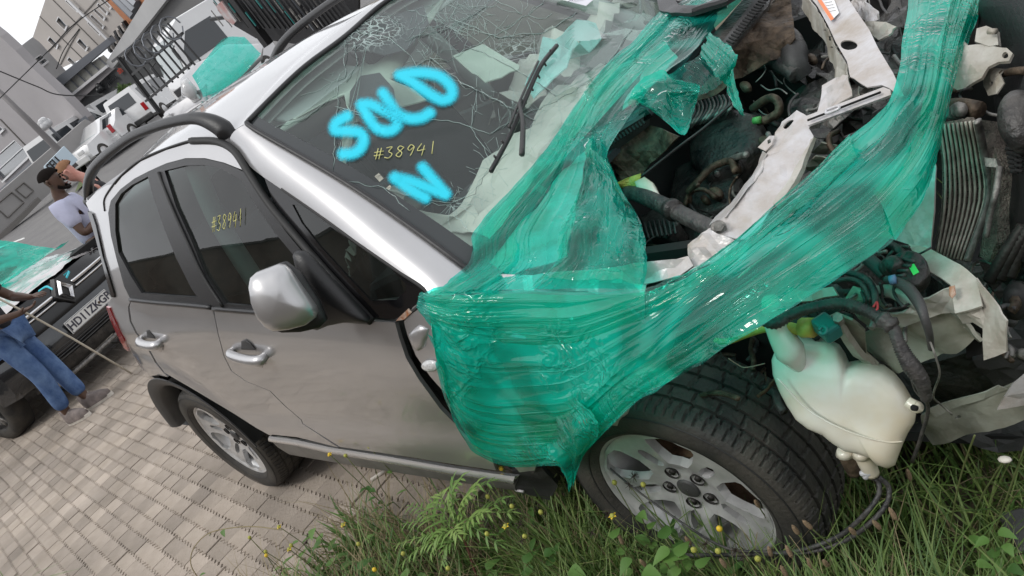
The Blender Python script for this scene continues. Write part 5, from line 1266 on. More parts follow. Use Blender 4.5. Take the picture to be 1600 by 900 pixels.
def sheet(name, pairs, m, nu, nv, amp, freq, seed, bulge=.0, fine=.0, bn=None, parent=FILM, pleat=1.0):
    A = catmull([p[0] for p in pairs], 8); C_ = catmull([p[1] for p in pairs], 8)
    n = len(A); rows = []; uvs = []; rq = random.Random(int(seed*10)); CR = []
    for _ in range(int(freq*1.8)):
        u0 = rq.uniform(-.25, .75); u1 = u0+rq.uniform(.22, .85); va = rq.uniform(0, 1); CR.append((u0, u1, va, min(1.05, max(-.05, va+rq.uniform(-.35, .35))), rq.uniform(.008, .05), amp*rq.uniform(.2, .85)*rq.choice((1, 1, -1)), rq.uniform(-.06, .06)))
    for i in range(nu):
        k = (n-1)*i/(nu-1); i0 = min(n-2, int(k)); a = A[i0].lerp(A[i0+1], k-i0); c = C_[i0].lerp(C_[i0+1], k-i0)
        T = (A[i0+1]-A[i0]+C_[i0+1]-C_[i0]).normalized(); wd = c-a; nr = T.cross(wd).normalized()
        if nr.dot(CAM-a) < 0: nr = -nr
        ro = []; wl = wd.length
        for j in range(nv):
            v = j/(nv-1); u = i/(nu-1)
            d = amp*1.1*noise.noise(Vector((u*2.4+seed, v*3.0, seed*2)))+fine*abs(noise.noise(Vector((u*9+seed, v*7, seed+7))))+bulge*math.sin(math.pi*v)
            for (u0, u1, va, vb, w_, hh, bend_) in CR:
                if u0 < u < u1:
                    t_ = (u-u0)/(u1-u0); vv = va+(vb-va)*t_+bend_*math.sin(math.pi*t_); d += hh*math.sin(math.pi*t_)**.5*math.exp(-abs(v-vv)/w_)
            e = .006*noise.noise(Vector((u*30, seed, 1)))
            ro.append(a+wd*v+nr*d*min(1, .25+6*min(v, 1-v))+wd.normalized()*(e if j in (0, nv-1) else 0))
        rows.append(ro)
    return grid(name, rows, m, parent, 0, mkuv=True)
def S_(x, y, l=.014): return SG(x, y)+Vector((0, -l, .004))
fa = [((668, 459, None), (1004, 452, .875)), ((700, 418, 'W'), (1010, 420, .885)), ((745, 368, 'W'), (1008, 382, .90)), ((800, 302, 'W'), (998, 342, .905)), ((850, 240, 'W'), (974, 303, .92)), ((899, 173, 'W'), (956, 262, .97)), ((930, 134, 'W'), (950, 236, 1.01)),
      ((962, 98, 'W'), (985, 180, 1.03)), ((990, 68, 1.05), (1030, 122, 1.02)), ((1015, 38, 1.05), (1078, 86, 1.01)), ((1034, 18, 1.05), (1112, 50, 1.00)), ((1070, 0, 1.04), (1150, 12, 1.0)), ((1110, -30, 1.03), (1182, -30, 1.0))]
def D3(q):
    if q[2] is None: return S_(q[0], q[1])
    if q[2] == 'W': return W(q[0], q[1], .018)
    if isinstance(q[2], str) and q[2][0] == 'y': return P(q[0], q[1], y=float(q[2][1:]))
    return B(*q)
sheet('film_sheet', [(D3(a), D3(c)) for a, c in fa], M['film_clear'], 150, 90, .010, 8, 3.3, bulge=.012, fine=.006)
# doubled gather along the glass edge
sheet('film_fold', [(D3(a)+Vector((0, 0, .006)), D3(a).lerp(D3(c), .30)+Vector((0, 0, .014))) for a, c in fa[:11]], M['film_clear'], 120, 36, .012, 4, 5.1)
sheet('film_fold', [(D3(a).lerp(D3(c), .55)+Vector((0, 0, .012)), D3(c)+Vector((0, 0, .010))) for a, c in fa[:6]], M['film_clear'], 60, 30, .022, 4, 15.1, bulge=.03, fine=.02)
fb = [((668, 459, None), (690, 560, None)), ((684, 458, None), (704, 612, None)), ((706, 458, None), (724, 656, None)), ((740, 457, None), (752, 700, None)), ((800, 458, .925), (796, 724, 'y-.885')), ((860, 460, .915), (850, 724, 'y-.90')), ((920, 462, .905), (905, 712, 'y-.91')), ((1010, 455, .895), (985, 634, 'y-.92')), ((1060, 438, .89), (1040, 598, 'y-.92')),
      ((1100, 418, .885), (1095, 566, 'y-.92')), ((1160, 375, .885), (1160, 524, 'y-.91')), ((1210, 328, .89), (1240, 478, .89)), ((1265, 280, .90), (1320, 425, .885)), ((1330, 215, .915), (1398, 370, .875)), ((1378, 172, .93), (1446, 298, .875)), ((1400, 132, .955), (1470, 215, .88)), ((1412, 60, .96), (1500, 100, .89)), ((1420, -10, .96), (1541, -10, .89)), ((1424, -60, .96), (1560, -80, .89))]
pb = [(D3(a), D3(c)) for a, c in fb]
sheet('film_sheet', pb, M['film'], 230, 100, .011, 7, 1.7, bulge=.03, fine=.012)
sheet('film_fold', [(a.lerp(c, .55)+Vector((.004, -.012, .010)), c+Vector((.004, -.012, .004))) for a, c in pb[0:16]], M['film_clear'], 190, 50, .010, 4, 8.3, bulge=.022, fine=.006)
sheet('film_fold', [(a+Vector((.002, -.004, .012)), a.lerp(c, .30)+Vector((.002, -.014, .022))) for a, c in pb[0:14]], M['film_clear'], 170, 40, .010, 3, 11.3, bulge=.014, fine=.004)
sheet('film_fold', [(a.lerp(c, .60)+Vector((.004, -.014, .012)), c+Vector((.006, -.016, .006))) for a, c in pb[13:]], M['film'], 80, 30, .010, 4, 21.3, bulge=.02)
sheet('film_tail', [(P(835, 668, y=-.875), P(885, 615, y=-.875)), (P(845, 712, y=-.90), P(925, 645, y=-.93)), (P(868, 722, y=-.925), P(935, 680, y=-.93)), (P(884, 745, y=-.925), P(910, 715, y=-.925)), (P(889, 768, y=-.92), P(898, 752, y=-.92))], M['film'], 60, 24, .022, 2, 4.4, fine=.006)
sheet('film_flap', [(B(979, 163, 1.03), B(1000, 160, 1.005)), (B(999, 128, 1.06), B(1040, 190, 1.0)), (B(1033, 109, 1.06), B(1070, 211, .96)), (B(1055, 124, 1.05), B(1084, 175, .98)), (B(1094, 131, 1.03), B(1091, 149, 1.0))], M['film'], 50, 40, .02, 3, 31.4, fine=.015)
sheet('film_flap', [(B(1110, 51, 1.02), B(1094, 85, 1.0)), (B(1150, 83, 1.0), B(1120, 120, .97)), (B(1146, 110, .97), B(1134, 133, .94)), (B(1155, 150, .93), B(1148, 158, .92)), (B(1163, 181, .90), B(1160, 183, .90))], M['film'], 50, 24, .012, 5, 41.4, fine=.01)
sheet('film_flap', [(B(1094, 85, 1.0), B(1042, 118, 1.0)), (B(1115, 100, .97), B(1075, 140, .96)), (B(1128, 130, .94), B(1092, 150, .94))], M['film_clear'], 30, 30, .01, 3, 44.)
# ================================================================== ground
def gz(x, y):
    """level yard, the street beyond climbing gently"""
    return max(0, -x-6)*.056
M['soil'] = mat('soil', (.075, .058, .040), .95, col2=(.13, .11, .07), vscale=5, bump=.8, bscale=30)
M['sand'] = mat('joint_sand', (.085, .070, .055), .95, col2=(.05, .045, .03), vscale=6, bump=.5)
M['paver'] = None
def pavermat():
    m = mat('concrete_paver', (.37, .315, .265), .85, col2=(.28, .235, .19), vscale=3.0, bump=.5, bscale=60)
    t = m.node_tree; b = t.nodes['Principled BSDF']; oi = t.nodes.new('ShaderNodeObjectInfo'); a = t.nodes.new('ShaderNodeAttribute'); a.attribute_name = 'tone'
    src = b.inputs['Base Color'].links[0].from_socket
    ad = t.nodes.new('ShaderNodeMath'); t.links.new(oi.outputs['Random'], ad.inputs[0]); t.links.new(a.outputs['Fac'], ad.inputs[1])
    fr = t.nodes.new('ShaderNodeMath'); fr.operation = 'FRACT'; t.links.new(ad.outputs[0], fr.inputs[0])
    mr = t.nodes.new('ShaderNodeMapRange'); mr.inputs[3].default_value = .80; mr.inputs[4].default_value = 1.15; t.links.new(fr.outputs[0], mr.inputs[0])
    vm = t.nodes.new('ShaderNodeVectorMath'); vm.operation = 'SCALE'; t.links.new(src, vm.inputs[0]); t.links.new(mr.outputs[0], vm.inputs[3])
    # large stains over the yard
    g = t.nodes.new('ShaderNodeNewGeometry'); n = t.nodes.new('ShaderNodeTexNoise'); n.inputs['Scale'].default_value = 1.1; n.inputs['Detail'].default_value = 6; t.links.new(g.outputs['Position'], n.inputs['Vector'])
    m2 = t.nodes.new('ShaderNodeMapRange'); m2.inputs[1].default_value = .42; m2.inputs[2].default_value = .7; m2.inputs[3].default_value = 1.08; m2.inputs[4].default_value = .62; t.links.new(n.outputs[0], m2.inputs[0])
    v2 = t.nodes.new('ShaderNodeVectorMath'); v2.operation = 'SCALE'; t.links.new(vm.outputs[0], v2.inputs[0]); t.links.new(m2.outputs[0], v2.inputs[3])
    t.links.new(v2.outputs[0], b.inputs['Base Color']); return m
M['paver'] = pavermat()
# one sheet to the horizon
xs = sorted(set([-900, -400, -200, -120]+[-80+4*i for i in range(19)]+[-6.5, -3, 0, 3, 8, 20, 60, 200, 600])); ysn = [-600, -200, -80, -40, -20, -10, -5, 0, 5, 10, 20, 40, 80, 160, 300, 600]
V = [(x, y, gz(max(x, -120), y)-.05) for x in xs for y in ysn]; k = len(ysn)
F = [(i*k+j, (i+1)*k+j, (i+1)*k+j+1, i*k+j+1) for i in range(len(xs)-1) for j in range(k-1)]
tagset(mesh('ground', V, F, M['soil'], None, False), kind='structure')
pv = mesh('paving', [(-7.2, -7, -.016), (1.55, -7, -.016), (1.7, -1.0, -.016), (2.0, .4, -.016), (2.1, 3.5, -.016), (-7.2, 3.5, -.016)], [(0, 1, 2, 3, 4, 5)], M['sand'], None, False)
tagset(pv, kind='structure')
LX, LY, GAP = .165, .090, .0042
def paverprof():
    lo = []; n = 4; st = LX/n
    for k in range(n):
        x = -LX/2+k*st; lo += [(x+.000, .008), (x+st*.5, -.008)] if k % 1 == 0 else []
    lo.append((LX/2, .007))
    low = [(x+(GAP/2 if i == 0 else (-GAP/2 if i == len(lo)-1 else 0)), -LY/2+dy+GAP/2) for i, (x, dy) in enumerate(lo)]
    up = [(x, y+LY-GAP) for x, y in reversed(low)]
    return low+up
PP = paverprof(); nP = len(PP)
def paver_geo(h=.0):
    V = [(x, y, -.03) for x, y in PP]+[(x, y, -.003) for x, y in PP]+[(x*.985, y*.97, 0) for x, y in PP]
    F = [(i, (i+1) % nP, nP+(i+1) % nP, nP+i) for i in range(nP)]+[(nP+i, nP+(i+1) % nP, 2*nP+(i+1) % nP, 2*nP+i) for i in range(nP)]+[tuple(range(2*nP, 3*nP))]
    return V, F
PV, PF = paver_geo()
pm = bpy.data.meshes.new('paver'); pm.from_pydata(PV, [], PF); pm.update(); pm.materials.append(M['paver'])
ang = R(-4.5); ca, sa = math.cos(ang), math.sin(ang); rp_ = random.Random(5); cand = []
for j in range(-80, 40):
    for i in range(-48, 18):
        x = (i+.5*(j % 2))*LX; y = j*LY; X = x*ca-y*sa-.3; Y = x*sa+y*ca
        if not (-7.0 < X < 1.45+.12*math.sin(Y*9)+.15*Y and -4.6 < Y < 3.3): continue
        if X < -5.2 and False: continue
        p = Vector((X, Y, 0)); d = (p-CAM).length; sx, sy = PX(p) if (p-CAM).dot(FWD) > .2 else (-999, -999)
        vis = -20 < sx < 1620 and -20 < sy < 920 and not (-.2 < X < 2.3 and -.6 < Y)
        cand.append((0 if vis else 1, d, X, Y))
cand.sort(); V = []; F = []; tone = []
for k, (_, d, X, Y) in enumerate(cand):
    tz = rp_.uniform(-.003, .003)+.004*noise.noise(Vector((X*.8, Y*.8, 0))); rx, ry = rp_.gauss(0, .008), rp_.gauss(0, .010); rz = ang+rp_.gauss(0, .010)
    X += rp_.gauss(0, .0008)
    if k < 300:
        o = bpy.data.objects.new('paver', pm); COL.objects.link(o); o.parent = pv; o.location = (X, Y, tz); o.rotation_euler = (rx, ry, rz)
    else:
        mt = Matrix.Translation((X, Y, tz)) @ Matrix.Rotation(rz, 4, 'Z') @ Matrix.Rotation(rx, 4, 'X') @ Matrix.Rotation(ry, 4, 'Y'); n0 = len(V); tn = rp_.random()
        V += [mt @ Vector(v) for v in PV]; F += [tuple(i+n0 for i in f) for f in PF]; tone += [tn]*len(PV)
rest = mesh('paver_field', V, F, M['paver'], pv, False, attr={'tone': tone}); rest['kind'] = 'stuff'
# ================================================================== street, buildings, vehicles and people beyond
def BG(px, py, D):
    d = ray(px, py); return CAM+d*(D/math.hypot(d.x, d.y))
M['asphalt'] = mat('asphalt', (.13, .125, .125), .9, col2=(.17, .165, .16), vscale=1.5, bump=.5, bscale=120)
M['kerbm'] = mat('concrete_kerb', (.26, .25, .23), .9, var=.2, vscale=2)
M['line'] = mat('road_paint', (.6, .6, .58), .8, var=.2, vscale=6)
def strip_ground(name, poly, lift, m, kind='structure'):
    # poly of (x,y); follows the slope
    xs_ = [p[0] for p in poly]
    V2, F = tri2d(poly, [], 3.0)
    o = mesh(name, [(x, y, gz(x, y)+lift) for x, y in V2], F, m, None, False); 
    return tagset(o, kind=kind)
strip_ground('road', [(-7.35, -9), (-7.35, 14), (-31, 26), (-70, 60), (-110, 40), (-60, -9)], -.030, M['asphalt'])
KB = MB()
for k in range(24):
    KB.box((-7.27, -7+k*.9, -.01), (.14, .88, .09), bev=.01)
kb = KB.build('yard_kerb', M['kerbm']); kb['kind'] = 'structure'
a = P(0, 385, z=.0); 
def GP(px, py):
    """pixel onto the sloping street"""
    d = ray(px, py); lo = .5
    t = 2.
    while t < 90:
        p = CAM+d*t
        if p.z < gz(p.x, p.y): return p
        t += .05
    return CAM+d*90
l1, l2, l3, l4 = GP(-20, 392), GP(37, 370), GP(38, 372), GP(-20, 394.5)
mesh('road_marking', [Vector((p.x, p.y, gz(p.x, p.y)-.022)) for p in (l1, l2, l3, l4)], [(0, 1, 2, 3)], M['line'], None, False)['kind'] = 'structure'
g1 = [GP(118, 302), GP(150, 272), GP(160, 248), GP(128, 276)]
vg = mesh('grass_verge', [p+Vector((0, 0, .03)) for p in g1], [(0, 1, 2, 3)], mat('verge_grass', (.10, .12, .045), .95, col2=(.05, .075, .02), vscale=9, bump=1., bscale=30), None, False); vg['kind'] = 'structure'
# ---- buildings
M['wallA'] = mat('mauve_render', (.30, .285, .29), .9, var=.06, vscale=.5, bump=.15, bscale=8)
M['wallB'] = mat('grey_render', (.33, .33, .335), .9, var=.06, vscale=.5)
M['wallC'] = mat('beige_panel', (.40, .37, .345), .88, var=.06, vscale=.4)
M['joint'] = mat('panel_joint', (.16, .15, .14), .9)
M['winframe'] = mat('white_frame', (.62, .62, .63), .5)
M['wing_glass'] = mat('window_glass_far', (.07, .08, .09), .08, coat=.5)
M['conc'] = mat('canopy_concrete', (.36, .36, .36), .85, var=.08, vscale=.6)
M['conc_shade'] = mat('canopy_soffit_shade', (.13, .13, .13), .9)  # darker than the beam: shade under the canopy put into the colour
M['brick'] = mat('orange_facing', (.36, .15, .07), .9, var=.15, vscale=2.)
M['steel'] = mat('steel_grey', (.17, .18, .20), .5, .4)
M['blacksteel'] = mat('black_steel', (.012, .012, .013), .5)
class Plane:
    def __init__(s, a, b):
        A, B_ = BG(*a), BG(*b); s.q = A; dx = Vector((B_.x-A.x, B_.y-A.y, 0)); s.n = dx.cross(Vector((0, 0, 1))).normalized()
        if s.n.dot(CAM-A) < 0: s.n = -s.n
    def __call__(s, px, py, off=0): return PL(px, py, s.q+s.n*off, s.n)
def bgwall(name, pl, px, m, parent, holes=(), th=.4, off=0):
    pts = [pl(x, y, off) for x, y in px]; u = Vector((0, 0, 1)).cross(pl.n).normalized(); v = Vector((0, 0, 1)); c = pl.q
    f = lambda p: ((p-c).dot(u), (p-c).dot(v)); V2, F = tri2d([f(p) for p in pts], [[f(pl(x, y, off)) for x, y in h] for h in holes], 0 if not holes else 2.5)
    return skin(name, [c+pl.n*off+u*x+v*y for x, y in V2], F, m, parent, th, toward=pl.n, smooth=False)
def bgwin(pl, q, parent, sill=True, mull=False):
    w_ = bgwall('window', pl, q, M['wing_glass'], parent, th=.05, off=-.18)
    P4 = [pl(x, y, -.02) for x, y in q]; b = MB()
    for i in range(4): b.tube([P4[i], P4[(i+1) % 4]], .035, 4, smooth=False)
    if mull: b.tube([P4[0].lerp(P4[1], .5), P4[3].lerp(P4[2], .5)], .03, 4, smooth=False)
    b.build('frame', M['winframe'], w_)
    if sill: b = MB(); b.tube([pl(*q[1], .08), pl(*q[2], .08)], .07, 4, smooth=False); b.build('sill', M['winframe'], w_)
# wing nearest the road on the left
bA = empty('office_building', 'plain mauve grey rendered building with a wide dark window at the far left', 'building', tuple(BG(60, 240, 44)))
pA = Plane((132, 185, 42), (0, 300, 60))
wA = [(23, 219), (48, 242), (4, 284), (-22, 258)]; wA2 = [(-8, 190), (6, 202), (-2, 210), (-16, 198)]
bgwall('wall', pA, [(-60, 10), (0, 57), (24, 79), (44, 100), (103, 155), (133, 186), (150, 215), (60, 300), (-60, 400)], M['wallA'], bA, holes=[wA, wA2])
bgwin(pA, wA, bA, True, True); bgwin(pA, wA2, bA)
b = MB(); b.tube([pA(133, 186, .12), pA(84, 229, .12), pA(55, 253, .12), pA(-40, 334, .12)], .16, 4, smooth=False); b.build('ledge', M['steel'], bA)
for q in ([(0, 125), (60, 200), (66, 250)],): pass
b = MB(); b.tube([pA(0, 186, .03), pA(58, 246, .03)], .05, 4, smooth=False); b.build('joint', M['joint'], bA)
# recessed wall with the second window
bB = empty('stair_tower', 'recessed grey rendered wall with one broad window between two wings', 'building', tuple(BG(70, 110, 56)))
pB = Plane((24, 79, 56), (96, 105, 60)); wB = [(63, 85.5), (75, 96), (56, 111), (45, 98)]
bgwall('wall', pB, [(10, 92), (24, 79), (51, 58), (62, 66), (97, 104), (120, 130), (135, 190), (60, 150)], M['wallB'], bB, holes=[wB]); bgwin(pB, wB, bB, True, True)
# panelled wing
bC = empty('panelled_building', 'tall beige panelled office wing with small recessed windows against the sky', 'building', tuple(BG(120, 60, 60)))
pC = Plane((151, 0, 58), (118, 36, 61)); sc_ = 6.667
wins = [[(610, 170), (700, 270), (680, 315), (585, 225)], [(520, 380), (605, 465), (590, 510), (495, 420)], [(830, 395), (915, 490), (895, 530), (800, 440)], [(720, 590), (806, 672), (796, 706), (700, 625)], [(700, -20), (818, 90), (806, 125), (680, 10)],
        [(922, 218), (1048, 346), (1036, 366), (910, 238)], [(957, 148), (1082, 270), (1072, 300), (942, 175)], [(996, 92), (1094, 180), (1082, 212), (978, 112)], [(1026, 30), (1124, 125), (1112, 155), (1010, 50)], [(1066, -20), (1160, 72), (1148, 98), (1050, 0)]]
wins = [[(x/sc_, y/sc_) for x, y in w_] for w_ in wins]
bgwall('wall', pC, [(78, -30), (70.5, 0), (51, 58.5), (97, 106), (129, 91.5), (171, 64.5), (193.5, 31), (163, 0), (135, -30)], M['wallC'], bC, holes=wins)
for w_ in wins: bgwin(pC, w_, bC)
for l in ([(78, -5), (153, 70.5)], [(62, 25.5), (129, 91.5)], [(156, -6), (118, 36), (88, 67), (60, 96)], [(124, 45), (108, 73), (94, 101)]):
    b = MB(); b.tube([pC(x, y, .02) for x, y in l], .045, 4, smooth=False); b.build('panel_joint', M['joint'], bC)
b = MB(); b.tube([pC(104, -2, .25), pC(168.5, 62.5, .25)], .10, 6, smooth=False); b.build('downpipe', M['winframe'], bC)
# brick wing with grey fins
bD = empty('brick_building', 'orange brick facade with slanting grey steel fins above the canopy', 'building', tuple(BG(195, 15, 60)))
pD = Plane((165, 0, 56), (229, 0, 50)); bgwall('wall', pD, [(150, -15), (165, 0), (193.5, 31), (202, 42), (240, -10), (210, -30)], M['brick'], bD)
for k in range(3):
    b = MB(); b.tube([pD(176+k*11, -8, .2), pD(209+k*3, 25-k*9, .2)], .28, 6, smooth=False); b.build('fin', M['steel'], bD)
for k in range(9):
    b = MB(); a_ = k/8; b.tube([pD(193-24*a_, 33+32*a_, .25), pD(200-27*a_, 43+37*a_, .25)], .16, 4, smooth=False); b.build('louvre', M['blacksteel' if k % 2 == 0 else 'wallC'], bD)
# canopy and shop front
bE = empty('entrance_canopy', 'long concrete canopy slab over the dark shop front and gate', 'canopy', tuple(BG(200, 80, 40)))
pE = Plane((166, 100, 44), (250, 0, 36))
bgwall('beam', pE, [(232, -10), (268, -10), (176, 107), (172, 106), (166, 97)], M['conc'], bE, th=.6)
bgwall('soffit', pE, [(266, -10), (330, -10), (300, 30), (232, 75), (190, 106), (177, 107)], M['conc_shade'], bE, th=.1, off=-.3)
pF = Plane((168, 102, 52), (103, 155, 56))
bF = empty('shop_front', 'shop front with pale blinds behind glass and dark fascia with an office sign', 'shop', tuple(BG(140, 150, 50)))
bgwall('fascia_beam', pF, [(168, 60), (174, 68), (94, 137), (76, 131)], M['steel'], bF, off=.3)
bgwall('glazing', pF, [(154, 90), (168, 103), (103, 156), (84, 138)], mat('pale_blinds', (.34, .34, .31), .3, var=.15, vscale=2), bF)
for k in range(7):
    a_ = k/6; b = MB(); b.tube([pF(154-70*a_, 90+48*a_, .1), pF(168-65*a_, 103+53*a_, .1)], .05, 4, smooth=False); b.build('mullion', M['steel'], bF)
b = MB(); b.tube([pF(168, 103, .15), pF(103, 156, .15)], .10, 4, smooth=False); b.build('sill', M['winframe'], bF)
bgwall('lower_wall', pF, [(168, 104), (178, 108), (116, 166), (104, 157)], M['wallA'], bF, off=.05)
bgwall('dark_wall', pF, [(178, 100), (240, 60), (262, 130), (215, 190), (150, 215), (118, 168)], mat('dark_fascia', (.075, .078, .08), .6, var=.2, vscale=1), bF, off=-.1)
def text_on(name, txt, size, origin, xdir, up, m, parent, depth=.003, font=None, align='CENTER'):
    cu = bpy.data.curves.new(name, 'FONT'); cu.body = txt; cu.size = size; cu.extrude = depth/2; cu.align_x = align; cu.align_y = 'CENTER'; cu.resolution_u = 3; cu.offset = size*.018
    t = bpy.data.objects.new(name+'_tmp', cu); COL.objects.link(t); dg = bpy.context.evaluated_depsgraph_get(); me = bpy.data.meshes.new_from_object(t.evaluated_get(dg)); bpy.data.objects.remove(t); bpy.data.curves.remove(cu)
    x = Vector(xdir).normalized(); z = x.cross(Vector(up)).normalized(); y = z.cross(x)
    me.transform(Matrix(((x.x, y.x, z.x, origin[0]), (x.y, y.y, z.y, origin[1]), (x.z, y.z, z.z, origin[2]), (0, 0, 0, 1))))
    V = [v.co.copy() for v in me.vertices]; F = [tuple(p.vertices) for p in me.polygons]; bpy.data.meshes.remove(me)
    return mesh(name, V, F, m, parent, False)
ux = (pF(190, 120)-pF(160, 146)); text_on('sign_lettering', 'Office', .62, pF(170, 127, .03), ux, (0, 0, 1), mat('sign_grey', (.015, .016, .018), .4), bF, .03)
b = MB(); 
for k in range(3): b.sphere(pF(155+(k % 2)*3.5, 141-k*3.2, .05), .20, 8, 6)
b.build('sign_emblem', bpy.data.materials['sign_grey'], bF, True)
text_on('red_lettering', 'sh', .50, pF(187, 110, .03), ux, (0, 0, 1), mat('sign_red', (.35, .06, .04), .4), bF, .03)
# boundary wall along the street
bW = empty('boundary_wall', 'low grey street wall with a dark coping under the mauve building', 'wall', tuple(BG(40, 320, 34)))
pW = Plane((0, 367, 33), (115, 250, 36))
bgwall('wall', pW, [(-40, 334), (55, 253), (133, 186), (165, 200), (120, 262), (37, 340), (-40, 420)], mat('pale_wall', (.27, .26, .255), .9, var=.08, vscale=1), bW)
for q in ([(18, 300), (37, 316), (12, 340), (-8, 322)], [(37, 285), (52, 298), (40, 309), (24, 296)]):
    b = MB(); pp = [pW(x, y, .03) for x, y in q]; b.tube(pp+[pp[0]], .03, 4, smooth=False); b.build('wall_groove', M['joint'], bW)
b = MB(); b.tube([pW(-20, 390, .1), pW(37, 336, .1), pW(60, 312, .1)], .12, 4, smooth=False); b.build('wall_base', M['joint'], bW)
# lamp poles
lp = empty('street_pole', 'long slim grey street pole crossing in front of the mauve building', 'pole', tuple(BG(125, 268, 26)))
b = MB(); b.tube([BG(-12, 133, 26), BG(50, 193, 26), BG(92, 235, 26), BG(118, 262, 26)], [.075, .085, .10, .11], 10, smooth=False); b.build('pole', mat('pole_grey', (.16, .15, .15), .6), lp, True)
fl = empty('floodlight_pole', 'thin dark pole topped by a cluster of white floodlights', 'floodlight', tuple(BG(95, 216, 30)))
b = MB(); b.tube([BG(70, 192, 30), BG(95, 216, 30)], .045, 8, smooth=False); b.build('pole', M['steel'], fl, True)
for (x, y, r) in ((64, 189, .13), (68, 187, .16), (72, 190, .13), (75, 188, .11), (67, 194, .12)):
    b = MB(); q = BG(x, y, 30); b.cyl(q, q+Vector((.22, -.12, -.10)), r*.6, 10, r); b.build('lamp', M['winframe'], fl, True)
# overhead wires
for i, l in enumerate(([(200, -20), (118, 36), (83, 72), (28, 126), (-15, 168)], [(-20, 103), (28, 123), (60, 136), (92, 148), (160, 150)], [(124, 45), (100, 78), (88, 108)])):
    b = MB(); b.tube([BG(x, y, 24) for x, y in l], .016, 4)
    tagset(b.build('overhead_wire', M['blacksteel'], None, True), ['overhead wire running steeply down from the brick building across the panelled wing', 'overhead wire sagging across the mauve wall below the sky', 'short overhead wire dropping beside the panelled wing'][i], 'wire', 'overhead wires')
# sign board
sg = empty('sign_board', 'pale blue white sign board with black lettering behind the red haired man', 'sign', tuple(BG(88, 262, 16)))
pS = Plane((75, 270, 16), (110, 240, 16.6))
bgwall('board', pS, [(70, 259), (100, 228), (122, 250), (88, 281)], mat('sign_board', (.55, .66, .74), .5), sg, th=.04)
ux = pS(101, 236)-pS(76, 262)
text_on('sign_lettering', 'SELL', .22, pS(86, 256, .03), ux, (0, 0, 1), M['blacksteel'], sg, .01); text_on('sign_lettering', 'BUY', .22, pS(95, 264, .03), ux, (0, 0, 1), M['blacksteel'], sg, .01)
# ---- palisade fence and rack
M['fence'] = M['blacksteel']
pG = Plane((178, 95, 27), (420, 0, 17))
fe = empty('palisade_fence', 'tall black steel bar fence and gate behind the cars', 'fence', tuple(pG(270, 140)))
def fbar(x0, y0, x1, y1, r=.028, off=0, nm='fence_bar', m=None, parent=None):
    b = MB(); b.tube([pG(x0, y0, off), pG(x1, y1, off)], r, 4, smooth=False); return b.build(nm, m or M['fence'], parent or fe)
for k in range(10): x = 188+k*8.2; y = 92-k*6.2; fbar(x, y, x+48+k*.4, y+64-k*.6)
for k in range(23): x = 345+k*8.2; y = -14+k*.2; fbar(x, y, x+44, y+58)
for a_, c_ in (((176, 96), (258, 30)), ((205, 118), (285, 52)), ((228, 158), (300, 98))): fbar(*a_, *c_, r=.045, nm='rail')
fbar(184, 88, 250, 176, .08, nm='post'); fbar(352, -20, 420, 70, .12, nm='post')
for k in range(5): # razor coils
    b = MB(); q = pG(212+k*14, 88-k*11, .1); b.tube([q+Vector((0, .28*math.cos(a), .28*math.sin(a))) for a in [i*.6 for i in range(11)]], .02, 4, caps=False, smooth=False); b.build('wire_coil', M['steel'], fe)
bgwall('gate_sheet', pG, [(335, -10), (350, -30), (560, -30), (560, 40), (470, 70), (400, 60), (366, 40)], mat('dark_gate_sheet', (.018, .018, .02), .7), fe, th=.05, off=-.35)
# pipes and rods stored behind the gate
rk = random.Random(4)
RK = empty('pipe_rack', 'black rack packed with upright pale rods and teal pipes behind the fence', 'rack', tuple(pG(400, 40, -.3)))
fbar(330, 30, 470, 10, .05, -.2, 'shelf', parent=RK)
for k in range(44):
    x = 326+k*3.8+rk.uniform(-1, 1); y = rk.choice([-12, 0, 14, 24])+rk.uniform(-8, 5); L = rk.uniform(14, 36)
    fbar(x, y, x+L*.62, y+L*.8, rk.choice([.012, .018, .022]), rk.uniform(-.3, .12), 'rod', M[rk.choice(['alu', 'winframe', 'alu', 'teal', 'steel'])], RK)
bx = bgwall('notice', pG, [(337, 10), (346, 2), (356, 16), (369, 33), (364, 39), (351, 30)], mat('notice_red', (.42, .40, .40), .6, col2=(.36, .10, .08), vscale=3), fe, th=.03, off=.15)
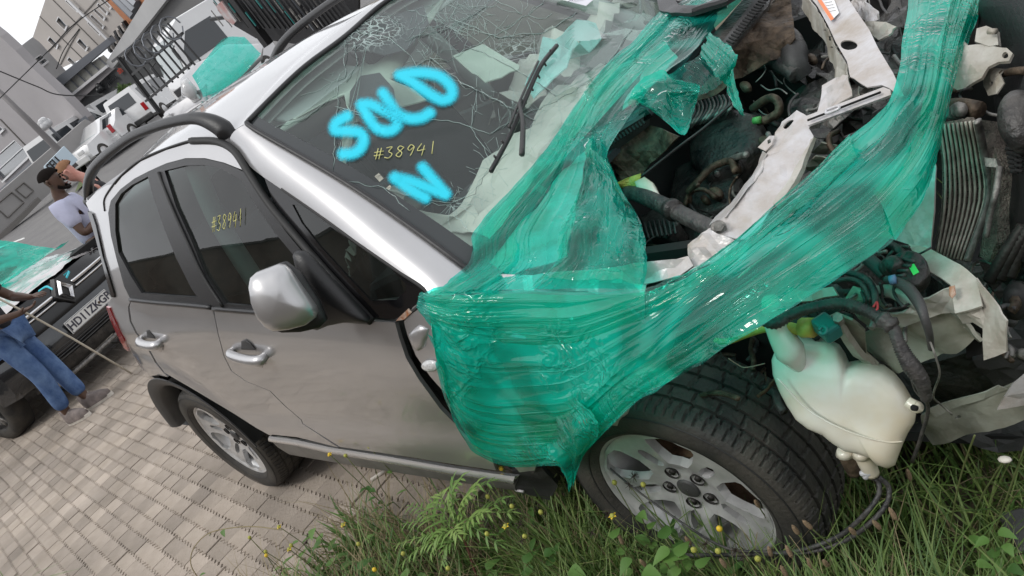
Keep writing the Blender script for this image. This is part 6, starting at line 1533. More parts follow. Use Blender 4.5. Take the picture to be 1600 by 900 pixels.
# ---- vehicles beyond
M['whitepaint'] = mat('white_car_paint', (.66, .66, .66), .25, coat=1, var=.03, vscale=2)
M['carglass'] = mat('car_glass', (.03, .035, .04), .05, coat=.5)
M['carglass_pale'] = mat('car_glass_sky', (.30, .34, .34), .05, coat=.6)
def mini(name, label, loc, rz, L, Wd, prof, wins, m='whitepaint', cat='car', glass='carglass', group='white vehicles parked along the street', lamps=True):
    """vehicle from a side profile [(x,z)], extruded with tumblehome; x forward"""
    o = empty(name, label, cat, loc, rz, group); V = []; F = []; n = len(prof); zt = max(z for _, z in prof)
    zb = .95
    cols = []
    for s in (-1, -.86, .86, 1):
        c = []
        for x, z in prof:
            inset = (0 if abs(s) == 1 else .0); yy = Wd/2*s
            if abs(s) == 1: yy *= 1-.22*max(0, (z-zb)/(zt-zb))**1; 
            else: yy *= 1-.22*max(0, (z-zb)/(zt-zb)); 
            zz = z+(0 if abs(s) == 1 else .03*(z > .5)); c.append(Vector((x+(0 if abs(s) == 1 else .02*(1 if x > 0 else -1)), yy, zz)))
        cols.append(c)
    V = [p for c in cols for p in c]
    for k in range(3):
        for i in range(n): F.append((k*n+i, k*n+(i+1) % n, (k+1)*n+(i+1) % n, (k+1)*n+i))
    F.append(tuple(range(n))); F.append(tuple(3*n+i for i in reversed(range(n))))
    body = mesh('body', V, F, M[m], o, False, local=True); bm = bmesh.new(); bm.from_mesh(body.data); bmesh.ops.recalc_face_normals(bm, faces=bm.faces); bm.to_mesh(body.data); bm.free(); autosmooth(body, 32)
    for q in wins:   # side windows as (x,z) polygons, both flanks
        for s in (-1, 1):
            pts = [Vector((x, s*(Wd/2*(1-.22*max(0, (z-zb)/(zt-zb)))+.006), z)) for x, z in q]; mesh('side_window', pts, [tuple(range(len(pts)))], M[glass], o, False, local=True)
    xs_ = sorted(prof)
    for x in (L*.31, -L*.30):
        for s in (-1, 1):
            b = MB(); c = Vector((x, s*(Wd/2-.08), .33)); b.lathe([(.01, .10), (.20, .10), (.23, .085), (.32, .09), (.335, .06), (.335, -.09)], c, (0, s, 0), 24); wh = b.build('wheel', M['tyre'], o, True, local=True)
            b = MB(); b.lathe([(.01, .115), (.05, .115), (.19, .105), (.21, .09)], c, (0, s, 0), 20); b.build('rim', M['alloy'], wh, True, local=True)
    if lamps:
        for s in (-1, 1):
            b = MB(); b.box((-L/2-.0, s*(Wd/2-.12), .85), (.08, .18, .34), bev=.02); b.build('tail_lamp', M['redlens'], o, local=True)
            b = MB(); b.box((L/2-.03, s*(Wd/2-.22), .72), (.10, .30, .16), bev=.03); b.build('headlamp', M['clearlens'], o, local=True)
    b = MB(); b.box((-L/2-.02, 0, .45), (.12, Wd*.96, .22), bev=.04); b.build('rear_bumper', M['clad' if cat == 'pickup' else m], o, local=True)
    b = MB(); b.box((L/2, 0, .45), (.12, Wd*.94, .26), bev=.04); b.build('front_bumper', M[m], o, local=True)
    return o
def gpos(px, py, D):
    q = BG(px, py, D); return (q.x, q.y, gz(q.x, q.y))
def face_quad(o, name, pts, m):
    return mesh(name, [Vector(p) for p in pts], [tuple(range(len(pts)))], M[m], o, False, local=True)
PK = [(-2.5, .45), (-2.5, 1.02), (-2.35, 1.75), (-.2, 1.78), (.15, 1.74), (.75, 1.15), (2.2, 1.02), (2.4, .80), (2.4, .42)]
SD = [(-2.1, .40), (-2.15, .85), (-1.75, 1.02), (-1.1, 1.38), (.2, 1.42), (.95, .98), (1.95, .85), (2.1, .6), (2.1, .38)]
VN = [(-2.3, .45), (-2.35, 1.1), (-2.25, 1.95), (1.2, 1.98), (1.9, 1.2), (2.3, 1.0), (2.4, .45)]
t = mini('white_pickup', 'white pickup with a canopy and red tail lamps beside the black fence', gpos(243, 160, 39), R(128), 5.0, 1.8, PK, [[(-2.2, 1.12), (-2.1, 1.6), (-1.0, 1.62), (-1.0, 1.12)], [(-.85, 1.12), (-.85, 1.62), (.05, 1.62), (.55, 1.15)]], cat='pickup')
face_quad(t, 'rear_window', [(-2.52, -.6, 1.12), (-2.52, .6, 1.12), (-2.41, .55, 1.6), (-2.41, -.55, 1.6)], 'carglass'); 
t2 = mini('white_sedan', 'white sedan parked just left of the canopied pickup', gpos(206, 195, 38), R(120), 4.3, 1.7, SD, [[(-1.2, 1.02), (-.95, 1.3), (-.35, 1.33), (-.35, 1.02)], [(-.25, 1.02), (-.25, 1.33), (.2, 1.33), (.72, 1.0)]])
face_quad(t2, 'rear_window', [(-1.72, -.62, 1.06), (-1.72, .62, 1.06), (-1.2, .52, 1.38), (-1.2, -.52, 1.38)], 'carglass')
t3 = mini('white_pickup', 'white pickup with a pale windscreen in front of the white van', gpos(170, 225, 37), R(-62), 4.6, 1.7, SD, [[(-1.2, 1.02), (-.95, 1.3), (-.35, 1.33), (-.35, 1.02)], [(-.25, 1.02), (-.25, 1.33), (.2, 1.33), (.72, 1.0)]], cat='pickup')
face_quad(t3, 'windscreen', [(.99, -.6, 1.0), (.99, .6, 1.0), (.28, .5, 1.40), (.28, -.5, 1.40)], 'carglass_pale')
t4 = mini('white_van', 'white van with a dark rear window at the left end of the parked row', gpos(140, 240, 43), R(120), 4.8, 1.8, VN, [[(-2.1, 1.25), (-2.0, 1.75), (-.8, 1.78), (-.8, 1.25)], [(-.6, 1.25), (-.6, 1.78), (1.1, 1.78), (1.5, 1.25)]], cat='van')
face_quad(t4, 'rear_window', [(-2.37, -.7, 1.25), (-2.37, .7, 1.25), (-2.29, .64, 1.8), (-2.29, -.64, 1.8)], 'carglass')
t5 = mini('white_minibus', 'small white hatchback glimpsed between the van and the canopied pickup', gpos(188, 190, 50), R(125), 4.2, 1.7, VN, [[(-2.1, 1.25), (-2.0, 1.75), (-.8, 1.78), (-.8, 1.25)]], cat='minibus')
# truck cab
TC = [(-1.9, .6), (-1.9, 2.55), (-1.5, 2.85), (.3, 2.85), (.85, 2.6), (1.15, 1.5), (1.25, 1.2), (1.25, .5)]
q = gpos(303, 72, 30); t6 = mini('white_truck', 'white forward control truck cab with a big windscreen behind the fence', q, R(-95), 3.2, 2.2, TC, [[(-.7, 1.55), (-.7, 2.4), (.35, 2.4), (.85, 1.9), (.95, 1.5)]], cat='truck', group=None, lamps=False)
face_quad(t6, 'windscreen', [(1.20, -.95, 1.5), (1.20, .95, 1.5), (.90, .85, 2.55), (.90, -.85, 2.55)], 'carglass_pale')
b = MB(); b.box((1.27, 0, 1.0), (.06, 1.5, .25), bev=.03); b.build('grille', M['black_trim'], t6, local=True)
for s in (-1, 1):
    b = MB(); b.box((1.2, s*1.22, 1.95), (.08, .18, .36), bev=.03); b.tube([Vector((1.0, s*1.0, 2.2)), Vector((1.2, s*1.22, 2.1))], .025, 6, smooth=False); b.build('side_mirror', M['black_trim'], t6, local=True)
# wrapped wreck in the row behind
q = gpos(345, 125, 27); t7 = mini('wrapped_car', 'silver wreck whose windscreen is covered with green plastic, beside the fence', q, R(-70), 4.3, 1.75, SD, [[(-1.2, 1.02), (-.95, 1.3), (-.35, 1.33), (-.35, 1.02)]], m='silver', group=None)
sheet('film_cover', [(BG(300, 118, 25), BG(318, 152, 24.5)), (BG(322, 92, 25), BG(345, 140, 24.5)), (BG(350, 60, 25), BG(378, 118, 24.5)), (BG(382, 58, 25), BG(408, 84, 24.5))], M['film_clear'], 50, 30, .06, 5, 2.2, bulge=-.05, parent=t7)
pillow('wreck_bonnet', [(282, 128), (300, 104), (330, 90), (352, 70), (412, 70), (410, 90), (370, 130), (330, 158), (300, 158), (284, 152)], M['silver'], t7, .22, .2, plane=(BG(340, 120, 25.5), (.5, -.3, .8)))
pillow('headlamp', [(284, 128), (294, 122), (308, 138), (308, 154), (298, 156), (286, 148)], M['clearlens'], t7, .3, .1, plane=(BG(296, 140, 25), (.8, -.5, .3)))
# distant trees and the boundary wall behind the camera side, mirrored in the panes
yw = empty('yard_wall', 'tall brown brick wall on the near side of the yard, reflected in the side windows', 'wall', (0, -10, 0))
b = MB(); b.box((-25, -10, 2.9), (90, .3, 5.8)); b.build('wall', mat('brown_brick', (.16, .12, .09), .9, var=.3, vscale=2, bump=.5), yw)
b = MB(); b.box((-25, -10, 5.85), (90, .45, .12)); b.build('coping', M['joint'], yw)
hd_ = empty('hedge', 'low green hedge in front of the dark shop wall', 'hedge', tuple(BG(200, 142, 44)))
b = MB(); rh = random.Random(2)
for k in range(700):
    q = BG(rh.uniform(184, 212), rh.uniform(133, 150), rh.uniform(43, 45)); d1 = Vector((rh.uniform(-1, 1), rh.uniform(-1, 1), rh.uniform(-1, 1)))*.16; d2 = Vector((rh.uniform(-1, 1), rh.uniform(-1, 1), rh.uniform(-1, 1)))*.12
    b.add([q, q+d1, q+d2], [(0, 1, 2)])
b.build('leaves', mat('hedge_leaf', (.07, .12, .03), .8), hd_)
# ================================================================== the black SUV behind
SX, SY, SR = -4.62, .20, R(17)
SUV = empty('black_suv', 'black SUV with chrome grille bar, its bonnet wrapped in clear and green plastic', 'car', (SX, SY, 0), SR)
def L2(p): return Vector(p)   # local helper
M['blackpaint'] = carpaint('black_car_paint', (.010, .013, .017), .2)
_b = bpy.data.materials['black_car_paint'].node_tree.nodes['Principled BSDF']; _b.inputs['Metallic'].default_value = 0.1
def slab(name, rows, m, parent=SUV, th=.01, toward=(0, 0, 1), **k): return grid(name, [[Vector(p) for p in r] for r in rows], m, parent, th, toward=toward, local=True, **k)
hw = .90
def lat(k, n=16): return -1+2*k/n
rows = []
for i in range(13):   # bonnet
    t_ = i/12; x = -.12-1.0*t_; z = .98+.16*t_; wdt = .76+.08*t_
    rows.append([(x-.16*abs(lat(k))**2.5*(1-t_), wdt*lat(k), z-.07*abs(lat(k))**3) for k in range(17)])
slab('bonnet', rows, M['blackpaint'])
rows = []
prof = [(-.02, .34), (.05, .40), (.07, .52), (.06, .62), (.03, .68)]
for x, z in prof: rows.append([(x-.28*abs(lat(k))**3, hw*.97*lat(k), z) for k in range(17)])
slab('front_bumper', rows, M['blackpaint'], th=.03, toward=(1, 0, 0))
rows = []
for x, z in [(.0, .66), (.0, .76), (-.03, .88), (-.10, .97)]: rows.append([(x-.26*abs(lat(k))**3, hw*.93*lat(k), z) for k in range(17)])
slab('grille_panel', rows, M['black_gloss'], th=.03, toward=(1, 0, 0))
rows = []
for x, z in [(-.02, .26), (.03, .30), (.045, .38)]: rows.append([(x-.26*abs(lat(k))**3, hw*.80*lat(k), z) for k in range(17)])
slab('lower_grille', rows, M['greasy'], th=.03, toward=(1, 0, 0))
for k in range(5):
    b = MB(); b.tube([Vector((.062-.26*abs(y/.9)**3, y, .40+k*.028)) for y in (-.5, -.25, 0, .25, .5)], .006, 4); b.build('grille_slat', M['clad'], SUV, True, local=True)
b = MB(); b.tube([Vector((-.0-.26*abs(y/.9)**3, y, .235)) for y in (-.62, -.3, 0, .3, .62)], .022, 8); b.build('skid_strip', M['alu'], SUV, True, local=True)
for s in (-1, 1):
    for (z0, r_) in ((.865, .020), (.815, .012)):
        b = MB(); b.tube([Vector((.012-.26*abs(y/.9)**3, s*y, z0+(.0 if y > .2 else .0))) for y in (.12, .3, .5, .66)], r_, 8, flat=.7); b.build('chrome_bar', M['chrome'], SUV, True, local=True)
    b = MB(); b.sphere((-.14, s*.73, .80), .15, 16, 10, (.7, .85, .55)); b.build('headlamp', M['clearlens'], SUV, True, local=True)
    b = MB(); b.lathe([(.0, .01), (.04, .008), (.05, -.004), (.06, -.01)], (-.055, s*.62, .42), (1, s*.3, 0), 20); b.build('fog_lamp', M['clearlens'], SUV, True, local=True)
    # wing with arch
    V2, F = tri2d([(-.22, .34), (-.20, .62), (-.24, .90), (-.5, 1.0), (-1.3, 1.06), (-3.9, 1.08), (-4.2, .9), (-4.2, .4), (-3.95, .35)]+[(-3.55+.38*math.cos(R(a)), .34+.38*math.sin(R(a))) for a in range(180, -1, -15)]+[(-1.25, .30)]+[(-.86+.39*math.cos(R(a)), .34+.39*math.sin(R(a))) for a in range(180, -1, -15)], [], .08)
    skin('body_side', [Vector((x, s*(.90-.03*max(0, z-.9)*4-.25*max(0, x+.55)**2*2+.02*(abs(math.hypot(x+.86, z-.34)-.43) < .06)), z)) for x, z in V2], F, M['blackpaint'], SUV, .01, toward=(0, s, 0), local=True)
    for x in (-.86, -3.55):
        c = Vector((x, s*.80, .335)); b = MB(); b.lathe([(.21, .085), (.235, .10), (.29, .098), (.325, .08), (.338, .05), (.338, -.10), (.30, -.12)], c, (0, s, 0), 48); wl = b.build('wheel', M['tyre'], SUV, True, local=True)
        b = MB(); b.lathe([(.215, .08), (.205, .06), (.195, -.05), (.001, -.06)], c, (0, s, 0), 40); b.build('rim', M['greasy'], wl, True, local=True)
        b = MB()
        for k in range(5):
            a = 2*math.pi*k/5+.3
            for da in (-.18, .18): b.tube([c+Vector((.05*math.cos(a), s*.07, .05*math.sin(a))), c+Vector((.20*math.cos(a+da), s*.078, .20*math.sin(a+da)))], [.018, .011], 6, smooth=False)
        b.sphere(c+Vector((0, s*.07, 0)), .035, 10, 6); b.build('spokes', M['alu'], wl, True, local=True)
b = MB(); b.box((-2.1, 0, .75), (3.6, 1.62, .55)); b.build('under_body', M['dark'], SUV, local=True)
b = MB(); b.box((-.55, 0, .55), (.7, 1.1, .5)); b.build('engine_block', M['dark'], SUV, local=True)
# cabin
rows = [[(-1.12, .74*lat(k), 1.10) for k in range(17)], [(-1.85, .62*lat(k), 1.58) for k in range(17)]]; slab('windscreen', rows, M['carglass'], toward=(1, 0, .5))
rows = [[(x, .60*lat(k), z-.03*lat(k)**2) for k in range(17)] for x, z in ((-1.85, 1.58), (-2.6, 1.63), (-3.6, 1.60), (-4.1, 1.5))]; slab('roof', rows, M['blackpaint'])
for s in (-1, 1):
    slab('side_window', [[(-1.3, s*.86, 1.05), (-4.0, s*.86, 1.08)], [(-1.85, s*.64, 1.56), (-4.0, s*.62, 1.52)]], M['carglass'], toward=(0, s, .3))
slab('tailgate', [[(-4.2, -.86, .5), (-4.2, .86, .5)], [(-4.2, -.86, 1.05), (-4.2, .86, 1.05)], [(-4.05, -.6, 1.5), (-4.05, .6, 1.5)]], M['blackpaint'], toward=(-1, 0, 0))
# emblem: open steel lozenge standing proud of the grille
b = MB(); D_ = [(0, .115), (.085, 0), (0, -.115), (-.085, 0)]; inn = [(0, .062), (.036, 0), (0, -.062), (-.036, 0)]
V = []; 
for (y, z) in D_: V.append((.045, y, .845+z))
for (y, z) in inn: V.append((.045, y, .845+z))
for (y, z) in [(a[0]*.55+c[0]*.45, a[1]*.55+c[1]*.45) for a, c in zip(D_, inn)]: V.append((.075, y, .845+z))
F = []
for k in range(4): F += [(k, (k+1) % 4, 8+(k+1) % 4, 8+k), (4+k, 8+k, 8+(k+1) % 4, 4+(k+1) % 4)]
b.add(V, F); b.build('emblem', M['chrome'], SUV, local=True)
b = MB(); b.add([(.03, y*1.35, .845+z*1.2) for y, z in D_]+[(-.03, y*1.45, .845+z*1.3) for y, z in D_], [(0, 1, 2, 3)]+[(k, (k+1) % 4, 4+(k+1) % 4, 4+k) for k in range(4)]); b.build('emblem_plinth', M['clad'], SUV, local=True)
# number plate
b = MB(); b.box((.085, 0, .575), (.012, .54, .125), bev=.005); npl = b.build('number_plate', mat('plate_white', (.66, .66, .64), .4), SUV, local=True)
SM = Matrix.Translation((SX, SY, 0)) @ Matrix.Rotation(SR, 4, 'Z')
def loc2w(p): return SM @ Vector(p)
ydir = (SM.to_3x3() @ Vector((0, 1, 0)))
ink = mat('plate_ink', (.03, .03, .05), .4)
for tx, yy, sz in (('HD', -.185, .105), ('11', -.055, .105), ('ZK', .065, .105), ('GP', .205, .105)):
    text_on('plate_character', tx, sz, loc2w((.0935, yy, .573)), ydir, (0, 0, 1), ink, npl, .002)
b = MB(); b.sphere((.092, .130, .575), .014, 8, 5, (.2, 1, 1)); b.build('plate_crest', M['brown'], npl, local=True)
b = MB(); 
fr4 = [Vector((.0925, y, z)) for y, z in ((-.262, .518), (.262, .518), (.262, .632), (-.262, .632))]; b.tube(fr4+[fr4[0]], .0022, 4, smooth=False); b.build('plate_border', ink, npl, local=True)
# plastic over the bonnet
def crump(x, y, s): return .022*noise.noise(Vector((x*4, y*3, s)))+.018*abs(noise.noise(Vector((x*11, y*7, s+3))))
rows = []
for i in range(30):
    t_ = i/29; x = -.10-1.0*t_
    rows.append([Vector((x-.14*abs(lat(k, 40))**2.5*(1-t_), (.76+.08*t_)*lat(k, 40)*.98, 1.0+.16*t_-.07*abs(lat(k, 40))**3+crump(x, lat(k, 40), 2))) for k in range(41)])
grid('clear_wrap', rows, mat('clear_wrap', (.50, .47, .47), .22, col2=(.36, .34, .34), vscale=4, coat=.6, bump=.5, bscale=9), SUV, .002, toward=(0, 0, 1), local=True)
rows = []
for i in range(24):
    t_ = i/23; x = -.86-.95*t_; z = 1.12 if x > -1.1 else 1.13+(-1.1-x)*.66
    rows.append([Vector((x+.25*lat(k, 40), .80*lat(k, 40)*(1-.12*t_), z+.04-.05*abs(lat(k, 40))**3+crump(x, lat(k, 40), 9)*1.3)) for k in range(41)])
grid('green_wrap', rows, M['film'], SUV, 0, toward=(0, 0, 1), local=True, mkuv=True)
rs_ = MB()
for (px, py) in ((78, 447), (72, 452), (66, 455)): pass
for st in ([(60, 455), (72, 448), (82, 452)], [(100, 430), (108, 424), (104, 434)]):
    b = MB(); b.tube([P(x, y, z=1.06) for x, y in st], .009, 6, flat=.3); b.build('painted_mark', M['spray_flat'] if 'spray_flat' in M else mat('cyan_mark', (.03, .50, .60), .6), SUV, True)
# ================================================================== people
M['skin_dark'] = mat('brown_skin', (.085, .045, .030), .5, var=.12, vscale=20)
M['skin_pale'] = mat('ruddy_skin', (.55, .24, .19), .5, col2=(.62, .33, .27), vscale=14)
M['tee_grey'] = mat('lavender_grey_tee', (.42, .43, .56), .85, var=.06, vscale=9, bump=.3, bscale=16)
M['tee_black'] = mat('black_tee', (.016, .016, .020), .85, bump=.3, bscale=20)
M['jeans'] = mat('worn_jeans', (.030, .075, .20), .85, col2=(.12, .20, .36), vscale=7, bump=.5, bscale=60)
M['slacks'] = mat('dark_trousers', (.015, .015, .017), .8)
M['canvas'] = mat('brown_canvas', (.18, .15, .14), .8, var=.3, vscale=20)
M['sole'] = mat('white_rubber_sole', (.62, .58, .52), .6, var=.15, vscale=20)
M['hair_dark'] = mat('cropped_dark_hair', (.010, .008, .007), 1.0, bump=.4, bscale=300, spec=.1)
M['hair_red'] = mat('short_ginger_hair', (.28, .14, .07), .85, bump=1., bscale=250)
def skinmesh(name, verts, edges, m, parent, root=0, sub=2):
    """one continuous surface grown round a skeleton: verts = (co, rx, ry)"""
    me = bpy.data.meshes.new(name); me.from_pydata([v[0] for v in verts], edges, []); me.update(); me.materials.append(m)
    o = bpy.data.objects.new(name, me); COL.objects.link(o); o.parent = parent
    s = o.modifiers.new('skin', 'SKIN'); s.use_smooth_shade = True; s.branch_smoothing = .6
    sv = me.skin_vertices[0].data if me.skin_vertices else None
    if sv is None:
        bm = bmesh.new(); bm.from_mesh(me); bm.verts.layers.skin.verify(); bm.to_mesh(me); bm.free(); sv = me.skin_vertices[0].data
    for i, v in enumerate(verts): sv[i].radius = (v[1], v[2]); sv[i].use_root = (i == root)
    b = o.modifiers.new('sub', 'SUBSURF'); b.levels = sub; b.render_levels = sub
    dg = bpy.context.evaluated_depsgraph_get(); dg.update(); ev = bpy.data.meshes.new_from_object(o.evaluated_get(dg))
    o.modifiers.clear(); o.data = ev; bpy.data.meshes.remove(me)
    ev.polygons.foreach_set('use_smooth', [True]*len(ev.polygons)); return o
def hand_chain(V, E, wrist, i_w, d, side, curl=.5, up=Vector((0, 0, 1))):
    """palm, five unequal fingers and a thumb leaving the side of the palm"""
    d = Vector(d).normalized(); s = Vector(side).normalized(); n = d.cross(s).normalized()
    pm_ = wrist+d*.075; V.append((pm_, .034, .017)); ip = len(V)-1; E.append((i_w, ip))
    for k, (off, L) in enumerate(((-.030, .062), (-.010, .072), (.011, .068), (.030, .052))):
        a = wrist+d*.10+s*off; V.append((a, .0095, .0095)); i0 = len(V)-1; E.append((ip, i0)); p = a; dd = d.copy()
        for j in range(3):
            dd = (dd*math.cos(curl)+n*math.sin(curl)).normalized() if j else (dd+n*.2*curl).normalized(); p = p+dd*L*(.45, .32, .23)[j]; V.append((p, .0085-.001*j, .0085-.001*j)); E.append((len(V)-2 if j else i0, len(V)-1))
    a = wrist+d*.035-s*.036; V.append((a, .012, .012)); i0 = len(V)-1; E.append((ip, i0)); V.append((a+(d*.6-s*.6+n*.5).normalized()*.035, .010, .010)); E.append((i0, len(V)-1)); V.append((V[-1][0]+(d*.8+n*.6).normalized()*.028, .0085, .0085)); E.append((len(V)-2, len(V)-1))
def person(label, loc, rz, J, mskin, mshirt, mtrs, mhair, beard=False, hs=1.0, bulk=1.0, shoes=True):
    """J: joints in local metres, facing +x, left is +y"""
    o = empty('person', label, 'person', loc, rz)
    v = lambda k: Vector(J[k])
    V = []; E = []
    def add(p, a, b_=None, link=None):
        V.append((Vector(p), a*bulk if a > .04 else a, (b_ or a)*bulk if a > .04 else (b_ or a))); 
        if link is not None: E.append((link, len(V)-1))
        return len(V)-1
    pel = add(v('pelvis'), .14, .10); ch = add(v('chest'), .140, .10, pel); nk0 = add(v('neck'), .062, .062, ch); nk = add(v('neck')+(v('head')-v('neck'))*.45, .055, .058, nk0)
    bulk_, bulk = bulk, 1.0; h0 = add(v('head')-v('hup')*.045*hs+v('hf')*.01*hs, .066*hs, .072*hs, nk); h1 = add(v('head')+v('hup')*.03*hs-v('hf')*.008*hs, .077*hs, .092*hs, h0); h2 = add(v('head')+v('hup')*.085*hs-v('hf')*.014*hs, .062*hs, .075*hs, h1)
    bulk = bulk_
    for s, t in (('l', 1), ('r', -1)):
        sh = add(v(s+'sh'), .052, .052, ch); el = add(v(s+'el'), .043, .043, sh); fm = add(v(s+'el').lerp(v(s+'wr'), .35), .042, .042, el); wr = add(v(s+'wr'), .026, .023, fm)
        dr = (v(s+'wr')-v(s+'el')).normalized(); hdv = v(s+'hd') if s+'hd' in J else dr
        sd = hdv.cross(Vector((0, 0, 1))); sd = sd.normalized() if sd.length > .1 else Vector((0, 1, 0))
        hand_chain(V, E, v(s+'wr'), wr, hdv, sd*t, .55)
        hp = add(v(s+'hip'), .085, .085, pel); kn = add(v(s+'kn'), .055, .055, hp); cf = add(v(s+'kn').lerp(v(s+'an'), .3), .055, .055, kn); an = add(v(s+'an'), .038, .040, cf); add(v(s+'an')+Vector((.13, 0, -.04)), .035, .025, an)
    body = skinmesh('body', V, E, mskin, o)
    # face: nose, eyes, mouth, ears, hair
    H = v('head'); U_ = v('hup').normalized(); Fd = v('hf').normalized(); Sd = U_.cross(Fd)
    def hp_(f, s, u): return H+(Fd*f+Sd*s+U_*u)*hs
    b = MB(); b.tube([hp_(.088, 0, .028), hp_(.104, 0, .004), hp_(.108, 0, -.010), hp_(.092, 0, -.018)], [.008, .012, .014, .008], 8); b.build('nose', mskin, body, True, local=True)
    for s in (-1, 1):
        b = MB(); b.sphere(hp_(.074, s*.032, .022), .012, 10, 7); b.build('eye', M['hair_dark'], body, True, local=True)
        b = MB(); b.tube([hp_(.086, s*.014, .040), hp_(.086, s*.034, .046), hp_(.074, s*.052, .038)], .006, 5); b.build('eyebrow', mhair, body, True, local=True)
        b = MB(); q = hp_(-.012, s*.080, .0); b.tube([q+U_*.026+Fd*.006, q+U_*.030-Fd*.012, q-U_*.005-Fd*.014, q-U_*.028+Fd*.0], [.010, .012, .010, .009], 8); b.build('ear', mskin, body, True, local=True)
    b = MB(); b.tube([hp_(.084, -.024, -.040), hp_(.094, 0, -.038), hp_(.084, .024, -.040)], .007, 6); b.build('mouth', mat('lips', (.16, .06, .05), .5), body, True, local=True)
    rows = []
    for i in range(13):
        th = R(95)*i/12; ro = []
        for k in range(25):
            ph = 2*math.pi*k/24; f = math.cos(ph); lim = th*(1.0-.38*max(0, f))
            r_ = Vector((math.sin(lim)*math.cos(ph)*.094, math.sin(lim)*math.sin(ph)*.078, math.cos(lim)*.082))
            ro.append(hp_(r_.x-.014, r_.y, r_.z+.036))
        rows.append(ro)
    grid('hair', rows, mhair, body, .003, toward=None, local=True)
    if beard:
        b = MB(); b.tube([hp_(.030, -.070, -.045), hp_(.070, -.045, -.070), hp_(.088, 0, -.078), hp_(.070, .045, -.070), hp_(.030, .070, -.045)], .018, 8); b.build('beard', mhair, body, True, local=True)
    # shirt
    V = []; E = []; pel = add(v('pelvis')+Vector((0, 0, -.06)), .165, .125); wa = add(v('pelvis').lerp(v('chest'), .45), .155, .115, pel); ch = add(v('chest'), .185, .130, wa); up_ = add(v('chest').lerp(v('neck'), .70), .125, .100, ch)
    for s in 'lr':
        a = add(v(s+'sh'), .090, .088, ch); add(v(s+'sh').lerp(v(s+'el'), .75), .070, .070, a)
    skinmesh('shirt', V, E, mshirt, o)
    V = []; E = []; pel = add(v('pelvis')+Vector((0, 0, -.02)), .150, .115)
    for s in 'lr':
        hp = add(v(s+'hip'), .100, .100, pel); kn = add(v(s+'kn'), .078, .078, hp); add(v(s+'an')+(v(s+'kn')-v(s+'an'))*.12, .068, .068, kn)
    skinmesh('trousers', V, E, mtrs, o)
    if shoes:
        for s in 'lr':
            a = v(s+'an'); fd = Vector(J.get(s+'ft', (1, 0, 0))).normalized(); sd = Vector((0, 0, 1)).cross(fd); g = a.copy(); g.z = max(0, a.z-.09)
            rows = []
            for i in range(11):
                t_ = i/10; L_ = -.08+.28*t_; wd = .048*(1-.9*abs(2*t_-1)**5)*(1+.12*math.sin(3*t_)); hh = .095*(1-t_)**.8+.045 if t_ > .25 else .12
                rows.append([g+fd*L_+sd*(wd*math.cos(ph))+Vector((0, 0, .022+hh*max(0, math.sin(ph))*1.)) for ph in [math.pi*k/10 for k in range(11)]])
            sh = grid('shoe', rows, M['canvas'], o, .003, toward=(0, 0, 1), local=True)
            out = [g+fd*(.06+.150*math.cos(R(q)))+sd*(.052*math.sin(R(q))) for q in range(0, 360, 20)]
            b = MB(); n_ = len(out); b.add([p for p in out]+[p+Vector((0, 0, .030)) for p in out], [tuple(reversed(range(n_))), tuple(range(n_, 2*n_))]+[(k, (k+1) % n_, n_+(k+1) % n_, n_+k) for k in range(n_)]); b.build('sole', M['sole'], sh, local=True)
            for k in range(4):
                c_ = g+fd*(.02+.028*k)+Vector((0, 0, .128-.018*k)); b = MB(); b.tube([c_-sd*.024, c_+Vector((0, 0, .008)), c_+sd*.024+fd*.012], .004, 5); b.build('lace', M['sole'], sh, True, local=True)
    return o
def base(h, spread=.1):
    return {'pelvis': (0, 0, .53*h), 'chest': (0.0, 0, .72*h), 'neck': (0, 0, .845*h), 'head': (.02, 0, .925*h), 'hup': (0, 0, 1), 'hf': (1, 0, 0),
            'lsh': (0, .17, .80*h), 'rsh': (0, -.17, .80*h), 'lhip': (0, .09, .50*h), 'rhip': (0, -.09, .50*h), 'lkn': (.02, spread, .28*h), 'rkn': (.02, -spread, .28*h), 'lan': (0, spread, .05*h), 'ran': (0, -spread, .05*h)}
# man in the lavender grey T-shirt, profile to the right
h = 1.82; J = base(h)
J.update(lel=(.06, .24, .60*h), rel=(.02, -.25, .605*h), lwr=(.28, .12, .635*h), rwr=(.27, -.13, .64*h), lhd=(.6, -.3, .3), rhd=(.6, .3, .3), head=(.055, 0, .92*h), hup=(.22, 0, .97), hf=(.97, 0, -.22))
person('standing man in a lavender grey T-shirt and dark trousers seen in profile', (-5.45, 1.02, 0), math.atan2(.79, .61), J, M['skin_dark'], M['tee_grey'], M['slacks'], M['hair_dark'], beard=True, hs=1.25, bulk=1.22)
# ginger man in black, looking down to the left
h = 1.80; J = base(h)
J.update(lel=(.05, .24, .60*h), rel=(.05, -.24, .60*h), lwr=(.27, .10, .62*h), rwr=(.27, -.10, .62*h), head=(.10, 0, .925*h), hup=(.50, 0, .866), hf=(.866, 0, -.50))
person('ginger haired man in a black T-shirt looking down behind the roof rail', (-5.95, 1.52, 0), math.atan2(-.79, -.45), J, M['skin_pale'], M['tee_black'], M['slacks'], M['hair_red'], hs=1.22, bulk=1.05)
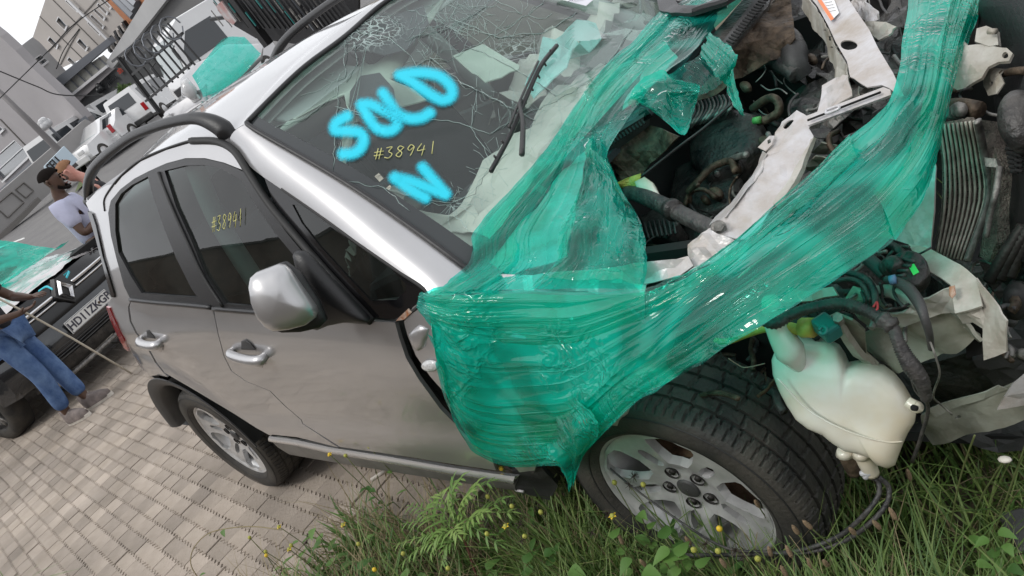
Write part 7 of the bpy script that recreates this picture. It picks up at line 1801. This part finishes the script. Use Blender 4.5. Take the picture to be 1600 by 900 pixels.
# man in paint splashed jeans holding a rod
h = 1.78; J = base(h, .10)
J.update(lel=(.10, .27, .62*h), rel=(.08, -.26, .62*h), lwr=(.33, .13, .585*h), rwr=(.32, -.10, .565*h), lkn=(.05, .08, .28*h), rkn=(.03, -.08, .28*h), lan=(.07, .07, .05*h), ran=(-.06, -.07, .05*h), lhd=(.8, -.3, -.1), rhd=(.8, .3, -.1), lft=(1, .1, 0), rft=(1, -.25, 0))
JX, JY, JR = -3.98, -.52, R(40)
jm = person('man in paint splashed blue jeans and black shirt holding a rod by the black SUV', (JX, JY, 0), JR, J, M['skin_dark'], M['tee_black'], M['jeans'], M['hair_dark'])
rdb = MB(); rdb.tube([P(205, 583, z=.01), P(110, 527, x=-3.88), P(30, 483, x=-3.80), P(-30, 452, x=-3.78)], .009, 8, smooth=False); tagset(rdb.build('long_rod', mat('pale_rod', (.50, .46, .38), .5), None, True), 'thin pale rod slanting down to the pavers from the hand of the man in jeans', 'rod')
# ================================================================== grass, weeds and litter
def leafmat(name, c1, c2, rough=.55):
    m = bpy.data.materials.new(name); m.use_nodes = True; t = m.node_tree; b = t.nodes['Principled BSDF']; o = t.nodes['Material Output']
    a = t.nodes.new('ShaderNodeAttribute'); a.attribute_name = 'tone'; r = t.nodes.new('ShaderNodeValToRGB'); e = r.color_ramp.elements
    e[0].color = c1+(1,); e[1].color = c2+(1,); t.links.new(a.outputs['Fac'], r.inputs[0]); t.links.new(r.outputs[0], b.inputs['Base Color']); b.inputs['Roughness'].default_value = rough
    tl = t.nodes.new('ShaderNodeBsdfTranslucent'); t.links.new(r.outputs[0], tl.inputs[0]); mx = t.nodes.new('ShaderNodeMixShader'); mx.inputs[0].default_value = .30
    t.links.new(b.outputs[0], mx.inputs[1]); t.links.new(tl.outputs[0], mx.inputs[2]); t.links.new(mx.outputs[0], o.inputs[0]); return m
M['grass'] = leafmat('grass_blade', (.06, .13, .025), (.22, .30, .085)); M['straw'] = leafmat('straw', (.20, .16, .085), (.36, .30, .17), .8)
M['leaf'] = leafmat('weed_leaf', (.045, .12, .022), (.14, .26, .06)); M['fern'] = leafmat('feathery_leaf', (.10, .22, .045), (.26, .38, .10)); M['stem'] = leafmat('green_stem', (.13, .17, .06), (.22, .25, .10))
M['petal'] = mat('yellow_petal', (.70, .48, .03), .6); M['bud'] = mat('yellow_green_bud', (.36, .36, .07), .7, var=.3, vscale=300); M['seed'] = mat('brown_seed_head', (.26, .18, .11), .9, var=.4, vscale=400, bump=.5, bscale=900)
M['burr'] = mat('black_seed_burr', (.05, .035, .025), .8)
rg = random.Random(21)
def blades(name, n, fn, m, hmin, hmax, wid, label=None, parent=None):
    V = []; F = []; T = []
    for _ in range(n):
        p = fn(); 
        if p is None: continue
        x, y, hs = p; h = rg.uniform(hmin, hmax)*hs; a = rg.uniform(0, 6.283); ln = rg.uniform(.15, .9)*h; w_ = wid*rg.uniform(.6, 1.3); dx, dy = math.cos(a), math.sin(a); sx, sy = -dy*w_, dx*w_; k = len(V); tn = rg.random()
        z0 = -.03
        for j, (t_, ww) in enumerate(((0, 1), (.4, .9), (.75, .6))):
            ox = dx*ln*t_**2; oy = dy*ln*t_**2; zz = z0+h*t_*(1-.25*t_*ln/h)
            V += [(x+ox-sx*ww, y+oy-sy*ww, zz), (x+ox+sx*ww, y+oy+sy*ww, zz)]
        V.append((x+dx*ln, y+dy*ln, z0+h*(1-.30*ln/h))); F += [(k, k+1, k+3, k+2), (k+2, k+3, k+5, k+4), (k+4, k+5, k+6)]; T += [tn]*7
    o = mesh(name, V, F, m, parent, True, attr={'tone': T}); o['kind'] = 'stuff'; return o
def pg(x0, x1, y0, y1, dens=lambda x, y: 1):
    def f():
        for _ in range(20):
            x = rg.uniform(x0, x1); y = rg.uniform(y0, y1)
            cl = .5+.9*noise.noise(Vector((x*3.1, y*3.1, 2)))
            if rg.random() < dens(x, y)*max(.12, cl+.35): return x, y, .6+.7*max(0, cl)
        return None
    return f
grass_edge = lambda x, y: 1 if x > 1.9+.25*math.sin(y*5) else max(0, (x-1.2)*.7)
blades('grass', 30000, pg(1.5, 4.6, -2.3, 1.2, lambda x, y: grass_edge(x, y)*(0.15 if (2.2 < x < 2.8 and -.85 < y < -.62) else 1)), M['grass'], .10, .30, .0032)
blades('grass', 6500, pg(1.3, 4.2, -2.2, -.85, grass_edge), M['grass'], .20, .44, .0030)
blades('grass', 5000, pg(2.0, 3.2, -1.45, -.95), M['grass'], .22, .42, .0028)
blades('weed_tangle', 1500, pg(.9, 2.7, -1.5, -.95), M['leaf'], .08, .30, .0065)
blades('dry_grass', 4200, pg(.9, 3.4, -1.6, -.9), M['straw'], .12, .42, .0017)
blades('dry_grass', 5000, pg(1.15, 4.2, -2.1, .8, lambda x, y: min(1, max(0, x-1.0))), M['straw'], .05, .26, .0022)
blades('dry_grass', 1500, pg(.7, 2.2, -1.6, -.86), M['straw'], .02, .12, .002)
# tufts in the paver joints
def joint():
    k = rg.randint(-50, 6); i = rg.uniform(-17, 10); y = (k+.5)*LY; x = i*LX; cl = noise.noise(Vector((x*1.7, y*2.3, 9)))
    if cl < .12: return None
    return x*ca-y*sa-.3+rg.gauss(0, .01), x*sa+y*ca+rg.gauss(0, .006), 1
blades('joint_moss', 9000, joint, M['grass'], .006, .030, .002)
def joint2():
    k = rg.randint(-50, 6); i = rg.uniform(-30, 10); y = (k+.5)*LY; x = i*LX; cl = noise.noise(Vector((x*1.3, y*1.9, 19)))
    if cl < .08: return None
    return x*ca-y*sa-.3+rg.gauss(0, .012), x*sa+y*ca+rg.gauss(0, .008), 1
blades('joint_debris', 5000, joint2, mat('dead_bits', (.05, .038, .025), .9), .004, .016, .004)
def leaf(mb, base_, d, up, L, w_, fold=.25, T=None, heart=False):
    d = Vector(d).normalized(); s = d.cross(Vector(up)).normalized(); n = s.cross(d)
    prof = ((0, .15), (.08, .7), (.22, 1), (.45, .88), (.70, .55), (.88, .25), (1, 0)) if heart else ((0, .08), (.2, .7), (.45, 1), (.7, .75), (.88, .35), (1, 0))
    V = []; m_ = len(prof)
    for t_, ww in prof:
        c = Vector(base_)+d*L*t_-n*L*.35*t_*t_; V += [c-s*w_*ww/2+n*fold*w_*ww/2, c, c+s*w_*ww/2+n*fold*w_*ww/2]
    mb.add(V, [f for i in range(m_-1) for f in ((3*i, 3*i+1, 3*i+4, 3*i+3), (3*i+1, 3*i+2, 3*i+5, 3*i+4))])
    if T is not None: T += [rg.random()]*0
def finish(mb, name, m, parent, tone=None):
    tn = rg.random() if tone is None else tone
    return mesh(name, mb.V, mb.F, m, parent, True, attr={'tone': [tn]*len(mb.V)})
cnt = {}
def plant(nm, label, cat, pts, r, m='stem', group=None):
    q = [P(x, y, z=z) for x, y, z in pts]; o = empty(nm, label, cat, tuple(q[0]), 0, group); b = MB(); b.tube(q, r, 5); finish(b, 'stem', M[m], o); return o, q
def toground(x, y, z, dx=30, dy=60):
    """stem from a head seen at x,y,z down to the ground with a slight lean"""
    h_ = P(x, y, z=z); g = Vector((h_.x+rg.uniform(-.06, .06), h_.y+rg.uniform(-.06, .06), -.03)); m1 = h_.lerp(g, .45)+Vector((rg.uniform(-.02, .02), rg.uniform(-.02, .02), 0)); return [h_, m1, g]
ZONES = [(0, 500, 'over the pavers at the lower left'), (500, 620, 'at the paver edge below the rear door'), (620, 720, 'left of the feathery weed'), (720, 860, 'right of the feathery weed by the sill end'), (860, 960, 'at the rear edge of the front wheel'), (960, 1060, 'in front of the alloy hub'), (1060, 1160, 'in front of the lower rim'), (1160, 1290, 'in front of the front tyre'), (1290, 1440, 'below the washer bottle'), (1440, 1700, 'at the lower right corner')]
def newplant(nm, label, cat, q, r, m, group):
    sx = PX(q[0])[0]; label = label+' '+[z[2] for z in ZONES if z[0] <= sx < z[1] or z[1] == 1700][0]
    o = empty(nm, label, cat, tuple(q[-1]), 0, group); b = MB(); b.tube(q, r, 5); finish(b, 'stem', M[m], o); return o
heads = [(1183, 787, .34), (1243, 828, .33), (1262, 820, .34), (1332, 830, .32), (1370, 820, .33), (1395, 803, .36), (1203, 862, .28), (1265, 880, .28), (1225, 893, .27), (970, 843, .30), (1075, 845, .30), (640, 706, .25), (700, 742, .25), (585, 728, .22), (1233, 862, .28), (655, 735, .22), (1420, 742, .30), (1005, 880, .3), (1290, 880, .30), (1130, 880, .3)]
for i, (x, y, z) in enumerate(heads):
    q = toground(x, y, z); o = newplant('seed_stalk', 'green stalk with brown oblong seed head', 'weed', q, .0016, 'stem', 'brown seed stalks in the grass'); ax_ = (q[0]-q[1]).normalized(); b = MB(); L_ = .030
    b.tube([q[0]-ax_*L_*.5, q[0]-ax_*L_*.3, q[0], q[0]+ax_*L_*.35, q[0]+ax_*L_*.55], [.002, .0048, .0052, .004, .0012], 8); b.build('seed_head', M['seed'], o, True)
flowers = [(515, 710, .42), (540, 712, .42), (577, 698, .44), (960, 754, .36), (1005, 757, .36), (957, 806, .34), (1124, 826, .34), (1084, 859, .32), (1122, 861, .32), (1184, 873, .30), (436, 823, .30), (390, 840, .28), (416, 868, .28), (415, 862, .28), (762, 776, .34), (790, 822, .32), (800, 791, .34), (761, 834, .32), (783, 732, .38), (455, 852, .3), (452, 858, .3), (560, 850, .3), (630, 865, .3), (700, 888, .3), (585, 890, .3), (536, 820, .3), (845, 800, .34), (820, 838, .3)]
for i, (x, y, z) in enumerate(flowers):
    q = toground(x, y, z); o = newplant('yellow_weed', 'small yellow headed weed', 'weed', q, .0015, 'stem', 'yellow headed weeds'); b = MB(); b.sphere(q[0], .0068, 9, 6, (1, 1, 1.1)); b.build('flower_head', M['bud'] if i % 6 else M['petal'], o, True)
    if i % 5 == 0:
        b = MB()
        for k in range(5): a = 2*math.pi*k/5; leaf(b, q[0], (math.cos(a), math.sin(a), .3), (0, 0, 1), .011, .007)
        b.build('petals', M['petal'], o, True)
    b = MB()
    for k in range(4):
        t_ = rg.uniform(.25, .85); c = q[0].lerp(q[2], t_); a = rg.uniform(0, 6.28); leaf(b, c, (math.cos(a), math.sin(a), .25), (0, 0, 1), rg.uniform(.03, .055), rg.uniform(.012, .022))
    finish(b, 'leaves', M['leaf'], o)
for i, (x, y, z) in enumerate([(990, 745, .36), (983, 758, .35), (950, 803, .33), (925, 832, .32), (1102, 851, .32), (480, 848, .30), (815, 845, .32), (812, 820, .32), (1150, 860, .3), (1160, 870, .3), (700, 876, .3), (440, 890, .25)]):
    q = toground(x, y, z); o = newplant('burr_weed', 'weed with spiky black seed burst', 'weed', q, .0013, 'stem', 'black burr weeds'); b = MB()
    for k in range(16):
        d = Vector((rg.gauss(0, 1), rg.gauss(0, 1), rg.gauss(.3, 1))).normalized(); b.tube([q[0], q[0]+d*.014], [.0009, .0005], 4, smooth=False)
    b.build('seed_burst', M['burr'], o, True)
# feathery plant in the middle foreground
FPb = P(748, 905, z=.10); fo = empty('feathery_weed', 'bright green feathery leaved weed growing against the sill of the silver car', 'weed', (FPb.x, FPb.y, 0)); b = MB(); crown = P(728, 850, z=.22); b.tube([Vector((FPb.x, FPb.y, -.03)), FPb, crown, P(708, 812, z=.30)], [.005, .0045, .0035, .002], 6); b.build('stem', mat('red_stem', (.14, .05, .04), .6), fo, True)
tips = [(632, 818, .30), (618, 852, .26), (628, 880, .24), (655, 802, .32), (690, 768, .36), (708, 750, .40), (722, 745, .42), (748, 752, .40), (766, 752, .40), (700, 780, .38), (800, 800, .32), (790, 778, .34), (660, 838, .28), (676, 785, .36), (735, 770, .40), (756, 800, .36), (650, 862, .26), (690, 880, .24), (780, 850, .28), (640, 790, .34), (715, 835, .32), (672, 868, .25)]
for (x, y, z) in tips:
    T_ = P(x, y, z=z); s0 = crown.lerp(P(708, 812, z=.30), rg.random()); ctrl = s0.lerp(T_, .5)+Vector((0, 0, .03)); rach = catmull([s0, ctrl, T_], 7); b = MB(); b.tube(rach, .0011, 4, smooth=False)
    for k in range(3, len(rach), 2):
        d = (rach[k]-rach[k-1]).normalized(); sd = d.cross(Vector((0, 0, 1))).normalized(); L_ = .056*(1-.5*k/len(rach))*rg.uniform(.7, 1.15)
        for s in (-1, 1): leaf(b, rach[k], d*.8+sd*s*.8, (0, 0, 1), L_, .0075)
    leaf(b, rach[-1], d, (0, 0, 1), .03, .005); finish(b, 'leaf', M['fern'], fo, rg.uniform(.2, 1))
# vine tendril on the pavers
o = empty('vine', 'pale curling vine tendril arching over the pavers at the lower left', 'vine', tuple(P(320, 905, z=0))); b = MB(); b.tube([P(440, 828, z=.26), P(400, 823, z=.27), P(360, 825, z=.28), P(325, 834, z=.27), P(303, 856, z=.24), P(298, 880, z=.20), P(308, 900, z=.15), P(325, 915, z=.08)], .0020, 6); finish(b, 'stem', M['straw'], o, .9)
b = MB(); leaf(b, P(348, 828, z=.28), (.5, -.4, -.2), (0, 0, 1), .03, .022, heart=True); leaf(b, P(330, 832, z=.27), (-.5, -.4, -.2), (0, 0, 1), .02, .012); leaf(b, P(312, 900, z=.15), (.5, .4, .2), (0, 0, 1), .03, .015); finish(b, 'leaf', M['leaf'], o, .6)
# broad leaves
for i, (x, y, z, L_) in enumerate([(1040, 842, .34, .05), (1046, 858, .33, .05), (1036, 872, .32, .055), (1060, 870, .32, .05), (958, 842, .33, .04), (985, 872, .31, .045), (1005, 892, .3, .05), (560, 890, .26, .06), (490, 826, .28, .045), (502, 846, .27, .045), (1000, 800, .34, .03), (1090, 888, .3, .04), (1560, 830, .30, .030), (1545, 842, .30, .028), (1530, 850, .28, .03), (1570, 850, .28, .026), (1550, 872, .26, .03), (1525, 880, .25, .028), (1575, 885, .24, .03), (820, 880, .25, .05), (850, 868, .25, .045), (520, 880, .22, .05), (470, 870, .22, .04), (890, 890, .25, .05), (760, 890, .2, .05), (640, 895, .2, .05)]):
    q = toground(x, y, z); o = newplant('broad_leaf_weed', 'weed with broad heart shaped leaves', 'weed', q, .0015, 'stem', 'broad leaved weeds'); b = MB()
    for k in range(3):
        a = rg.uniform(0, 6.28); leaf(b, q[0].lerp(q[2], k*.16), (math.cos(a), math.sin(a), .1), (0, 0, 1), L_, L_*.72, heart=True)
    finish(b, 'leaves', M['leaf'], o)
# grass blades curling at the lower left corner
o = empty('grass_tuft', 'tuft of long green grass blades at the lower left corner', 'grass tuft', tuple(P(30, 925, z=0))); 
for (x, y, z) in [(-5, 882, .30), (36, 886, .28), (66, 878, .30), (92, 880, .28), (126, 888, .27), (100, 896, .25)]:
    a = P(28, 930, z=.12); T_ = P(x, y, z=z); b = MB(); mid = a.lerp(T_, .5)+Vector((0, 0, .03)); c = catmull([a, mid, T_], 6); V = []
    for k, p in enumerate(c):
        d = (c[min(k+1, len(c)-1)]-c[max(0, k-1)]).normalized(); sd = d.cross(Vector((0, 0, 1))).normalized(); w_ = .004*(1-k/(len(c)-1))+.0004; V += [p-sd*w_, p+sd*w_]
    b.add(V, [(2*k, 2*k+1, 2*k+3, 2*k+2) for k in range(len(c)-1)]); finish(b, 'blade', M['leaf'], o, .6)
# tall bare stalks on the right
for i, l in enumerate([[(1523, 680, .44), (1510, 715, .36), (1497, 760, .26), (1484, 830, .10), (1475, 905, -.03)], [(1604, 690, .42), (1590, 730, .34), (1572, 780, .24), (1555, 830, .12), (1545, 880, -.03)], [(1570, 718, .38), (1552, 745, .32), (1532, 780, .24), (1518, 820, .14), (1505, 890, -.03)], [(1400, 740, .34), (1370, 775, .25), (1330, 830, .14), (1280, 900, -.02)], [(1140, 810, .20), (1180, 840, .16), (1230, 875, .1), (1280, 900, .06)], [(870, 740, .30), (840, 790, .2), (880, 850, .1), (905, 900, 0)]]):
    o, q = plant('bare_stalk', 'long pale bare grass stalk standing above the grass', 'weed', l, .0018, 'stem', 'long bare stalks')
    if i == 2: b = MB(); b.sphere(q[0], .008, 8, 6, (1.5, 1, .7)); b.build('seed_head', M['sole'], o, True)
for (x, y, lx, nm, lb) in ((592, 742, .02, 'litter', 'white rolled scrap lying on the pavers under the sill'), (700, 872, .03, 'litter', 'pale pink paper scrap among the weeds')):
    q = P(x, y, z=.01); b = MB(); b.tube([q-Vector((.025, .03, 0)), q+Vector((.025, .03, 0))], .008, 8, smooth=False); tagset(b.build(nm, M['sole'], None, True), lb, 'litter')
b = MB(); b.tube([P(1405, 765, z=.06), P(1425, 782, z=.03)], .014, 8, smooth=False, flat=.5); tagset(b.build('wood_chip', M['brown'], None, True), 'short reddish brown stick lying in the grass under the washer hoses', 'stick')
b = MB(); b.box(P(1600, 838, z=.12), (.05, .10, .05), R(30), bev=.008); tagset(b.build('plastic_scrap', M['clad'], None, True), 'dark plastic scrap in the grass at the right edge', 'scrap')
